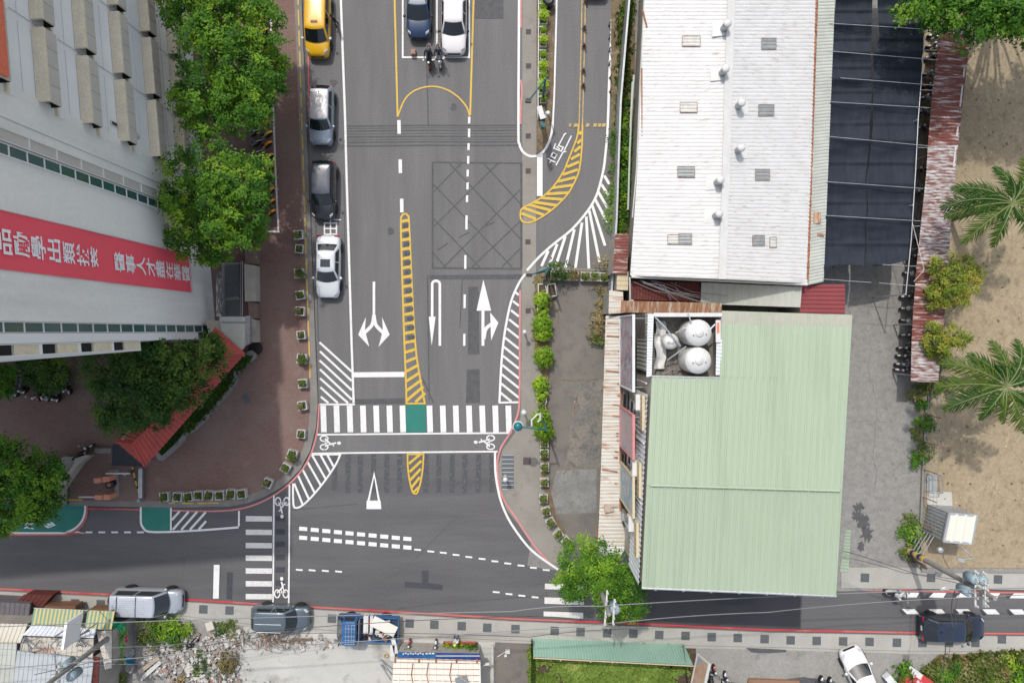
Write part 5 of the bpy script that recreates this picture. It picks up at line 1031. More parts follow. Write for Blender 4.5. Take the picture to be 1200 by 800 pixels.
# west face
wa, wb_ = P(767, 366, ZG), P(752, 688, ZG)
def WF(t_, z, n=0): p = wa.lerp(wb_, t_); return Vector((p.x - n, p.y, z))
b = MB(); b.cor(WF(.30, 6.4, .12), WF(1, 6.4, .12), WF(1, ZG - .1, .12), WF(.30, ZG - .1, .12), .3, .05, seg=1); b.build('cladding', A['clad_white'], gb)
b = MB(); b.cor(WF(0, 5.6, .10), WF(.22, 5.6, .10), WF(.22, ZG - .1, .10), WF(0, ZG - .1, .10), .25, .04, seg=1); b.build('cladding', A['roof_white2'], gb)
for t0, t1, z0, z1 in ((.355, .41, 3.9, 5.2), (.57, .62, 3.9, 5.2), (.74, .79, 3.9, 5.2), (.34, .42, .9, 2.6), (.6, .7, .9, 2.6)):
    b = MB(); a_, c_ = WF(t0, z0, .09), WF(t1, z1, .09); vs = [WF(t0, z0, .08), WF(t1, z0, .08), WF(t1, z1, .08), WF(t0, z1, .08)]; b.add(vs, [(0, 1, 2, 3)]); w_ = b.build('window', A['glass'], gb)
    b = MB()
    for i in range(4): b.tube(vs[i], vs[(i + 1) % 4], .05, n=4)
    b.build('frame', A['white_paint'], w_)
b = MB()
for t_ in (.31, .45, .52, .66, .83): b.box(WF(t_, 3.0, .14), (.2, .3, 6.0))
b.build('pier', A['wallc'], gb)
b = MB(); 
for t_ in (.26, .48, .70): b.tube(WF(t_, .2, .2), WF(t_, 9.6, .2), .05)
b.build('downpipe', A['white_paint'], gb)
for i, (t_, z) in enumerate(((.335, 8.1), (.585, 8.0), (.80, 7.6))):
    u_ = thing('air_conditioner', f'white air conditioner on the west wall above the awning, {NTH[i]} from the tanks', 'air conditioner', WF(t_, z, .4), group='air conditioners on the west wall')
    b = MB(); b.box((0, 0, .3), (.42, .95, .62)); b.build('casing', A['white_paint'], u_, True); b = MB(); b.lathe((-.215, .12, .3), [(.22, -.01), (.24, .01), (.05, .015)], 16, m=Euler((0, -math.pi / 2, 0)).to_matrix()); b.build('fan_grille', A['grey_metal'], u_, True); b = MB(); b.box((.05, -.35, -.03), (.5, .05, .05)); b.box((.05, .35, -.03), (.5, .05, .05)); b.build('bracket', A['grey_metal'], u_, True)
for i, (t_, z) in enumerate(((.37, 9.0), (.62, 9.0), (.84, 9.0))):
    u_ = thing('cream_vent_panel', f'cream slotted panel high on the west wall, {NTH[i]} from the tanks', 'vent', WF(t_, z, .25), group='slotted panels on the west wall')
    b = MB(); b.box((0, 0, 0), (.16, 2.1, .8)); b.build('panel', A['cream'], u_, True); b = MB()
    for j in range(7): b.box((-.085, (j - 3) * .28, .18), (.02, .12, .1))
    b.build('slots', A['rust_line'], u_, True)
# ribbed awning along the west face with rust streaks
aw = thing('street_awning', 'long white ribbed awning with rust streaks on the west side of the green roofed building', 'awning', P(712, 510))
AO = [(710, 370), (707.5, 450), (705, 530), (702.5, 600), (700.5, 640), (704, 651)]; AI = [(730, 370), (728.5, 450), (727.5, 530), (727.5, 600), (735, 640), (723, 657)]
segs = ['awn_white', 'awn_white', 'awn_white', 'awn_white', 'roof_white']
for i in range(5):
    b = MB(); b.cor(P(*AO[i], 2.9), P(*AO[i + 1], 2.9), P(*AI[i + 1], 3.5), P(*AI[i], 3.5), .24, .035, seg=2); b.build('roof', A[segs[i]], aw)
b = MB()
for y in (372, 379, 386, 394, 402, 411, 420, 428, 436, 449, 450, 463, 474, 488, 508, 511, 516, 528, 535, 536, 552, 566): 
    x0 = 710 - (y - 370) * .033; L_ = r.choice([.12, .18, .25, .3, .5, 1.1]); b = MB(); b.box(P(x0 + 19.5 - L_ * 8, y + r.uniform(-1, 1), 3.55 - L_ * .26), (L_, r.uniform(.05, .11), .012), rot=Euler((0, -math.atan(.5), R(-4)))); b.build('rust_streak', A['rust_line'], aw)
b = MB(); b.path([P(729.3, 372, 3.54), P(728.2, 450, 3.54), P(727.0, 530, 3.54), P(727.0, 598, 3.54)], .075); b.path([P(699.5, 618, 2.93), P(699.5, 642, 2.93)], .05); b.build('rust_edge', A['rust_line'], aw)
b = MB()
for x, y in ((709, 372), (706.5, 450), (704, 530), (701.5, 600), (700.5, 640)): b.tube(P(x + 1, y, 0), P(x + 1, y, 2.88), .045)
b.build('post', A['grey_metal'], aw)
b = MB(); b.box(P(712, 595, 3.3), (.4, .5, .3)); b.box(P(717, 597, 3.45), (.25, .2, .15)); b.box(P(721, 593, 3.5), (.5, .06, .05)); b.build('floodlight', plain('lamp_pinkish', (.5, .4, .33)), label='small floodlight standing on the white ribbed awning', cat='floodlight')
# sign boards above the awning
A['sign_a'] = mat('sign_print_grey', (.42, .42, .46), .5, col2=(.42, .20, .24), scale=1.1, lo=.45, hi=.6, fine=.15, fscale=8, third=((.14, .12, .13), 3, .55, .62, (1, 1, .7)))
A['sign_b'] = mat('sign_print_pink', (.56, .40, .40), .5, col2=(.16, .36, .52), scale=.9, lo=.55, hi=.62, fine=.12, fscale=6, third=((.62, .45, .25), 2, .62, .68))
A['sign_c'] = mat('sign_print_blue', (.52, .52, .48), .5, col2=(.26, .42, .52), scale=1.2, lo=.45, hi=.55, fine=.12, fscale=6, third=((.62, .36, .33), 1.7, .58, .64))
for y0, y1, mt, fc, lb in ((371, 451, 'sign_a', 'clad_white', 'tall weathered grey sign board with faded print beside the water tanks'), (476, 522, 'sign_b', 'pink', 'pink framed sign board in the middle of the west wall'), (541, 583, 'sign_c', 'cream', 'pale sign board with blue print nearest the street corner')):
    t = thing('sign_board', lb, 'sign', P(719, (y0 + y1) / 2)); z0, z1 = 4.0, 8.9
    c = [P(728, y0, z0), P(728, y1, z0)]; x_ = (c[0].x + c[1].x) / 2 - .02 ; ya, yb = c[0].y, c[1].y
    b = MB(); b.box((x_, (ya + yb) / 2, (z0 + z1) / 2), (.10, abs(ya - yb), z1 - z0)); b.build('board', A[mt], t)
    b = MB()
    for yy in (ya, yb): b.box((x_ - .02, yy, (z0 + z1) / 2), (.16, .09, z1 - z0 + .1))
    for zz in (z0, z1): b.box((x_ - .02, (ya + yb) / 2, zz), (.158, abs(ya - yb), .09))
    b.build('frame', A[fc], t)
    b = MB()
    for zz in (z0 + .6, z1 - .6):
        for yy in (ya - .2, yb + .2): b.tube((x_, yy, zz), (x_ + .9, yy, zz), .03)
    b.build('bracket', A['grey_metal'], t)
b = MB(); b.tube(P(729, 600, 3.5), P(742, 632, 5.5), .12); b.tube(P(733, 618, 4), P(736, 640, 3.6), .1); b.box(P(731, 605, 4.2), (.35, .5, .3)); b.build('duct', A['galv'], label='grey ducting below the street corner end of the west wall', cat='duct')
b = MB(); b.cor(P(984, 670, 6.0), P(991, 621, 6.0), P(997, 621, 5.7), P(994, 671, 5.7), .2, .03, seg=1); b.build('side_awning', A['roof_green'], label='small pale green ribbed awning sticking out beside the alley', cat='awning', loc=P(990, 645, 0))
# water tanks
for x, y, rr, hh, lb in ((819.5, 390, .78, 2.0, 'large steel water tank nearer the warehouse'), (819, 422.5, .78, 2.0, 'large steel water tank at the inner corner of the green roof'), (787, 400, .47, 1.4, 'small steel water tank beside the white tarpaulin')):
    zt = 8.45 + hh; p = P(x, y, zt); p.z = 8.42; t = thing('water_tank', lb, 'water tank', p)
    b = MB(); prof = [(rr * .94, .12)]
    for j in range(8): z = .12 + (hh - .35) * j / 8; prof += [(rr, z + .02), (rr, z + (hh - .35) / 8 - .05), (rr * .975, z + (hh - .35) / 8 - .02)]
    b.lathe((0, 0, 0), prof + [(rr, hh - .2), (rr * .96, hh - .1), (rr * .6, hh + .02), (rr * .28, hh + .08), (rr * .05, hh + .09)], 32); b.build('tank', A['steel'], t, True, smooth=True)
    b = MB(); b.lathe((0, 0, hh + .05), [(rr * .3, 0), (rr * .31, .06), (rr * .25, .09), (rr * .04, .11)], 20); b.build('lid', A['steel'], t, True, smooth=True)
    b = MB(); b.lathe((0, 0, 0), [(rr * .8, 0), (rr * .85, .1)], 10); b.build('stand', A['grey_metal'], t, True)
    b = MB(); b.tube((rr * .5, -rr * .1, hh - .02), (rr * .5, -rr * .1, hh + .16), .04); b.tube((-rr * .45, -rr * .15, hh - .02), (-rr * .45, -rr * .15, hh + .16), .04); b.build('inlet', A['grey_metal'], t, True)
b = MB(); r = random.Random(2); rows = [[P(768 + i * 2.9 + (1.5 * math.sin(j * .8)), 376 + j * 4, 8.55 + .5 * r.random() + (.5 if i == 0 else 0)) for i in range(5)] for j in range(15)]; b.grid(rows); b.build('tarpaulin', A['white_paint'], label='crumpled white tarpaulin along the side of the tank deck', cat='tarpaulin', smooth=True)
b = MB(); r = random.Random(9)
for i in range(40): b.box(P(r.uniform(770, 800), r.uniform(425, 438), 8.5), (r.uniform(.1, .35), r.uniform(.1, .3), r.uniform(.05, .2)), r.uniform(0, 3))
b.build('deck_debris', A['lot_mottle'], label='pale debris scattered on the tank deck', cat='debris', kind='stuff')
b = MB(); b.path([P(768, 372, 10), P(778, 382, 10.1), P(797, 405, 10.0), P(795, 408, 9.4)], .05); b.path([P(792, 390, 10), P(800, 385, 10.2), P(808, 384, 10.3)], .045); b.path([P(782, 422, 9.2), P(804, 406, 10)], .05); b.path([P(806, 366, 10.2), P(810, 378, 10.5)], .04); b.path([P(838, 380, 10.3), P(832, 386, 10.3)], .05); b.build('water_pipe', A['galv'], label='grey water pipes joining the three steel tanks', cat='pipes')
# ---------------------------------------------------------------- shade nets, rusty shed, container, wire fence on the right
def lerp_poly(pts, y):
    for i in range(len(pts) - 1):
        (x0, y0), (x1, y1) = pts[i], pts[i + 1]
        if y0 <= y <= y1: return x0 + (x1 - x0) * (y - y0) / (y1 - y0)
    return pts[-1][0] if y > pts[-1][1] else pts[0][0]
CAB = [-80, -40, -5, 28, 61, 92, 120, 163, 215, 254, 312]
def net(name, label, Lp, Rp, y0, y1f, seed):
    rows = []; n = 16; y = y0
    while y < 318:
        row = []
        for i in range(n + 1):
            q = i / n; xl, xr = lerp_poly(Lp, y), lerp_poly(Rp, y); yy = min(y, y1f(q)); x = xl + (xr - xl) * q
            j = max(k for k in range(len(CAB)) if CAB[k] <= yy); c0, c1 = CAB[j], CAB[min(j + 1, len(CAB) - 1)]; u = (yy - c0) / max(1, c1 - c0)
            z = 4.25 - .38 * math.sin(math.pi * min(1, u)) - .10 * math.sin(math.pi * q) + .10 * noise.noise((x * .05 + seed, yy * .10, 0)) + .05 * noise.noise((x * .3, yy * .04, seed))
            if abs(yy - (c0 + (c1 - c0) * .55)) < 1.2: z += .13
            row.append(P(x + .9 * noise.noise((yy * .08, seed, 1)), yy, z))
        rows.append(row); y += 2.2
    b = MB(); b.grid(rows); return b.build(name, A['net'], label=label, cat='shade net', smooth=True)
SP = [(1024, -60), (1022, 20), (1020.5, 60), (1021.5, 110), (1019, 150), (1017, 185), (1014, 210), (1016, 240), (1013.5, 270), (1013, 312)]
SP2 = [(1026, -60), (1029, 20), (1031, 45), (1024, 60), (1023.5, 110), (1023, 150), (1019.5, 185), (1014.5, 215), (1017.5, 240), (1015.5, 275), (1014, 312)]
net('shade_net', 'dark blue black shade net in the strip next to the warehouse lean-to', [(983, -60), (971, 150), (965.5, 320)], SP, -60, lambda q: 319 - 8.5 * min(1, q * 3), 1.0)
net('shade_net', 'dark blue black shade net in the strip next to the parked scooters', SP2, [(1087, -60), (1083, 40), (1078, 110), (1073, 190), (1066, 300)], -60, lambda q: 312 - 8 * q * q, 5.0)
nf = thing('net_frame', 'thin pale steel frame and cables carrying the two shade nets', 'frame', P(1040, 180))
for a_ in ((972, 27.5, 1101, 35.5), (971, 60, 1099, 70.5), (985, 91.5, 1094, 100), (972.5, 119.5, 1090, 126.5), (971, 160, 1087, 171), (969, 213, 1082, 221), (967, 252.5, 1079, 259), (1034, 310, 1074, 312), (964, 327, 1021, 331), (1030, 331.5, 1072, 335), (1078, 105.5, 1094, 106), (1082, 59, 1098, 59), (1074, 173, 1087, 173), (1069, 265, 1078, 265)):
    b = MB(); b.tube(P(a_[0], a_[1], 4.35), P(a_[2], a_[3], 4.35), .02, n=5); b.build('cable', A['galv'], nf)
b = MB(); b.path([P(1084.5, 30, 4.3), P(1080, 90, 4.3), P(1076, 140, 4.3), P(1073, 200, 4.3), P(1068, 280, 4.3), P(1061.5, 345, 4.3)], .03); b.build('edge_beam', A['galv'], nf)
for x, y in ((1084.5, 34), (1076, 140), (1070, 240), (1061.5, 345)): p = P(x, y, 4.3); b = MB(); b.tube((p.x, p.y, 0), p, .05); b.build('post', A['galv'], nf)
b = MB(); b.path([P(1071, 330, 3.6), P(1083, 316, 3.9), P(1069, 260, 4.1)], .02, n=4); b.build('rope', A['white_paint'], nf)
sh = thing('rusty_shed', 'long open shed with a patchy rusty ribbed roof above parked scooters', 'shed', P(1095, 240))
SL = [(1103, 20), (1101, 36), (1098, 60), (1092, 110), (1087, 170), (1085.5, 200), (1079, 262), (1074, 310), (1070, 362), (1068, 400), (1067, 447)]
SRr = [(1138, 22), (1137, 40), (1134, 68), (1129, 110), (1122.5, 170), (1119.5, 200), (1114, 262), (1111, 310), (1107, 362), (1104, 400), (1099, 448)]
mts = ['roof_rust_grey', 'roof_rust', 'roof_rust', 'roof_rust', 'roof_rust_grey', 'roof_rust_grey', 'roof_rust_grey', 'roof_rust', 'roof_rust', 'roof_rust_grey']
for i in range(10):
    zz = .012 * (i % 2); b = MB(); b.cor(P(*SL[i], 2.85 + zz), P(*SL[i + 1], 2.85 + zz), P(*SRr[i + 1], 2.6 + zz), P(*SRr[i], 2.6 + zz), .22, .04, seg=2); b.build('roof_sheet', A[mts[i]], sh)
b = MB()
for i, (q0, q1) in enumerate(((1, 1.6), (3.5, 4.2), (5, 5.6), (6.2, 7))):
    for s in (0, 1):
        pass
for y0, y1 in ((80, 90), (101, 125), (149, 160), (172, 196)):
    x0, x1 = lerp_poly([(a, b_) for a, b_ in SRr], y0) - 2.2, lerp_poly(SRr, y1) - 2.2; b.path([P(x0, y0, 2.68), P(x1, y1, 2.68)], .06, n=4)
b.build('edge_sheet', A['white_paint'], sh)
for x, y in ((1098, 80), (1087, 180), (1077, 290), (1069, 380), (1068, 440)): p = P(x + 4, y, 2.8); b = MB(); b.tube((p.x, p.y, 0), p, .05); b.build('post', A['grey_metal'], sh)
b = MB(); bk = [P(x - 3, y, 2.6) for x, y in SRr[1:]]; b.grid([[Vector((p.x, p.y, .05)) for p in bk], [Vector((p.x, p.y, 2.5)) for p in bk]]); b.build('back_wall', A['clad_dirty'], sh)
# white container shed
ct = thing('storage_shed', 'pale flat roofed storage shed with ribbed grey sides on the sand', 'shed', P(1116, 613))
c = [P(1112, 601, 2.6), P(1144, 603.5, 2.6), P(1138, 636.5, 2.6), P(1105.5, 633.5, 2.6)]
for i, nm in enumerate(('wall', 'wall', 'wall', 'wall')):
    a_, d_ = c[i], c[(i + 1) % 4]; b = MB(); b.cor(Vector((a_.x, a_.y, .08)), Vector((d_.x, d_.y, .08)), d_, a_, .22, .06, 'trap', 1); b.build(nm, A['galv'] if i in (0, 3) else A['clad_white'], ct)
b = MB(); b.cor(c[0] + Vector((0, 0, .06)), c[1] + Vector((0, 0, .06)), c[2] + Vector((0, 0, .06)), c[3] + Vector((0, 0, .06)), .55, .03, 'rib', 1); b.build('roof', plain('shed_roof', (.70, .71, .62)), ct)
b = MB()
for i in range(4):
    a_, d_ = c[i], c[(i + 1) % 4]; m_ = (a_ + d_) / 2; v_ = d_ - a_; b.box((m_.x, m_.y, 2.62 + .002 * i), (v_.length + .1, .16, .12), math.atan2(v_.y, v_.x))
b.build('roof_edge', A['galv'], ct)
wf = thing('wire_fence', 'rusty wire fence with leaning posts between alley and sand', 'fence', P(1081, 540))
PO = [(1083, 455), (1084, 486), (1081.5, 517), (1080, 549), (1079, 581), (1077.5, 612)]
for x, y in PO: p = P(x, y, 0); b = MB(); b.tube(p, p + Vector((0, 0, 1.9)), .035, n=5); b.build('post', A['rust_line'], wf)
for z in (.5, 1.0, 1.5, 1.88): b = MB(); b.path([P(x, y, 0) + Vector((0, 0, z)) for x, y in PO], .012, n=4); b.build('wire', A['grey_metal'], wf)
b = MB()
for i in range(len(PO) - 1): a_, d_ = P(*PO[i]), P(*PO[i + 1]); m_ = (a_ + d_) / 2; v_ = d_ - a_; b.box((m_.x, m_.y, .16), (v_.length, .2, .2), math.atan2(v_.y, v_.x))
b.build('base', A['stone'], wf)
t = thing('wire_cage', 'grey wire frame with a blue grey stain beside the wire fence', 'cage', P(1089, 566)); b = MB(); q = [P(1086, 555, .1), P(1098, 556, .1), P(1098, 575, .1), P(1085.5, 575, .1)]
for i in range(4): b.tube(q[i], q[(i + 1) % 4], .03); b.tube(q[i] + Vector((0, 0, .7)), q[(i + 1) % 4] + Vector((0, 0, .7)), .03); b.tube(q[i], q[i] + Vector((0, 0, .7)), .03)
b.build('frame', A['grey_metal'], t); b = MB(); b.sheet([(p.x, p.y) for p in q], .16); b.build('tray', mat('tray', (.42, .42, .38), .8, col2=(.25, .30, .34), scale=3), t)
t = thing('slatted_gate', 'grey slatted gate panel leaning at the fence corner', 'gate', P(1068, 630)); b = MB(); a_, d_ = P(1077, 619, .1), P(1063, 642, .1); up = Vector((.25, -.1, 1.4))
for i in range(6): u_ = up * (i / 5); b.tube(a_ + u_, d_ + u_, .035, n=4)
b.tube(a_, a_ + up, .05); b.tube(d_, d_ + up, .05); b.build('panel', A['grey_metal'], t)
t = thing('roadside_sign_wall', 'low faded red sign wall at the foot of the right utility pole', 'sign', P(1074, 660)); b = MB(); b.box(P(1079, 657, .5), (1.1, .18, .8), R(-28)); b.build('board', mat('faded_red_board', (.35, .16, .14), .8, col2=(.40, .36, .33), scale=3), t); b = MB(); b.box(P(1073, 661, .4), (.2, .2, .8)); b.build('post', A['conc'], t)

# ---------------------------------------------------------------- poles and cables
def upole(label, base, top_h, arms, trans, r0=.19, band=True, armang=90):
    p = P(*base); t = thing('utility_pole', label, 'utility pole', p)
    b = MB(); b.tube((0, 0, 0), (0, 0, top_h), r0, r0 * .62, 14); b.build('pole', A['conc'], t, True, smooth=False)
    if band:
        b = MB()
        for i in range(5): b.lathe((0, 0, .5 + i * .42), [(r0 + .012, 0), (r0 + .012, .2)], 14, mi=i % 2)
        b.build('warning_band', [A['yellow'], A['black']], t, True)
    for i, (z, L_, off_) in enumerate(arms):
        b = MB(); dx = Vector((math.cos(R(armang)), math.sin(R(armang)), 0)); nrm = Vector((-dx.y, dx.x, 0)); c_ = Vector((0, 0, z)) + nrm * off_; b.tube(c_ - dx * L_, c_ + dx * L_, .06, n=6); ar = b.build('crossarm', A['white_paint'], t, True)
        for q in (-.9, -.45, .45, .9):
            b = MB(); b.lathe(c_ + dx * L_ * q + Vector((0, 0, .05)), [(.03, 0), (.08, .06), (.05, .12), (.08, .17), (.04, .24)], 8); b.build('insulator', A['planter'], ar, True)
    for dx, dy, z in trans:
        b = MB(); b.lathe((dx, dy, z), [(.1, 0), (.30, .03), (.31, .8), (.25, .9), (.05, .95)], 16); tr = b.build('transformer', plain('transformer_paint', (.27, .37, .42)), t, True, smooth=True)
        for a_ in (0, 2.1, 4.2): b = MB(); b.lathe((dx + .15 * math.cos(a_), dy + .15 * math.sin(a_), z + .9), [(.04, 0), (.05, .12), (.02, .2)], 6); b.build('bushing', A['planter'], tr, True)
        b = MB(); b.tube((0, 0, z + .4), (dx, dy, z + .4), .05); b.build('bracket', A['galv'], tr, True)
    return t
up1 = upole('utility pole with three blue transformers beside the sandy lot', (1061, 643), 9.3, [(7.7, 1.15, .1), (7.75, 1.1, -.35), (8.6, .7, .1), (6.6, .5, .1)], [(-.1, .55, 6.9), (.35, .5, 7.0), (-.35, -.3, 6.6)], .21)
up2 = upole('utility pole standing in the crown of the street corner tree', (692, 656), 9.6, [(8.6, 1.05, .05), (9.1, .75, -.35)], [(.45, 0, 8.1)], .19, False, 86)
up3 = upole('utility pole with two blue transformers leaning over the tin roofed shop', (152, 728), 11.0, [(7.6, .8, .1)], [(-.5, -.1, 5.7), (.2, -.5, 6.2)], .2)
b = MB(); p = P(1096, 627, 0); b.tube(p, p + Vector((0, 0, 3.2)), .05); b.path([p + Vector((0, 0, 3.2)), p + Vector((.35, -.5, 3.6)), P(1126, 655, 3.9)], .045); b.box(P(1126, 656, 3.9), (.5, .2, .1), R(-20)); b.lathe(P(1100, 643, 3.4), [(.05, 0), (.2, .1), (.18, .25), (.05, .3)], 10); b.build('lamp_post', A['galv'], label='thin galvanised lamp arm beside the pale storage shed', cat='street lamp', loc=p)
b = MB(); p = P(1135.5, 690, 0); b.lathe(P(1105.5, 689.5, 6.2), [(.2, -.05), (.24, 0), (.2, .06), (.03, .12)], 14, m=Euler((.6, .3, 0)).to_matrix()); b.tube(P(1105.5, 690, 6.2), P(1121, 692, 6.2), .035); b.build('traffic_mirror', A['white_paint'], label='round white traffic mirror held out from the right utility pole', cat='mirror', loc=P(1105, 690, 0))
def cable(label, pts, r_=.022, mt='wire', sag=.3, group=None):
    b = MB()
    for i in range(len(pts) - 1):
        a_, d_ = Vector(pts[i]), Vector(pts[i + 1]); b.path([a_.lerp(d_, q / 12) + Vector((0, 0, -sag * 4 * (q / 12) * (1 - q / 12))) for q in range(13)], r_, n=5)
    return b.build('cable', A[mt], label=label, cat='cable', group=group)
T1, T2, T3 = ORG[up1.name] + Vector((0, 0, 8.9)), ORG[up2.name] + Vector((0, 0, 9.2)), ORG[up3.name] + Vector((0, 0, 8))
cable('pale grey cable along the side road, upper of the two crossing under the green roof', [P(-200, 742, 8.5), P(600, 716, 8.8), P(700, 710, 9.0), P(1150, 690, 8.6), P(1500, 686, 8.5)], .030, 'wire_grey')
cable('pale grey cable along the side road, lower of the two crossing the right utility pole', [P(-200, 800, 8.2), P(690, 733, 8.6), P(900, 717, 8.4), P(1150, 699, 8.3), P(1500, 690, 8.3)], .026, 'wire_grey')
cable('dark wire sagging over the parked truck and the concrete lot', [P(40, 790, 7.4), P(300, 740, 6.8), P(600, 722, 6.4), P(706, 728, 8.4)], .022)
cable('dark wire sagging just below the parked truck', [P(60, 790, 7), P(330, 742, 6.3), P(620, 746, 6.4), P(760, 736, 7)], .018)
cable('dark wire running from the pale side awning towards the right utility pole', [P(988, 645, 6.4), P(1075, 673, 7), P(1148, 690, 8.3)], .02)
cable('second dark wire running from the pale side awning to the right utility pole', [P(988, 652, 6.2), P(1060, 671, 6.6), P(1148, 684, 7.9)], .018)
cable('dark drop wire hanging over the navy car', [P(1120, 690, 7.5), P(1117, 735, 7.2), P(1108, 760, 6.4), P(1109, 860, 6.2)], .028)
cable('second thin drop wire hanging over the navy car', [P(1127, 690, 7.5), P(1121, 735, 7.2), P(1112, 790, 6.4), P(1112, 870, 6.2)], .014)
cable('grey wire crossing the tin roofs towards the rubble', [P(-60, 778, 6), P(60, 785, 6.6), P(180, 778, 6), P(290, 770, 5.6)], .013, 'wire_grey')
cable('grey wire crossing the pale roof behind the white sign', [P(-60, 760, 6), P(70, 766, 6.8), P(180, 757, 6), P(300, 752, 5.6)], .013, 'wire_grey')

# ---------------------------------------------------------------- shacks on the south side
A['stripe'] = mat('dark_sheet', (.16, .15, .165), .6, col2=(.12, .11, .12), scale=2); A['tan'] = mat('tan_sheet', (.62, .55, .40), .6, col2=(.55, .48, .35), scale=2); A['sheet_grey'] = sheetmat('grey_sheet', (.50, .54, .56), (.30, .14, .08), .12, stretch=(1, 1, 1)); A['sheet_beige'] = mat('beige_sheet', (.72, .68, .58), .6, col2=(.64, .6, .5), scale=1)
small_roof('dark_ribbed_roof', 'dark grey ribbed roof at the left edge beside the striped awning', [(-40, 703), (36, 707), (33, 729), (-42, 727)], 1.5, 'stripe', .34, 'trap', wallm='stripe')
small_roof('brown_box_roof', 'dark brown ribbed box roof jutting onto the south pavement', [(28, 696), (62, 697), (50, 711), (17, 708)], 1.0, 'roof_darkrust', .3, 'trap', wallm='roof_darkrust')
small_roof('beige_roof', 'beige ribbed roof at the left edge below the dark ribbed roof', [(-40, 729), (33, 731), (24, 753), (-44, 751)], 3.0, 'sheet_beige', .3, 'rib')
small_roof('white_roof', 'bright white ribbed roof in the bottom left corner', [(-40, 752), (20, 753), (14, 830), (-60, 830)], 3.2, 'roof_white2', .35, 'rib')
small_roof('light_grey_roof', 'light grey ribbed roof with rust spots under the utility pole', [(20, 762), (110, 772), (104, 830), (12, 830)], 3.2, 'sheet_grey', .3, 'rib')
small_roof('narrow_rust_roof', 'narrow rust red strip of roof beside the light grey ribbed roof', [(109, 768), (117, 769), (113, 830), (104, 830)], 3.1, 'roof_darkrust', .3)
small_roof('greenish_roof', 'pale green grey sheet beside the hanging green cloth', [(113, 739), (131, 738), (131, 782), (123, 784)], 2.8, 'awn_white', .4, 'rib')
small_roof('white_sheet_roof', 'white ribbed sheet below the striped awning', [(37, 732), (113, 736), (110, 747), (26, 744)], 3.3, 'clad_white', .3, 'rib')
small_roof('cluttered_roof', 'rusty white roof strewn with poles behind the white sign', [(26, 746), (110, 748), (109, 770), (22, 762)], 2.9, 'awn_white', .35, 'rib')
t = thing('striped_awning', 'green and yellow striped awning over the shop front', 'awning', P(85, 725))
b = MB()
for i in range(21):
    x0 = 40 + i * 4.5; 
    if 97 < x0 < 101: continue
    b.grid([[P(x0 + d_, 711 + x0 * .035 + .2, 2.3), P(x0 - 4 + d_, 733 + x0 * .03, 3.2)] for d_ in (0, 2.25)], mi=0); b.grid([[P(x0 + d_, 711 + x0 * .035 + .2, 2.3), P(x0 - 4 + d_, 733 + x0 * .03, 3.2)] for d_ in (2.25, 4.5)], mi=1)
b.build('cloth', [plain('awning_green', (.20, .36, .27)), plain('awning_yellow', (.62, .52, .24))], t)
b = MB(); b.tube(P(40, 712, 2.25), P(132, 716, 2.25), .04); b.tube(P(36, 734, 3.1), P(128, 737, 3.1), .04)
for x in (42, 85, 130): b.tube(P(x, 714, 0), P(x, 714, 2.25), .035)
b.build('frame', A['grey_metal'], t)
t = thing('billboard', 'blank white billboard on a rusty frame above the tin roofs', 'billboard', P(86, 745))
zb0, zb1 = 3.8, 7.0; a_, d_ = P(95.5, 718, 6.9), P(95.5, 750, 6.9)
q = [P(96, 717, 5.0), P(95.5, 748, 5.0)]; q = [Vector((q[0].x, q[0].y, 0)), Vector((q[0].x - .25, q[1].y, 0))]
m_ = (q[0] + q[1]) / 2; v_ = q[1] - q[0]
b = MB(); b.box((m_.x, m_.y, 5.8), (v_.length, .16, 1.6), math.atan2(v_.y, v_.x)); b.build('panel', plain('billboard_white', (.92, .92, .92)), t)
b = MB()
for s in (.1, .9): p = q[0].lerp(q[1], s); b.tube((p.x, p.y, 2.9), (p.x, p.y, 5), .035, n=5); b.tube((p.x, p.y, 5), (p.x - .9, p.y - .15, 3.0), .03, n=5)
b.tube(P(60, 748, 3.1), P(76, 738, 4.6), .045, n=5); b.tube(P(78, 752, 3.1), P(105, 738, 4.2), .06, n=5); b.build('frame', A['lot_mottle'], t)
b = MB(); r = random.Random(21)
for i in range(14): x, y = r.uniform(28, 108), r.uniform(745, 765); b.tube(P(x, y, 3.0), P(x + r.uniform(-8, 8), y + r.uniform(-10, 10), 3.0 + r.uniform(.2, 1.2)), .035, n=5)
b.tube(P(64, 763, 3.2), P(66, 790, 3.3), .05); b.tube(P(28, 748, 3.1), P(24, 763, 3.6), .05); b.tube(P(27, 748, 3.1), P(38, 760, 3.8), .05); b.build('roof_poles', A['grey_metal'], label='loose rusty poles and stays scattered over the cluttered roof', cat='poles')
b = MB(); r = random.Random(5); rows = [[P(132 + i * 3.1 + 3 * math.sin(j * .6), 731 + j * 4 + i * .6, 1.9 - i * .10 + .35 * r.random()) for i in range(6)] for j in range(12)]; b.grid(rows); b.build('green_cloth', mat('green_cloth', (.22, .42, .12), .85, col2=(.10, .22, .05), scale=3, third=((.45, .05, .16), 2.2, .62, .64)), label='patterned green cloth draped at the side of the tin roofed shop', cat='cloth')
b = MB(); rows = [[P(128 + i * 3.3, 725 + j * 2.6 + (i * .9), 2.2 - .02 * i * i + .2 * r.random()) for i in range(7)] for j in range(5)]; b.grid(rows); b.build('green_tarpaulin', plain('tarp_green', (.02, .40, .18)), label='bright green tarpaulin at the end of the striped awning', cat='tarpaulin')
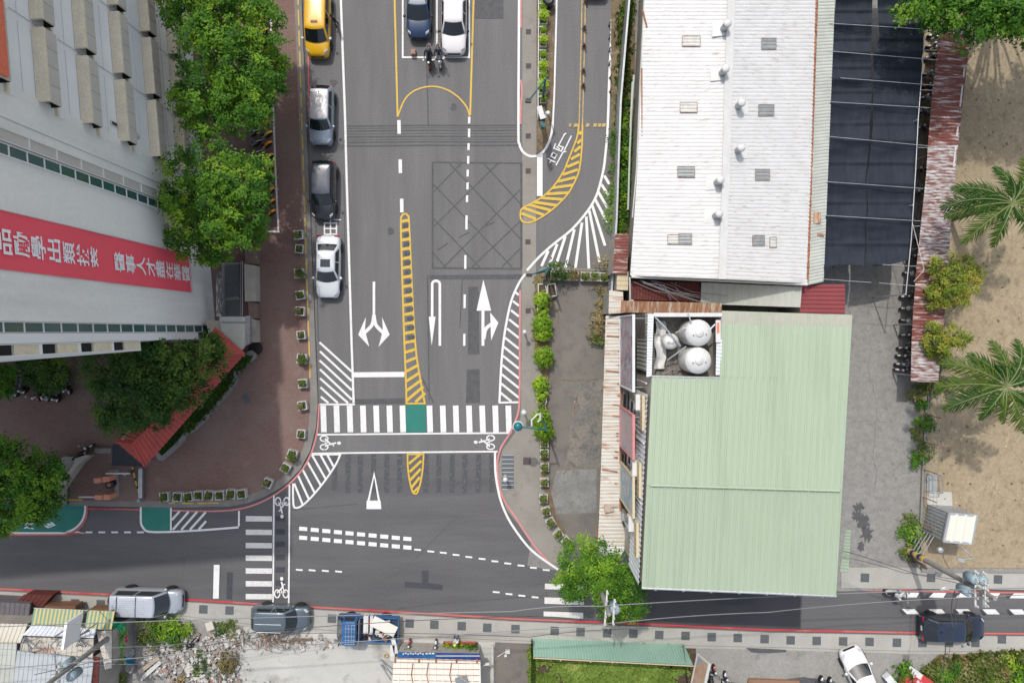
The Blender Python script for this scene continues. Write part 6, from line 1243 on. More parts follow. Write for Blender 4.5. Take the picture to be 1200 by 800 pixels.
for x, y, c_, lb in ((146.5, 748, (.45, .03, .16), 'pink cloth hanging beside the green cloth'), (133.5, 767, (.45, .03, .2), 'magenta cloth at the lower end of the green cloth')):
    b = MB(); b.grid([[P(x + i * 1.4, y - 4 + j * 2.2, 1.9 + .2 * ((i + j) % 2)) for i in range(3)] for j in range(5)]); b.build('cloth', plain('cloth_' + lb[:4], c_), label=lb, cat='cloth')
for x, y, c_, rr, lb, cat in ((154, 762, (.62, .62, .62), .35, 'white round basin beside the shop lane', 'basin'), (154.5, 771, (.02, .30, .48), .30, 'bright blue basin beside the shop lane', 'basin'), (156, 780, (.3, .3, .3), .33, 'grey basin below the blue basin in the shop lane', 'basin'), (10, 706, (.55, .6, .62), .4, 'pale round tank at the left edge beside the brown box roof', 'tank')):
    b = MB(); b.lathe(P(x, y, .1), [(rr * .7, 0), (rr, .3), (rr * 1.05, .33), (rr * .92, .31), (rr * .65, .08), (.02, .07)], 16); b.build('basin', plain('basin_paint', c_), label=lb, cat=cat)
b = MB(); b.box(P(75, 709.5, .9), (2.2, .35, .9)); b.box(P(88, 710, .7), (.5, .4, .6)); b.box(P(122, 713.5, .6), (1.5, .4, .7)); b.build('stall_counter', plain('stall_wood', (.20, .10, .06)), label='brown stall counters standing in front of the striped awning', cat='counter')
# booth with blue banners
bo = thing('booth', 'white roofed booth with rusty seams and a blue sign front', 'booth', P(513, 790))
small = [P(461.5, 770, 2.7), P(563, 773, 2.7), P(565, 850, 2.9), P(457, 850, 2.9)]
b = MB(); b.cor(*small, .5, .03, 'rib', 2); b.build('roof', plain('booth_roof', (.74, .72, .64)), bo)
b = MB(); ce = sum(small, Vector()) / 4; b.prism([p.lerp(ce, .05).xy for p in small], 0, 2.6); b.build('wall', A['clad_dirty'], bo)
b = MB()
for y in (775.5, 782.5, 789.5, 796.5): b.tube(P(461, y, 2.78), P(562, y + 1.5, 2.78), .02, n=4)
for x in (492, 510, 537): b.path([P(x - 8, 776, 2.8), P(x - 10, 790, 2.82), P(x - 7, 806, 2.84)], .03, n=4)
b.tube(P(462, 771, 2.78), P(563, 774, 2.78), .03, n=4)
for x in (463, 491, 511, 535, 559): b.tube(P(x, 771.5, 2.76), P(x, 776, 2.76), .06, n=4)
b.build('rusty_seam', A['rust_line'], bo)
t = thing('sign_fascia', 'blue sign with white lettering on the left half of the booth front', 'sign', P(487, 766)); b = MB(); b.box(P(488.5, 767.5, 2.5), (2.62, .10, .45), rot=Euler((R(25), 0, R(-1)))); b.build('panel', mat('sign_blue_panel', (.02, .07, .28), .5, col2=(.02, .22, .42), scale=.6), t)
v, fs = glyph('修理', .01)
b = MB()
r = random.Random(31)
c0 = P(473, 767.5, 2.5)
for i in range(9):
    x = c0.x + i * .17; b.box((x, c0.y + .16 + .05 * (i % 2), 2.62), (.12, .025, .12), rot=Euler((R(25), R(20 if i % 2 else -30), 0)))
for i in range(3): b.box((c0.x + 1.62 + i * .22, c0.y + .17, 2.58), (.17, .025, .1), rot=Euler((R(25), 0, 0)))
b.build('lettering', A['white_paint'], t)
t = thing('sign_fascia', 'plain dark blue sign on the right half of the booth front', 'sign', P(536, 768)); b = MB(); b.box(P(536.5, 768.5, 2.5), (3.05, .10, .45), rot=Euler((R(25), 0, R(-1)))); b.build('panel', mat('sign_navy_panel', (.02, .03, .20), .5, col2=(.02, .13, .36), scale=.45), t); b = MB(); b.box(P(536.5, 768.0, 2.74), (3.05, .10, .03)); b.build('rim', A['galv'], t)
t = thing('flower_bed', 'brown raised flower bed with red flowers in front of the booth', 'planter', P(540, 758))
b = MB(); b.prism([p.xy for p in pp([(520, 750), (560, 751), (560, 766), (520, 766)])], .1, .62); b.build('box', plain('bed_brown', (.075, .04, .032)), t)
b = MB(); b.prism([p.xy for p in pp([(521.5, 751.5), (558.5, 752.5), (558.5, 765), (521.5, 765)])], .6, .66); b.build('soil', A['soil'], t)
b = MB(); b.box(P(464, 752, .6), (.3, 1.1, 1.2), R(12)); b.box(P(461.5, 760, .6), (.32, 1.1, 1.2)); b.build('white_screen', A['white_paint'], label='white folding screen behind the truck tail', cat='screen')
b = MB(); b.tube(P(446, 772, .1), P(459, 790, 2.5), .06); b.tube(P(446, 778, .1), P(458, 796, 2.5), .06); b.tube(P(449, 776, .6), P(446, 779, .6), .04); b.build('ladder', A['galv'], label='grey ladder leaning on the left side of the booth', cat='ladder')
b = MB(); b.path([P(453 + 2.4 * math.cos(a_ / 3), 768 + 2 * math.sin(a_ / 3), .14) for a_ in range(0, 19)], .05); b.build('hose_ring', plain('hose_yellow', (.35, .26, .12)), label='brown hose ring lying on the concrete lot', cat='hose')
b = MB(); b.tube(P(563, 782, 1.6), P(571, 777, 1.9), .05); b.box(P(571, 777.5, 1.9), (.25, .15, .12)); b.build('wall_lamp', A['white_paint'], label='white lamp arm on the right side of the booth', cat='lamp')
b = MB(); b.box(P(541, 797, 2.95), (.8, .5, .2), .3); b.tube(P(535, 790, 3), P(549, 800, 3.1), .05); b.build('roof_ladder_frame', A['grey_metal'], label='grey bundle on the booth roof', cat='bundle')
w = thing('side_wall', 'low concrete wall between the booth and the tarmac lot', 'wall', P(575, 780)); b = MB(); b.prism([p.xy for p in pp([(576, 753), (578.5, 753), (579, 830), (576, 830)])], 0, .5); b.build('wall', A['conc_light'], w)
b = MB(); b.box(P(595, 763, .2), (.35, .22, .25)); b.tube(P(583, 769, .1), P(593, 763, .3), .03); b.box(P(592.5, 767.5, .15), (.2, .15, .2)); b.build('tap_stand', A['white_paint'], label='small white tap stand on the tarmac lot', cat='tap')
# green fence and plot
gf = thing('green_fence', 'pale green ribbed metal fence along the grass plot', 'fence', P(713, 748))
G0, G1 = P(624, 746.5), P(801, 753.5); b = MB(); b.cor(G0, G1, G1 + Vector((.12, -.5, 2.25)), G0 + Vector((0, -.42, 2.15)), .2, .03, seg=1); b.build('panel', mat('fence_green', (.28, .46, .38), .5, col2=(.33, .52, .43), scale=.5, fine=.05), gf)
b = MB()
for s in (.17, .36, .5, .72, .93): p = G0.lerp(G1, s) + Vector((0, -.55, 0)); b.tube(p + Vector((0, -.1, 0)), p + Vector((.02, -.02, 2.2)), .05)
b.tube(G0 + Vector((0, -.46, 2.17)), G1 + Vector((.12, -.54, 2.27)), .045); b.build('post', plain('fence_post', (.5, .42, .28)), gf)
b = MB(); b.cor(P(622, 747), P(622, 860), P(622, 860, 2.1), P(622, 747, 2.1), .25, .03, seg=1); b.build('plot_fence', A['wallc'], label='pale edge panel fence at the left side of the grass plot', cat='fence')
b = MB(); b.cor(P(801, 754), P(812, 860), P(812, 860, 2.2), P(801, 754, 2.2), .25, .03, seg=1); b.build('plot_fence', A['galv'], label='grey sheet fence at the right side of the grass plot', cat='fence')
t = thing('notice_board', 'tilted white framed notice board beside the grey sheet fence', 'sign', P(818, 785)); rot = Euler((0, R(-66), R(-12))); p = P(821, 790, 1.0)
b = MB(); b.box(p, (1.25, 2.3, .12), rot=rot); b.build('board', mat('board_print', (.40, .24, .17), .6, col2=(.5, .42, .3), scale=2, third=((.3, .32, .4), 1, .55, .6)), t)
b = MB(); m3 = rot.to_matrix()
for dx, dy, sx, sy in ((.63, 0, .08, 2.4), (-.63, 0, .08, 2.4), (0, 1.15, 1.18, .08), (0, -1.15, 1.18, .08)): b.box(p + m3 @ Vector((dx, dy, .02)), (sx, sy, .2), rot=rot)
b.build('frame', A['white_paint'], t)
b = MB(); b.prism([p_.xy for p_ in pp([(876, 793), (935, 795), (935, 799), (875, 799)])], .08, .3); b.build('brown_step', plain('step_brown', (.28, .16, .1)), label='brown edged step at the bottom of the concrete yard', cat='step')
t = thing('painted_sign', 'red and white painted sign board lying among the roadside weeds', 'sign', P(1066, 795)); b = MB(); b.box(P(1072, 800, .6), (2.0, 1.7, .08), R(-35), ); b.build('board', mat('sign_redwhite', (.52, .05, .05), .6, col2=(.66, .66, .66), scale=1.1, lo=.5, hi=.55), t); b = MB(); b.box(P(1045, 799, .5), (.5, 1.3, .5), R(40)); b.build('side', A['clad_white'], t)

# ---------------------------------------------------------------- planters, posts, signals
def leafcloud(b, blobs, dens=16, leaf=.22, clump=.38, per=14, r_=None, flat=.8, low=-.35, tlo=0, thi=1, core=True):
    r_ = r_ or rnd
    for (c, rad) in blobs:
        c = Vector(c); n = max(5, int(dens * rad * rad)); bt = r_.uniform(-.25, .36)  # bt: random tone per lobe, puts sunlit and shadowed leaf masses into the colour
        for i in range(n):
            z = r_.uniform(low, 1); a = r_.uniform(0, 6.283); s = math.sqrt(max(0, 1 - z * z)); dr = Vector((s * math.cos(a), s * math.sin(a), z))
            q = r_.uniform(.72, 1.06) if (not core or r_.random() < .8) else r_.uniform(.3, .7)
            cc = c + Vector((dr.x, dr.y, dr.z * flat)) * rad * q; tn = min(1, max(0, r_.gauss(.5, .11) + bt)); tn = tlo + (thi - tlo) * tn; cl = clump * r_.uniform(.6, 1.25)
            for j in range(per):
                o = Vector((r_.gauss(0, .55), r_.gauss(0, .55), r_.gauss(0, .33))) * cl
                nrm = (dr * .8 + o.normalized() * .25 + Vector((r_.gauss(0, .3), r_.gauss(0, .3), 1.0 + r_.gauss(0, .2)))).normalized()
                t1 = nrm.orthogonal().normalized(); t1.rotate(Matrix.Rotation(r_.uniform(0, 6.283), 3, nrm)); t2 = nrm.cross(t1); L_ = leaf * r_.uniform(.6, 1.3); w_ = L_ * r_.uniform(.38, .6); p = cc + o
                b.add([p - t1 * L_ * .5, p + t2 * w_ * .5, p + t1 * L_ * .5, p - t2 * w_ * .5], [(0, 1, 2, 3)], 0, min(1, max(0, tn + r_.gauss(0, .05))))
def planter_proto(sx, sy, kind, seed, rad=.3, h=.45, off=(0, 0), n=2):
    t = thing('planter', 'x', 'planter'); w_ = .07; r_ = random.Random(seed); b = MB()
    for s in (-1, 1): b.box((s * (sx / 2 - w_ / 2), 0, h / 2), (w_, sy, h)); b.box((0, s * (sy / 2 - w_ / 2), h / 2), (sx - 2 * w_, w_, h - .001))
    b.build('box', A['planter'], t, True)
    b = MB(); b.box((0, 0, h * .38), (sx - 2 * w_, sy - 2 * w_, h * .76)); b.build('soil', A['soil'], t, True)
    if kind:
        b = MB(); leafcloud(b, [((off[0] + r_.uniform(-.1, .1), off[1] + r_.uniform(-.1, .1), h + rad * .45), rad * r_.uniform(.8, 1.05)) for _ in range(n)], 190 if rad < .4 else 60, .13 if rad < .4 else .2, .14, 8, r_, 1.0, -.2); b.build('plant', LEAF[kind], t, True, tint=True)
    return t
KP = [planter_proto(.66, .66, 'weed', i, .22 + .05 * (i % 3), off=(.05 * ((i % 2) * 2 - 1), -.04), n=2) for i in range(4)]
kl = [(352.5, 275.5), (352, 293.5), (352.5, 320), (352.5, 345.5), (354.5, 366), (354, 391.5), (355.5, 419.5), (355.5, 450), (357, 473.5), (354, 507), (344, 533), (335.5, 546), (316.5, 564)]
for i, (x, y) in enumerate(kl):
    o = put(KP[(i * 3) % 4], x + (-.8, .6, 0, 1.0)[i % 4], y + (.5, -1.2, .9)[i % 3], (0, 90, 180, 270)[i % 4] + (5, -6, 3, 9, -4)[i % 5] + (0 if i < 10 else -25), f'square concrete planter on the kerb of the brick walk, {NTH[i]} from the top', 'planters along the brick walk', .12, (1, .93, 1.05, .97)[i % 4])
for i, x in enumerate((195.5, 211, 223.5, 235.5, 247.5, 260, 273, 285.5)):
    put(KP[(i * 2 + 1) % 4], x, 580.5 - i * .55 + (i % 3) * .5, 180 + (3, -5, 7, 0, -8)[i % 5], f'square concrete planter beside the side road, {NTH[i]} from the left', 'planters along the side road', .12)
big = {k: planter_proto(.75, .95, 'bright', 40 + k, rad_, n=n_) for k, rad_, n_ in ((0, .42, 3), (1, .55, 4), (2, .72, 4))}
small_p = [planter_proto(.62, .62, 'weed', 60 + i, .26, n=2) for i in range(2)]
empt = planter_proto(.75, .95, None, 70)
seq = [(635.5, 352.5, 1, 0), (636, 367, 0, 10), (635.5, 381, 2, 0), (636.5, 391, 1, 20), (637, 418, 2, 0), (633.5, 449.5, 1, 5), (634.5, 463.5, 0, 0), (634.5, 475.5, 's0', 0), (634, 490, 2, 10), (637, 502, 2, 30), (637.5, 518, 's0', 0), (637.5, 530, 's1', 0), (638.2, 546, 's1', 0), (637.5, 563.5, 's0', 0), (636.7, 582.5, 's1', 0), (639.5, 597, 's0', 12), (645, 610, 's1', 28), (654, 624, 's0', 38), (663.5, 632, 's1', 48)]
for i, (x, y, k_, a_) in enumerate(seq):
    pr_ = big[k_] if isinstance(k_, int) else small_p[int(k_[1])]
    put(pr_, x, y, a_, f'{"bushy bright green" if isinstance(k_, int) else "small low"} planter beside the old car park, {NTH[i]} from the top', 'planters beside the old car park', .1)
for i, (x, y, p_) in enumerate(((636, 340.5, empt), (645.5, 340.5, empt))): put(p_, x, y, 0 if i == 0 else 8, ('bare concrete planter at the top corner of the old car park', 'bare concrete planter with debris second from the top corner of the old car park')[i], None, .1)
kh = [small_p[0], small_p[1]]
for i, x in enumerate((650, 661, 672, 685, 696, 707)): put(kh[i % 2], x, 323.5 + i * .3, 90, f'concrete planter across the car park top, {NTH[i]} from the left', 'planters across the top of the old car park', .1, 1.05)
mp = {k: planter_proto(.62, .95, 'bright', 80 + k, .34 + .08 * k, n=3) for k in range(2)}
for i, y in enumerate((-18, -6, 10, 24, 37, 51, 66, 81, 91, 104, 117)):
    put(mp[i % 2], 636.5 - i * .05, y, 0, f'planter with bright green shrubs on the median, {NTH[i]} from the top', 'planters on the median', .06, (.72, .9, .8, 1.0, .68, .85)[i % 6])
mf = thing('median_fence', 'low white rail fence along the left side of the median planters', 'fence', P(631, 60)); b = MB(); b.path([P(631.5, -60, .75), P(631, 60, .75), P(630.5, 130, .75)], .04); b.path([P(631.5, -60, .35), P(631, 60, .35), P(630.5, 130, .35)], .03); b.build('rail', A['white_paint'], mf)
for i in range(14): y = -50 + i * 13.6; b = MB(); b.tube(P(631.2, y, 0), P(631.2, y, .8), .04); b.tube(P(631.2, y, .74), P(636, y, .7), .035); b.build('post', A['white_paint'], mf)
def post(label, x, y, h, cap=.16, mt='white_paint', cat='bollard'):
    t = thing('bollard', label, cat, P(x, y, .01)); b = MB(); b.tube((0, 0, 0), (0, 0, h), .07, .06); b.build('post', A[mt], t, True); b = MB(); b.lathe((0, 0, h), [(.05, -.02), (cap, .02), (cap, .12), (cap * .5, .2), (.03, .22)], 14); b.build('cap', A['white_paint'], t, True, smooth=True); b = MB(); b.lathe((0, 0, 0), [(.14, 0), (.12, .08)], 10); b.build('base', A['grey_metal'], t, True)
post('white topped post beside the third bushy planter of the old car park', 614.5, 389, 1.3); post('white topped post near the right end of the zebra crossing', 613.5, 480, 1.6, .2); post('white topped post standing on the ribbed access cover', 592.3, 557, 1.3, .18)
A['marker'] = plain('marker_brown', (.20, .05, .035)); A['marker_g'] = plain('marker_grey', (.17, .13, .11))
def conelike(label, x, y, mt, h, group):
    t = thing('lane_marker', label, 'lane marker', P(x, y, .012), 0, group); b = MB(); b.lathe((0, 0, 0), [(.20 if h < .6 else .09, 0), (.20 if h < .6 else .09, .04), (.10, .08), (.08, .1)], 14); b.build('base', A['marker_g'], t, True); b = MB(); b.lathe((0, 0, .1), [(.12 if h < .6 else .05, 0), (.10 if h < .6 else .05, h * .7), (.06 if h < .6 else .04, h)], 10); b.build('post', A[mt], t, True)

for i, (x, y, m_) in enumerate(((684.3, 34, 'marker_g'), (684, 55, 'marker'), (683.3, 83.5, 'marker_g'), (683.2, 101, 'marker'), (686, 3, 'marker_g'))): conelike(f'{"brown" if m_ == "marker" else "grey brown"} lane marker on the yellow double line, {NTH[[1, 2, 3, 4, 0][i]]} from the top', x, y, m_, .5, 'lane markers on the slip lane')
for i, (x, y) in enumerate(((713.6, 30), (713.8, 45), (714, 60), (713.6, 76), (714.8, 92), (714.8, 108))): conelike(f'slim reflector post along the right edge of the slip lane, {NTH[i]} from the top', x, y, 'grey_metal' if i < 4 else 'marker', .7, 'reflector posts of the slip lane')
def signal(label, base, h, arm_to, head, mt='teal_paint'):
    p = P(*base); t = thing('traffic_signal', label, 'traffic signal', p); b = MB(); b.tube((0, 0, 0), (0, 0, h), .10, .07, 10); b.build('pole', A[mt], t, True)
    b = MB(); b.lathe((0, 0, 0), [(.22, 0), (.2, .25), (.1, .3)], 10); b.build('base', A[mt], t, True)
    if arm_to: a_ = P(arm_to[0], arm_to[1], h) - p; b = MB(); b.path([(0, 0, h - .3), (a_.x * .3, a_.y * .3, h - .05), (a_.x, a_.y, h)], .055); b.build('arm', A[mt], t, True)
    else: a_ = Vector((0, 0, h))
    if head == 'lamp':
        b = MB(); b.lathe((a_.x, a_.y, h), [(.04, .22), (.20, .19), (.29, .04), (.30, -.04), (.22, -.1), (.04, -.1)][::-1], 20); hd = b.build('lamp_head', plain('lamp_teal', (.012, .16, .19), .3), t, True, smooth=True); b = MB(); b.lathe((a_.x, a_.y, h - .08), [(.30, -.03), (.35, 0), (.30, .04)], 20); b.build('rim', A['white_paint'], hd, True)
    elif head == 'camera':
        b = MB(); b.box((a_.x, a_.y, h), (.35, .22, .2)); b.box((a_.x - .2, a_.y, h - .05), (.1, .14, .14)); b.build('camera', A['black'], t, True)
    else:
        b = MB(); b.box((a_.x, a_.y, h - .3), (.35, .32, .9)); hd = b.build('signal_head', A['black'], t, True)
        for i in range(3): b = MB(); b.lathe((a_.x - .18, a_.y, h - .6 + i * .3), [(.10, 0), (.13, .03), (.12, .15)], 12, m=Euler((0, -math.pi / 2, 0)).to_matrix()); b.build('visor', A['black'], hd, True)
    return t
signal('teal street lamp on a long arm beside the bushy planters', (636, 491), 5.6, (607, 499.5), 'lamp')
b = MB(); b.path([P(623, 499, 3.4), P(623, 492, 3.4), P(629, 486, 3.4), P(633, 484.5, 3.4), P(633, 492, 3.4), P(630, 494, 3.4)], .06); b.tube(P(633, 485, 3.4), P(636, 488, 3.0), .05); b.build('white_bracket', A['white_paint'], label='bent white bracket hanging beside the teal street lamp', cat='bracket', loc=P(636, 489, 0))
signal('dark signal camera on an arm over the top corner of the old car park', (642, 320), 4.6, (620.5, 322.5), 'camera'); b = MB(); b.tube(P(640, 322, 0), P(640, 322, 3.9), .07); b.box(P(639, 325, 3.6), (.55, .12, .1)); b.box(P(639, 331, 3.2), (.3, .4, .7)); b.build('signal_box', A['black'], label='black signal box on a short post above the bare planters', cat='signal box')
signal('dark signal camera on an arm over the median pavement', (636, 117), 4.2, (619.5, 118.5), 'camera')
t = thing('signal_cabinet', 'teal signal post cluttered with white brackets at the median tip', 'traffic signal', P(634, 137)); b = MB(); b.tube(P(635, 148, 0), P(635, 148, 3.6), .08); b.tube(P(635, 132, 0), P(635, 132, 3.2), .09); b.build('post', A['teal_paint'], t); b = MB(); b.box(P(635, 136, 2.4), (.5, .5, .8)); b.box(P(636, 148, 3.2), (.3, .28, .6)); b.build('cabinet', A['teal_paint'], t)
b = MB(); b.path([P(630, 127, 2.5), P(636, 133, 3.3), P(640, 138, 3.3)], .06); b.box(P(634, 132, 3.3), (.35, .9, .08), .3); b.lathe(P(642, 133, 3.2), [(.1, 0), (.18, .06), (.1, .2)], 10); b.path([P(630, 128, .6), P(631, 140, .6), P(635, 141, .6)], .05); b.build('bracket', A['white_paint'], t)
b = MB(); b.lathe(P(642, 6, 0), [(.35, 0), (.42, .2), (.42, .8), (.3, .9), (.2, .88)], 14); b.build('black_bin', A['black'], label='black round bin on the median near the top edge', cat='bin')
b = MB(); r = random.Random(6)
for i in range(3): b.box(P(484.5 + i * .2, 62, .2 + i * .01), (.35 - i * .05, .4 - i * .06, .36 + i * .03))
b.build('cardboard_box', plain('box_brown', (.24, .12, .085)), label='small brown box on the ground before the dark blue car', cat='box', loc=P(485, 62, .01))
# ---------------------------------------------------------------- trees, palms, shrubs, grass, rubble
def tree(name, label, base, blobs, leafk, trunk_h, tr=.22, dens=15, leaf=.22, clump=.36, per=24, seed=1, cat='tree', group=None, low=-.3, tlo=0, thi=1):
    r_ = random.Random(seed); p = P(*base); t = thing(name, label, cat, p, 0, group)
    bl = [(P(x, y, z), rad) for x, y, z, rad in blobs]
    b = MB(); top = Vector((p.x, p.y, trunk_h)); b.path([p + Vector((0, 0, -.05)), p.lerp(top, .4) + Vector((.08, .05, 0)), top], tr, n=9, r2=tr * .7)
    for c, rad in bl:
        m_ = top.lerp(c, .5) + Vector((r_.uniform(-.3, .3), r_.uniform(-.3, .3), .25)); b.path([top - Vector((0, 0, .3)), m_, c + Vector((0, 0, rad * .2))], tr * .5, n=6, r2=.03)
        for _ in range(3): b.path([c.lerp(m_, .3), c + Vector((r_.uniform(-1, 1), r_.uniform(-1, 1), r_.uniform(-.1, .7))) * rad * .8], .045, n=5, r2=.015)
    b.build('trunk', A['bark'], t)
    b = MB(); sub = []
    for c, rad in bl:
        sub.append((c - Vector((0, 0, rad * .15)), rad * .74))
        for _ in range(int(5 + rad * 4.0)):
            a = r_.uniform(0, 6.283); z = r_.uniform(-.15, .95); s = math.sqrt(1 - z * z); sub.append((c + Vector((s * math.cos(a), s * math.sin(a), z * .75)) * rad * r_.uniform(.72, .92), rad * r_.uniform(.20, .36)))
    leafcloud(b, sub, dens, leaf, clump, per, r_, .8, low, tlo, thi); b.build('crown', LEAF[leafk], t, tint=True); return t
tree('street_tree', 'broad bright green street tree at the top left beside the brick walk', (262, 30), [(228, 22, 7.5, 2.0), (262, 20, 8, 2.3), (292, 40, 6.8, 2.2), (240, 62, 7.6, 2.2), (275, 75, 7.4, 2.2), (215, -8, 7.5, 1.8), (250, -22, 7.5, 2.2), (300, 10, 5, 1.2)], 'tree', 3.4, seed=1)
tree('street_tree', 'street tree with a thin feathery edge over the marked bicycle bay', (290, 120), [(305, 80, 5.2, 1.7), (314, 100, 4.6, 1.2), (296, 112, 6.2, 2.0), (250, 112, 7.2, 2.2), (278, 132, 6.8, 1.8), (245, 136, 6.8, 1.7), (228, 115, 6.4, 1.3), (306, 126, 4.8, 1.0)], 'tree', 3.2, seed=2, tlo=.05, thi=.95)
tree('street_tree', 'round street tree overlapping the red banner wall', (270, 245), [(222, 212, 7.2, 1.9), (250, 208, 7.6, 2.1), (285, 210, 6.8, 1.9), (235, 245, 7.6, 2.4), (268, 250, 7.4, 2.3), (295, 240, 5.4, 1.5), (222, 272, 6.6, 1.7), (252, 283, 6.4, 1.5), (292, 268, 4.0, 1.2), (303, 215, 4.4, 1.0)], 'tree', 3.2, seed=3)
tree('shade_tree', 'dark green tree beside the red tile roof in the shade of the office block', (190, 440), [(115, 430, 6.4, 1.9), (150, 425, 7.0, 2.2), (190, 425, 6.8, 2.2), (230, 425, 6.2, 1.8), (135, 465, 6.4, 1.9), (170, 460, 6.6, 2.2), (205, 450, 6.2, 1.9), (140, 494, 5.6, 1.3), (176, 487, 5.2, 1.2), (245, 410, 5.2, 1.0)], 'dark', 3.2, seed=4, thi=.95)
tree('corner_tree', 'green tree hanging over the green cycle lane at the left edge', (40, 560), [(20, 545, 6.4, 2.0), (-10, 540, 6.4, 2.0), (48, 555, 6.0, 1.8), (15, 580, 6.2, 2.1), (55, 585, 5.4, 1.4), (-15, 590, 6, 2.0), (62, 560, 4.8, 1.0), (35, 603, 5.0, 1.0), (8, 608, 5, 1.0)], 'tree', 3, seed=5, tlo=0, thi=.9)
tree('small_tree', 'small dark tree in front of the scooters below the office block', (70, 432), [(48, 430, 4.2, 1.2), (64, 432, 4.6, 1.2), (36, 432, 4.0, .9), (55, 446, 3.8, .8)], 'dark', 2.2, .12, seed=6)
tree('small_tree', 'small green tree cut by the left edge above the parking yard', (10, 445), [(-4, 440, 4.2, 1.1), (4, 450, 4.0, .9), (-10, 455, 4, 1.0)], 'tree', 2.2, .12, seed=7)
tree('street_corner_tree', 'spreading green tree around a utility pole at the street corner', (703, 668), [(676, 653, 5.6, 1.25), (697, 656, 5.8, 1.3), (675, 679, 5.4, 1.25), (699, 675, 5.8, 1.1), (722, 668, 5.6, 1.3), (735, 686, 5.2, 1.25), (718, 698, 5.6, 1.3), (735, 709, 4.8, 1.0), (669, 690, 4.6, .6), (741, 672, 4.6, .7), (723, 714, 4.8, .8)], 'tree', 2.8, .18, leaf=.19, clump=.38, seed=8, tlo=.1)
tree('large_tree', 'large dense tree at the top right over shed and sand', (1150, -20), [(1085, 4, 7.4, 1.9), (1115, 6, 8, 2.4), (1150, 8, 8.4, 2.6), (1185, 10, 8.2, 2.6), (1215, 10, 8, 2.6), (1100, -22, 8, 2.2), (1150, -30, 8.5, 2.6), (1200, -30, 8, 2.6), (1245, -5, 8.4, 2.8), (1285, 5, 8, 2.8), (1250, 30, 7.4, 2.2), (1290, -40, 8, 2.6), (1100, 16, 6, 1.2), (1150, 20, 6.6, 1.5), (1190, 18, 6.8, 1.5)], 'tree', 4, .3, seed=9, tlo=.0, thi=.9)
tree('olive_bush', 'rounded olive green bush tree growing over the rusty shed roof', (1104, 329), [(1108, 314, 3.6, 1.05), (1128, 318, 3.4, 1.1), (1133, 334, 3.2, 1.0), (1112, 334, 3.8, 1.2), (1100, 340, 3.4, .9), (1120, 350, 3.4, .9), (1096, 352, 3.0, .7), (1140, 322, 2.8, .6)], 'olive', 1.6, .12, leaf=.18, clump=.28, dens=26, per=14, seed=10, cat='tree')
tree('olive_bush', 'sparse olive bush tree with grey branches beside the lower palm', (1100, 404), [(1098, 388, 3.2, .8), (1115, 392, 3.2, .8), (1088, 398, 3.0, .8), (1103, 404, 3.2, .9), (1092, 412, 2.8, .6), (1126, 398, 2.8, .6), (1102, 417, 2.6, .5)], 'olive', 1.5, .12, leaf=.17, clump=.26, dens=18, per=12, seed=11)
b = MB(); b.path([P(1087, 466, .1), P(1094, 452, 1.0), P(1103, 434, 2.2), P(1100, 412, 3.3), P(1092, 398, 3.9)], .10, r2=.05); b.path([P(1103, 432, 2.2), P(1112, 430, 3.0), P(1122, 436, 3.6), P(1100, 418, 4)], .05, r2=.03); b.lathe(P(1087.5, 466, .1), [(.28, 0), (.16, .3)], 10); b.build('bare_trunk', A['bark'], label='bare grey leaning trunk at the end of the rusty shed', cat='trunk', loc=P(1087, 466, 0))
def palm(label, base, hgt, fronds, seed):
    r_ = random.Random(seed); p = P(*base); t = thing('palm_tree', label, 'palm tree', p); b = MB(); b.path([(0, 0, 0), (.05, .04, hgt * .4), (0, 0, hgt)], .26, n=12, r2=.15)
    for i in range(int(hgt / .35)): b.lathe((0.02, .02, i * .35), [(.235 - .012 * i * .5, 0), (.25 - .012 * i * .5, .05), (.22 - .012 * i * .5, .1)], 10)
    b.build('trunk', A['palm_bark'], t, True)
    fronds = fronds + [(a_ * 67 + seed * 20, 1.3 + .25 * (a_ % 3), -.3, 15) for a_ in range(7)]
    for ang, L_, dr, curl in fronds:
        b = MB(); rb = MB(); pts = []; a = R(ang)
        for i in range(15):
            q = i / 14; rr = L_ * q * (1 - .12 * q * dr); z = hgt + .25 + L_ * (.38 * q - (.30 + .35 * dr) * q * q); aa = a + R(curl) * q * q; pts.append(Vector((math.cos(aa) * rr, math.sin(aa) * rr, z)))
        rb.path(pts, .045, n=5, r2=.012); tn = r_.uniform(.25, .75)
        for i in range(len(pts) - 1):
            for h_ in range(5):
                q = (i + h_ / 5) / 14
                if q < .14: continue
                c = pts[i].lerp(pts[i + 1], h_ / 5); fw = (pts[i + 1] - pts[i]).normalized(); sd = fw.cross(Vector((0, 0, 1))).normalized(); ll = .92 * math.sin(math.pi * min(1, .12 + q * .86)) ** .7 * L_ / 3.4 * r_.uniform(.75, 1.1)
                for s in (-1, 1):
                    tip = c + sd * s * ll * r_.uniform(.6, .8) + fw * ll * r_.uniform(.45, .75) + Vector((0, 0, -ll * r_.uniform(.1, .75))); mid = c.lerp(tip, .5) + Vector((0, 0, .05)); w_ = fw * .034
                    b.add([c - w_, c + w_, mid + w_ * 1.1, tip, mid - w_ * 1.1], [(0, 1, 2, 4), (4, 2, 3)], 0, min(1, max(0, tn + r_.gauss(0, .12))))
        fr = b.build('frond', LEAF['palm'], t, True, tint=True); rb.build('midrib', plain('midrib', (.16, .20, .06)) if 'midrib' not in A else A['midrib'], fr, True)
A['midrib'] = plain('palm_midrib', (.17, .20, .07))
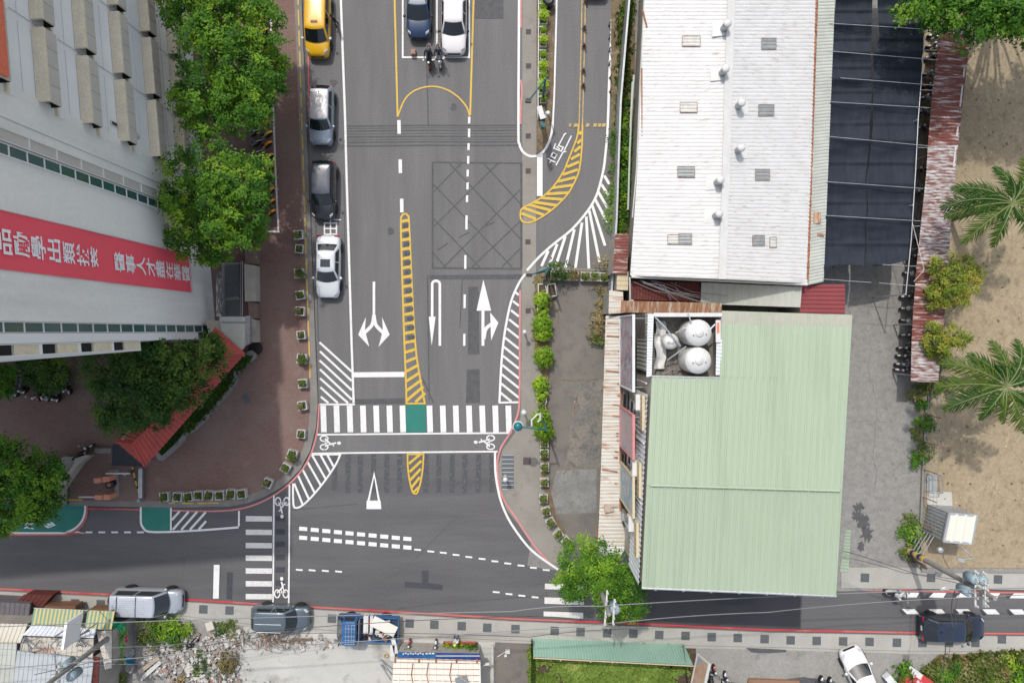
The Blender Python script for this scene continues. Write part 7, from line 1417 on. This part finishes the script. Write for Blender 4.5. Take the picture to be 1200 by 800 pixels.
palm('upper palm tree whose fronds reach out over the sand', (1111, 257), 6.2, [(172, 4.6, .5, 12), (184, 4.4, .7, 8), (212, 4.1, .5, 10), (243, 3.2, .6, 8), (155, 4.0, .6, 10), (100, 2.8, .7, 10), (60, 3.4, .6, 10), (20, 3.6, .6, 10), (-25, 3.6, .6, 10), (-60, 3.2, .6, 10)], 1)
palm('lower palm tree with long fronds above the shadowed sand', (1102, 444), 6.4, [(150, 4.4, .5, 10), (174, 4.4, .7, 8), (195, 4.3, .5, 8), (128, 3.2, .6, 10), (228, 2.8, .6, 10), (262, 2.6, .6, 10), (290, 3.6, .5, 8), (320, 3.6, .6, 10), (20, 3.6, .6, 10), (60, 3.4, .6, 10), (95, 3.2, .5, 10)], 2)
def shrub(label, x, y, z, rad, kind='weed', n=3, seed=0, name='shrub', group=None, dens=30, leaf=.2):
    r_ = random.Random(seed); b = MB(); leafcloud(b, [(P(x, y, z) + Vector((r_.uniform(-1, 1) * rad * .7, r_.uniform(-1, 1) * rad * .7, rad * .3)), rad * r_.uniform(.55, .9)) for _ in range(n)], dens, leaf, .26, 9, r_, .9, -.1)
    return b.build(name, LEAF[kind], label=label, cat='shrub', group=group, tint=True, loc=P(x, y, z))
shrub('dark green shrub on a short stem at the top of the old car park', 659, 321, 1.3, .75, 'dark', 4, 1); b = MB(); b.path([P(659, 325, .1), P(660, 323, .8), P(659, 322, 1.5)], .05); b.build('stem', A['bark'], bpy.data.objects['shrub'])
shrub('thin leafless looking shrub in front of the metal fence', 707, 312, .6, .6, 'dry', 3, 2, dens=22); shrub('small shrub beside the dark green shrub of the old car park', 674, 322, .7, .45, 'dry', 2, 3)
for i, (x, y, rad, k_) in enumerate(((706, 342, .5, 'dry'), (704, 372, .6, 'dry'), (702, 386, .7, 'dry'), (700, 397, .5, 'weed'), (703, 356, .35, 'dry'))): shrub(f'dry shrub at the foot of the metal fence, {NTH[[0, 2, 3, 4, 1][i]]} from the top', x, y, .1, rad, k_, 3, 10 + i, group='dry shrubs along the metal fence')
for i, (x, y, rad) in enumerate(((728, 118, .45), (731, 140, .6), (728, 165, .8), (729, 180, .8), (728, 200, .85), (727, 218, .9), (726, 237, .9), (725, 256, .85), (724, 268, .7), (737, 8, .4), (738, 22, .4))): shrub(f'green shrub between metal fence and warehouse, {NTH[(i + 2) % 11]} from the top', x, y, .1, rad, 'tree', 4, 30 + i, group='shrubs behind the metal fence')
for i, (x, y, rad) in enumerate(((1075, 457, .7), (1079, 494, .75), (1076, 524, .7), (1071, 540, .6), (1071, 508, .25), (1079, 475, .4), (1064, 610, .5), (1062, 625, .75), (1060, 643, .6), (1070, 636, .5), (1083, 447, .8), (1095, 452, .6))): shrub(f'green weed clump along the alley edge, {NTH[[1, 4, 6, 7, 5, 3, 8, 9, 11, 10, 0, 2][i]]} from the top', x, y, .1, rad, 'tree' if i % 2 else 'weed', 4, 50 + i, group='weeds along the alley')
for i, (x, y, rad, k_) in enumerate(((172, 728, .65, 'weed'), (182, 735, .7, 'tree'), (196, 732, .8, 'bright'), (208, 736, .85, 'tree'), (220, 739, .7, 'bright'), (178, 747, .7, 'weed'), (168, 742, .5, 'weed'), (214, 748, .5, 'weed'), (258, 733, .5, 'dark'), (273, 735, .5, 'weed'), (236, 765, .45, 'dark'), (241, 780, .6, 'dark'), (268, 780, .9, 'dry'), (123, 788, .4, 'weed'), (143, 790, .5, 'weed'), (215, 797, .5, 'dry'))): shrub(f'weed clump around the rubble below the silver van, {NTH[i]} from the van', x, y, .1, rad, k_, 4, 80 + i, group='weeds around the rubble')
shrub('leafy dark shrub at the right end of the booth flower bed', 551, 758, .7, .55, 'tree', 3, 120)
b = MB(); r = random.Random(3); leafcloud(b, [(P(522 + i * 3.2, 756 + r.uniform(-1, 1), .75), .22) for i in range(8)], 120, .12, .12, 8, r, 1, -.1); o = b.build('leaves', LEAF['bright'], bpy.data.objects['flower_bed'], tint=True)
b = MB()
for i in range(16): b.box(P(522 + i * 2.3, 752.5 + r.uniform(-.6, .8), .85), (.12, .12, .08), r.uniform(0, 3))
b.build('blossom', plain('flower_red', (.5, .08, .07)), bpy.data.objects['flower_bed'])
for i, (x, y, rad, k_) in enumerate(((1090, 785, .6, 'weed'), (1099, 793, .8, 'tree'), (1112, 783, .6, 'tree'), (1125, 795, .8, 'weed'), (1107, 800, .8, 'tree'), (1145, 796, .7, 'weed'), (1160, 797, .7, 'bright'), (1186, 775, .7, 'bright'), (1195, 788, .8, 'tree'), (1188, 800, .7, 'tree'), (1172, 770, .5, 'weed'), (1141, 778, .5, 'weed'))): shrub(f'weedy bush in the bottom right corner, {NTH[[0, 1, 3, 4, 2, 6, 7, 9, 11, 10, 8, 5][i]]} from the left', x, y, .1, rad, k_, 4, 150 + i, group='bushes of the bottom right corner', dens=26)
for i, (x, y, rad) in enumerate(((1055, 787, .8), (1062, 781, .6))): shrub(f'leafy shrub beside the red and white painted sign, {NTH[i]} from the yard', x, y, .2, rad, 'tree', 4, 130 + i)
# ground cover
def scatter_leaves(name, label, poly_px, n, kind, seed, leaf=.16, hmax=.35, clump=7, cat='grass', z0=.08, holes=()):
    r_ = random.Random(seed); xs = [p[0] for p in poly_px]; ys = [p[1] for p in poly_px]; b = MB()
    def inside(x, y):
        c = False; j = len(poly_px) - 1
        for i in range(len(poly_px)):
            if (poly_px[i][1] > y) != (poly_px[j][1] > y) and x < (poly_px[j][0] - poly_px[i][0]) * (y - poly_px[i][1]) / (poly_px[j][1] - poly_px[i][1]) + poly_px[i][0]: c = not c
            j = i
        return c
    k = 0
    while k < n:
        x, y = r_.uniform(min(xs), max(xs)), r_.uniform(min(ys), max(ys))
        if not inside(x, y) or any((x - a) ** 2 + ((y - c) * 1.3) ** 2 < q * q * r_.uniform(.5, 1.2) for a, c, q in holes): continue
        k += 1; d_ = noise.noise((x * .06, y * .06, seed)); tn = .45 + .5 * d_ + r_.gauss(0, .08); hh = hmax * (.5 + .8 * max(0, d_ + .4)); c0 = P(x, y, z0)
        if d_ < -.33 and r_.random() < .7: continue
        for j in range(clump):
            a = r_.uniform(0, 6.283); o = Vector((r_.gauss(0, .12), r_.gauss(0, .12), 0)); ln = Vector((math.cos(a), math.sin(a), 0)); w_ = Vector((-ln.y, ln.x, 0)) * leaf * .16; tip = c0 + o + ln * leaf * r_.uniform(.4, 1.1) + Vector((0, 0, hh * r_.uniform(.4, 1.1))); base = c0 + o; mid = base.lerp(tip, .55) + Vector((0, 0, hh * .18))
            b.add([base - w_, base + w_, mid + w_ * 1.6, tip, mid - w_ * 1.6], [(0, 1, 2, 4), (4, 2, 3)], 0, min(1, max(0, tn + r_.gauss(0, .1))))
    return b.build(name, LEAF[kind], label=label, cat=cat, kind='stuff', tint=True, loc=(0, 0, 0))
scatter_leaves('grass', 'rough green grass filling the fenced plot', [(623, 757), (800, 760), (812, 812), (623, 812)], 4300, 'grass', 3, .3, .3, 6, holes=((637, 783, 15), (655, 790, 8), (660, 799, 9), (786, 773, 15), (800, 795, 16), (650, 776, 6)))
scatter_leaves('weeds', 'straggly green and straw coloured weeds in the bottom right corner', [(1098, 772), (1130, 768), (1160, 764), (1210, 763), (1215, 815), (1062, 815), (1075, 795)], 1500, 'weed', 5, .30, .5, 6, cat='weeds', z0=.11, holes=((1150, 775, 8), (1162, 783, 7), (1130, 772, 6), (1175, 777, 5)))
scatter_leaves('dry_weeds', 'straw coloured dry stalks among the bottom right weeds', [(1098, 770), (1210, 762), (1215, 815), (1080, 815)], 420, 'dry', 15, .32, .45, 6, cat='weeds', z0=.11)
scatter_leaves('undergrowth', 'thin weeds in the strip behind the metal fence', [(724, 0), (738, 0), (735, 260), (722, 270)], 260, 'weed', 6, .3, .5, 5, cat='weeds', z0=.06)
scatter_leaves('hedge', 'dark low hedge filling the bed beside the gatehouse', [(288, 420), (296, 417), (276, 434), (272, 446), (238, 488), (215, 508), (194, 530), (188, 528), (240, 468)], 1500, 'dark', 8, .28, .3, 6, cat='hedge', z0=.3)
scatter_leaves('dry_litter', 'brown leaf litter along the planters of the old car park', [(629, 325), (634, 325), (645, 330), (645, 350), (634, 352), (632, 420), (628, 420)], 420, 'dry', 9, .2, .06, 4, cat='leaf litter', z0=.10)
b = MB(); r = random.Random(41)
for i in range(420): x, y = r.uniform(1100, 1215), r.uniform(40, 662); s_ = .03 + .09 * r.random() ** 3; b.box(P(x, y, .10), (s_ * 1.5, s_, s_ * .7), r.uniform(0, 3), mi=r.choice([0, 0, 1]))
b.build('pebbles', [plain('pebble_brown', (.16, .12, .08)), plain('pebble_pale', (.5, .46, .38))], label='small stones and clods scattered over the sandy lot', cat='pebbles', kind='stuff', loc=(0, 0, 0))
A['sand_dark'] = mat('sand_track', (.30, .245, .158), .95, col2=(.37, .305, .198), scale=1.2, lo=.3, hi=.6, fine=.3, fscale=6)
b = MB(); zt = .0925
for q in ([(1178, 25), (1172, 60), (1166, 100), (1160, 140)], [(1200, 500), (1180, 545), (1160, 590), (1150, 640)], [(1188, 495), (1168, 540), (1148, 590), (1140, 636)], [(1150, 320), (1162, 380), (1170, 420)]):
    b.ribbon(pp([(x + r.uniform(-.5, .5), y) for x, y in smooth(q, 4)]), .22, zt); zt += .0004
b.build('wheel_track', A['sand_dark'], kind='structure')
# rubble
b = MB(); r = random.Random(12)
RUB = [((225, 775), (52, 28), 1300), ((262, 752), (25, 15), 380), ((185, 782), (26, 18), 300), ((275, 740), (14, 8), 80), ((245, 800), (40, 10), 200), ((350, 755), (18, 9), 70), ((376, 752), (12, 8), 90), ((310, 750), (24, 10), 110)]
for (cx, cy), (sx, sy), n in RUB:
    for i in range(n):
        x, y = r.gauss(cx, sx * .45), r.gauss(cy, sy * .45)
        if y < 738 or x < 165: continue
        s_ = .05 + .20 * r.random() ** 3; b.box(P(x, y, .10 + r.uniform(0, .35) * (1 if cx < 280 else .2)), (s_ * r.uniform(.8, 2), s_, s_ * r.uniform(.3, .8)), mi=r.choice([0, 0, 0, 1, 2, 2, 3]), rot=Euler((r.uniform(-.4, .4), r.uniform(-.4, .4), r.uniform(0, 3))))
b.build('rubble', [plain('rubble_pale', (.50, .48, .45), fine=.2), plain('rubble_brick', (.34, .22, .17), fine=.2), plain('rubble_grey', (.30, .29, .27), fine=.2), plain('rubble_white', (.58, .57, .55))], label='heap of broken brick, plaster and concrete beside the shop', cat='rubble', kind='stuff', loc=(0, 0, 0))
b = MB(); r = random.Random(13)
for i in range(130): x, y, a = r.gauss(318, 16), r.gauss(750, 7), r.uniform(0, 3.14); L_ = r.uniform(.3, 1.4); p = P(x, y, .14 + r.uniform(0, .2)); b.tube(p, p + Vector((math.cos(a), math.sin(a), r.uniform(-.1, .15))) * L_, .018, .008, 4)
b.tube(P(342, 749, .25), P(366, 749, .25), .12, .1); b.tube(P(330, 752, .2), P(358, 753, .2), .05); b.build('brushwood', mat('dead_wood', (.16, .11, .08), .9, col2=(.26, .2, .15), scale=4), label='heap of dead branches beside the dark grey hatchback', cat='branches', kind='stuff', loc=(0, 0, 0))
for q, lb in (((163, 787, 186, 770), 'long pale plank lying in the rubble, nearer the shop'), ((168, 793, 188, 775), 'long white plank lying in the rubble, second from the shop')):
    a_, d_ = P(q[0], q[1], .5), P(q[2], q[3], .55); m_ = (a_ + d_) / 2; v_ = d_ - a_; b = MB(); b.box(m_, (v_.length, .28, .06), math.atan2(v_.y, v_.x)); b.build('plank', plain('plank_' + lb[5:9], (.42, .36, .28) if 'nearer' in lb else (.6, .6, .58)), label=lb, cat='plank')
for x, y, sx, sy, a, lb in ((246, 733, .55, .6, .3, 'white broken slab among the weeds right of the bright shrubs'), (233, 790, .9, .5, .4, 'pale cream slab low in the rubble heap'), (222, 783, .6, .5, .8, 'white slab in the middle of the rubble heap'), (230, 756, 1.0, .5, -.1, 'flat cream sheet below the person on the rubble')):
    b = MB(); b.box(P(x, y, .4), (sx, sy, .12), a); b.build('slab', plain('slab_pale', (.58, .55, .47)), label=lb, cat='slab')
SC.view_settings.use_curve_mapping = False
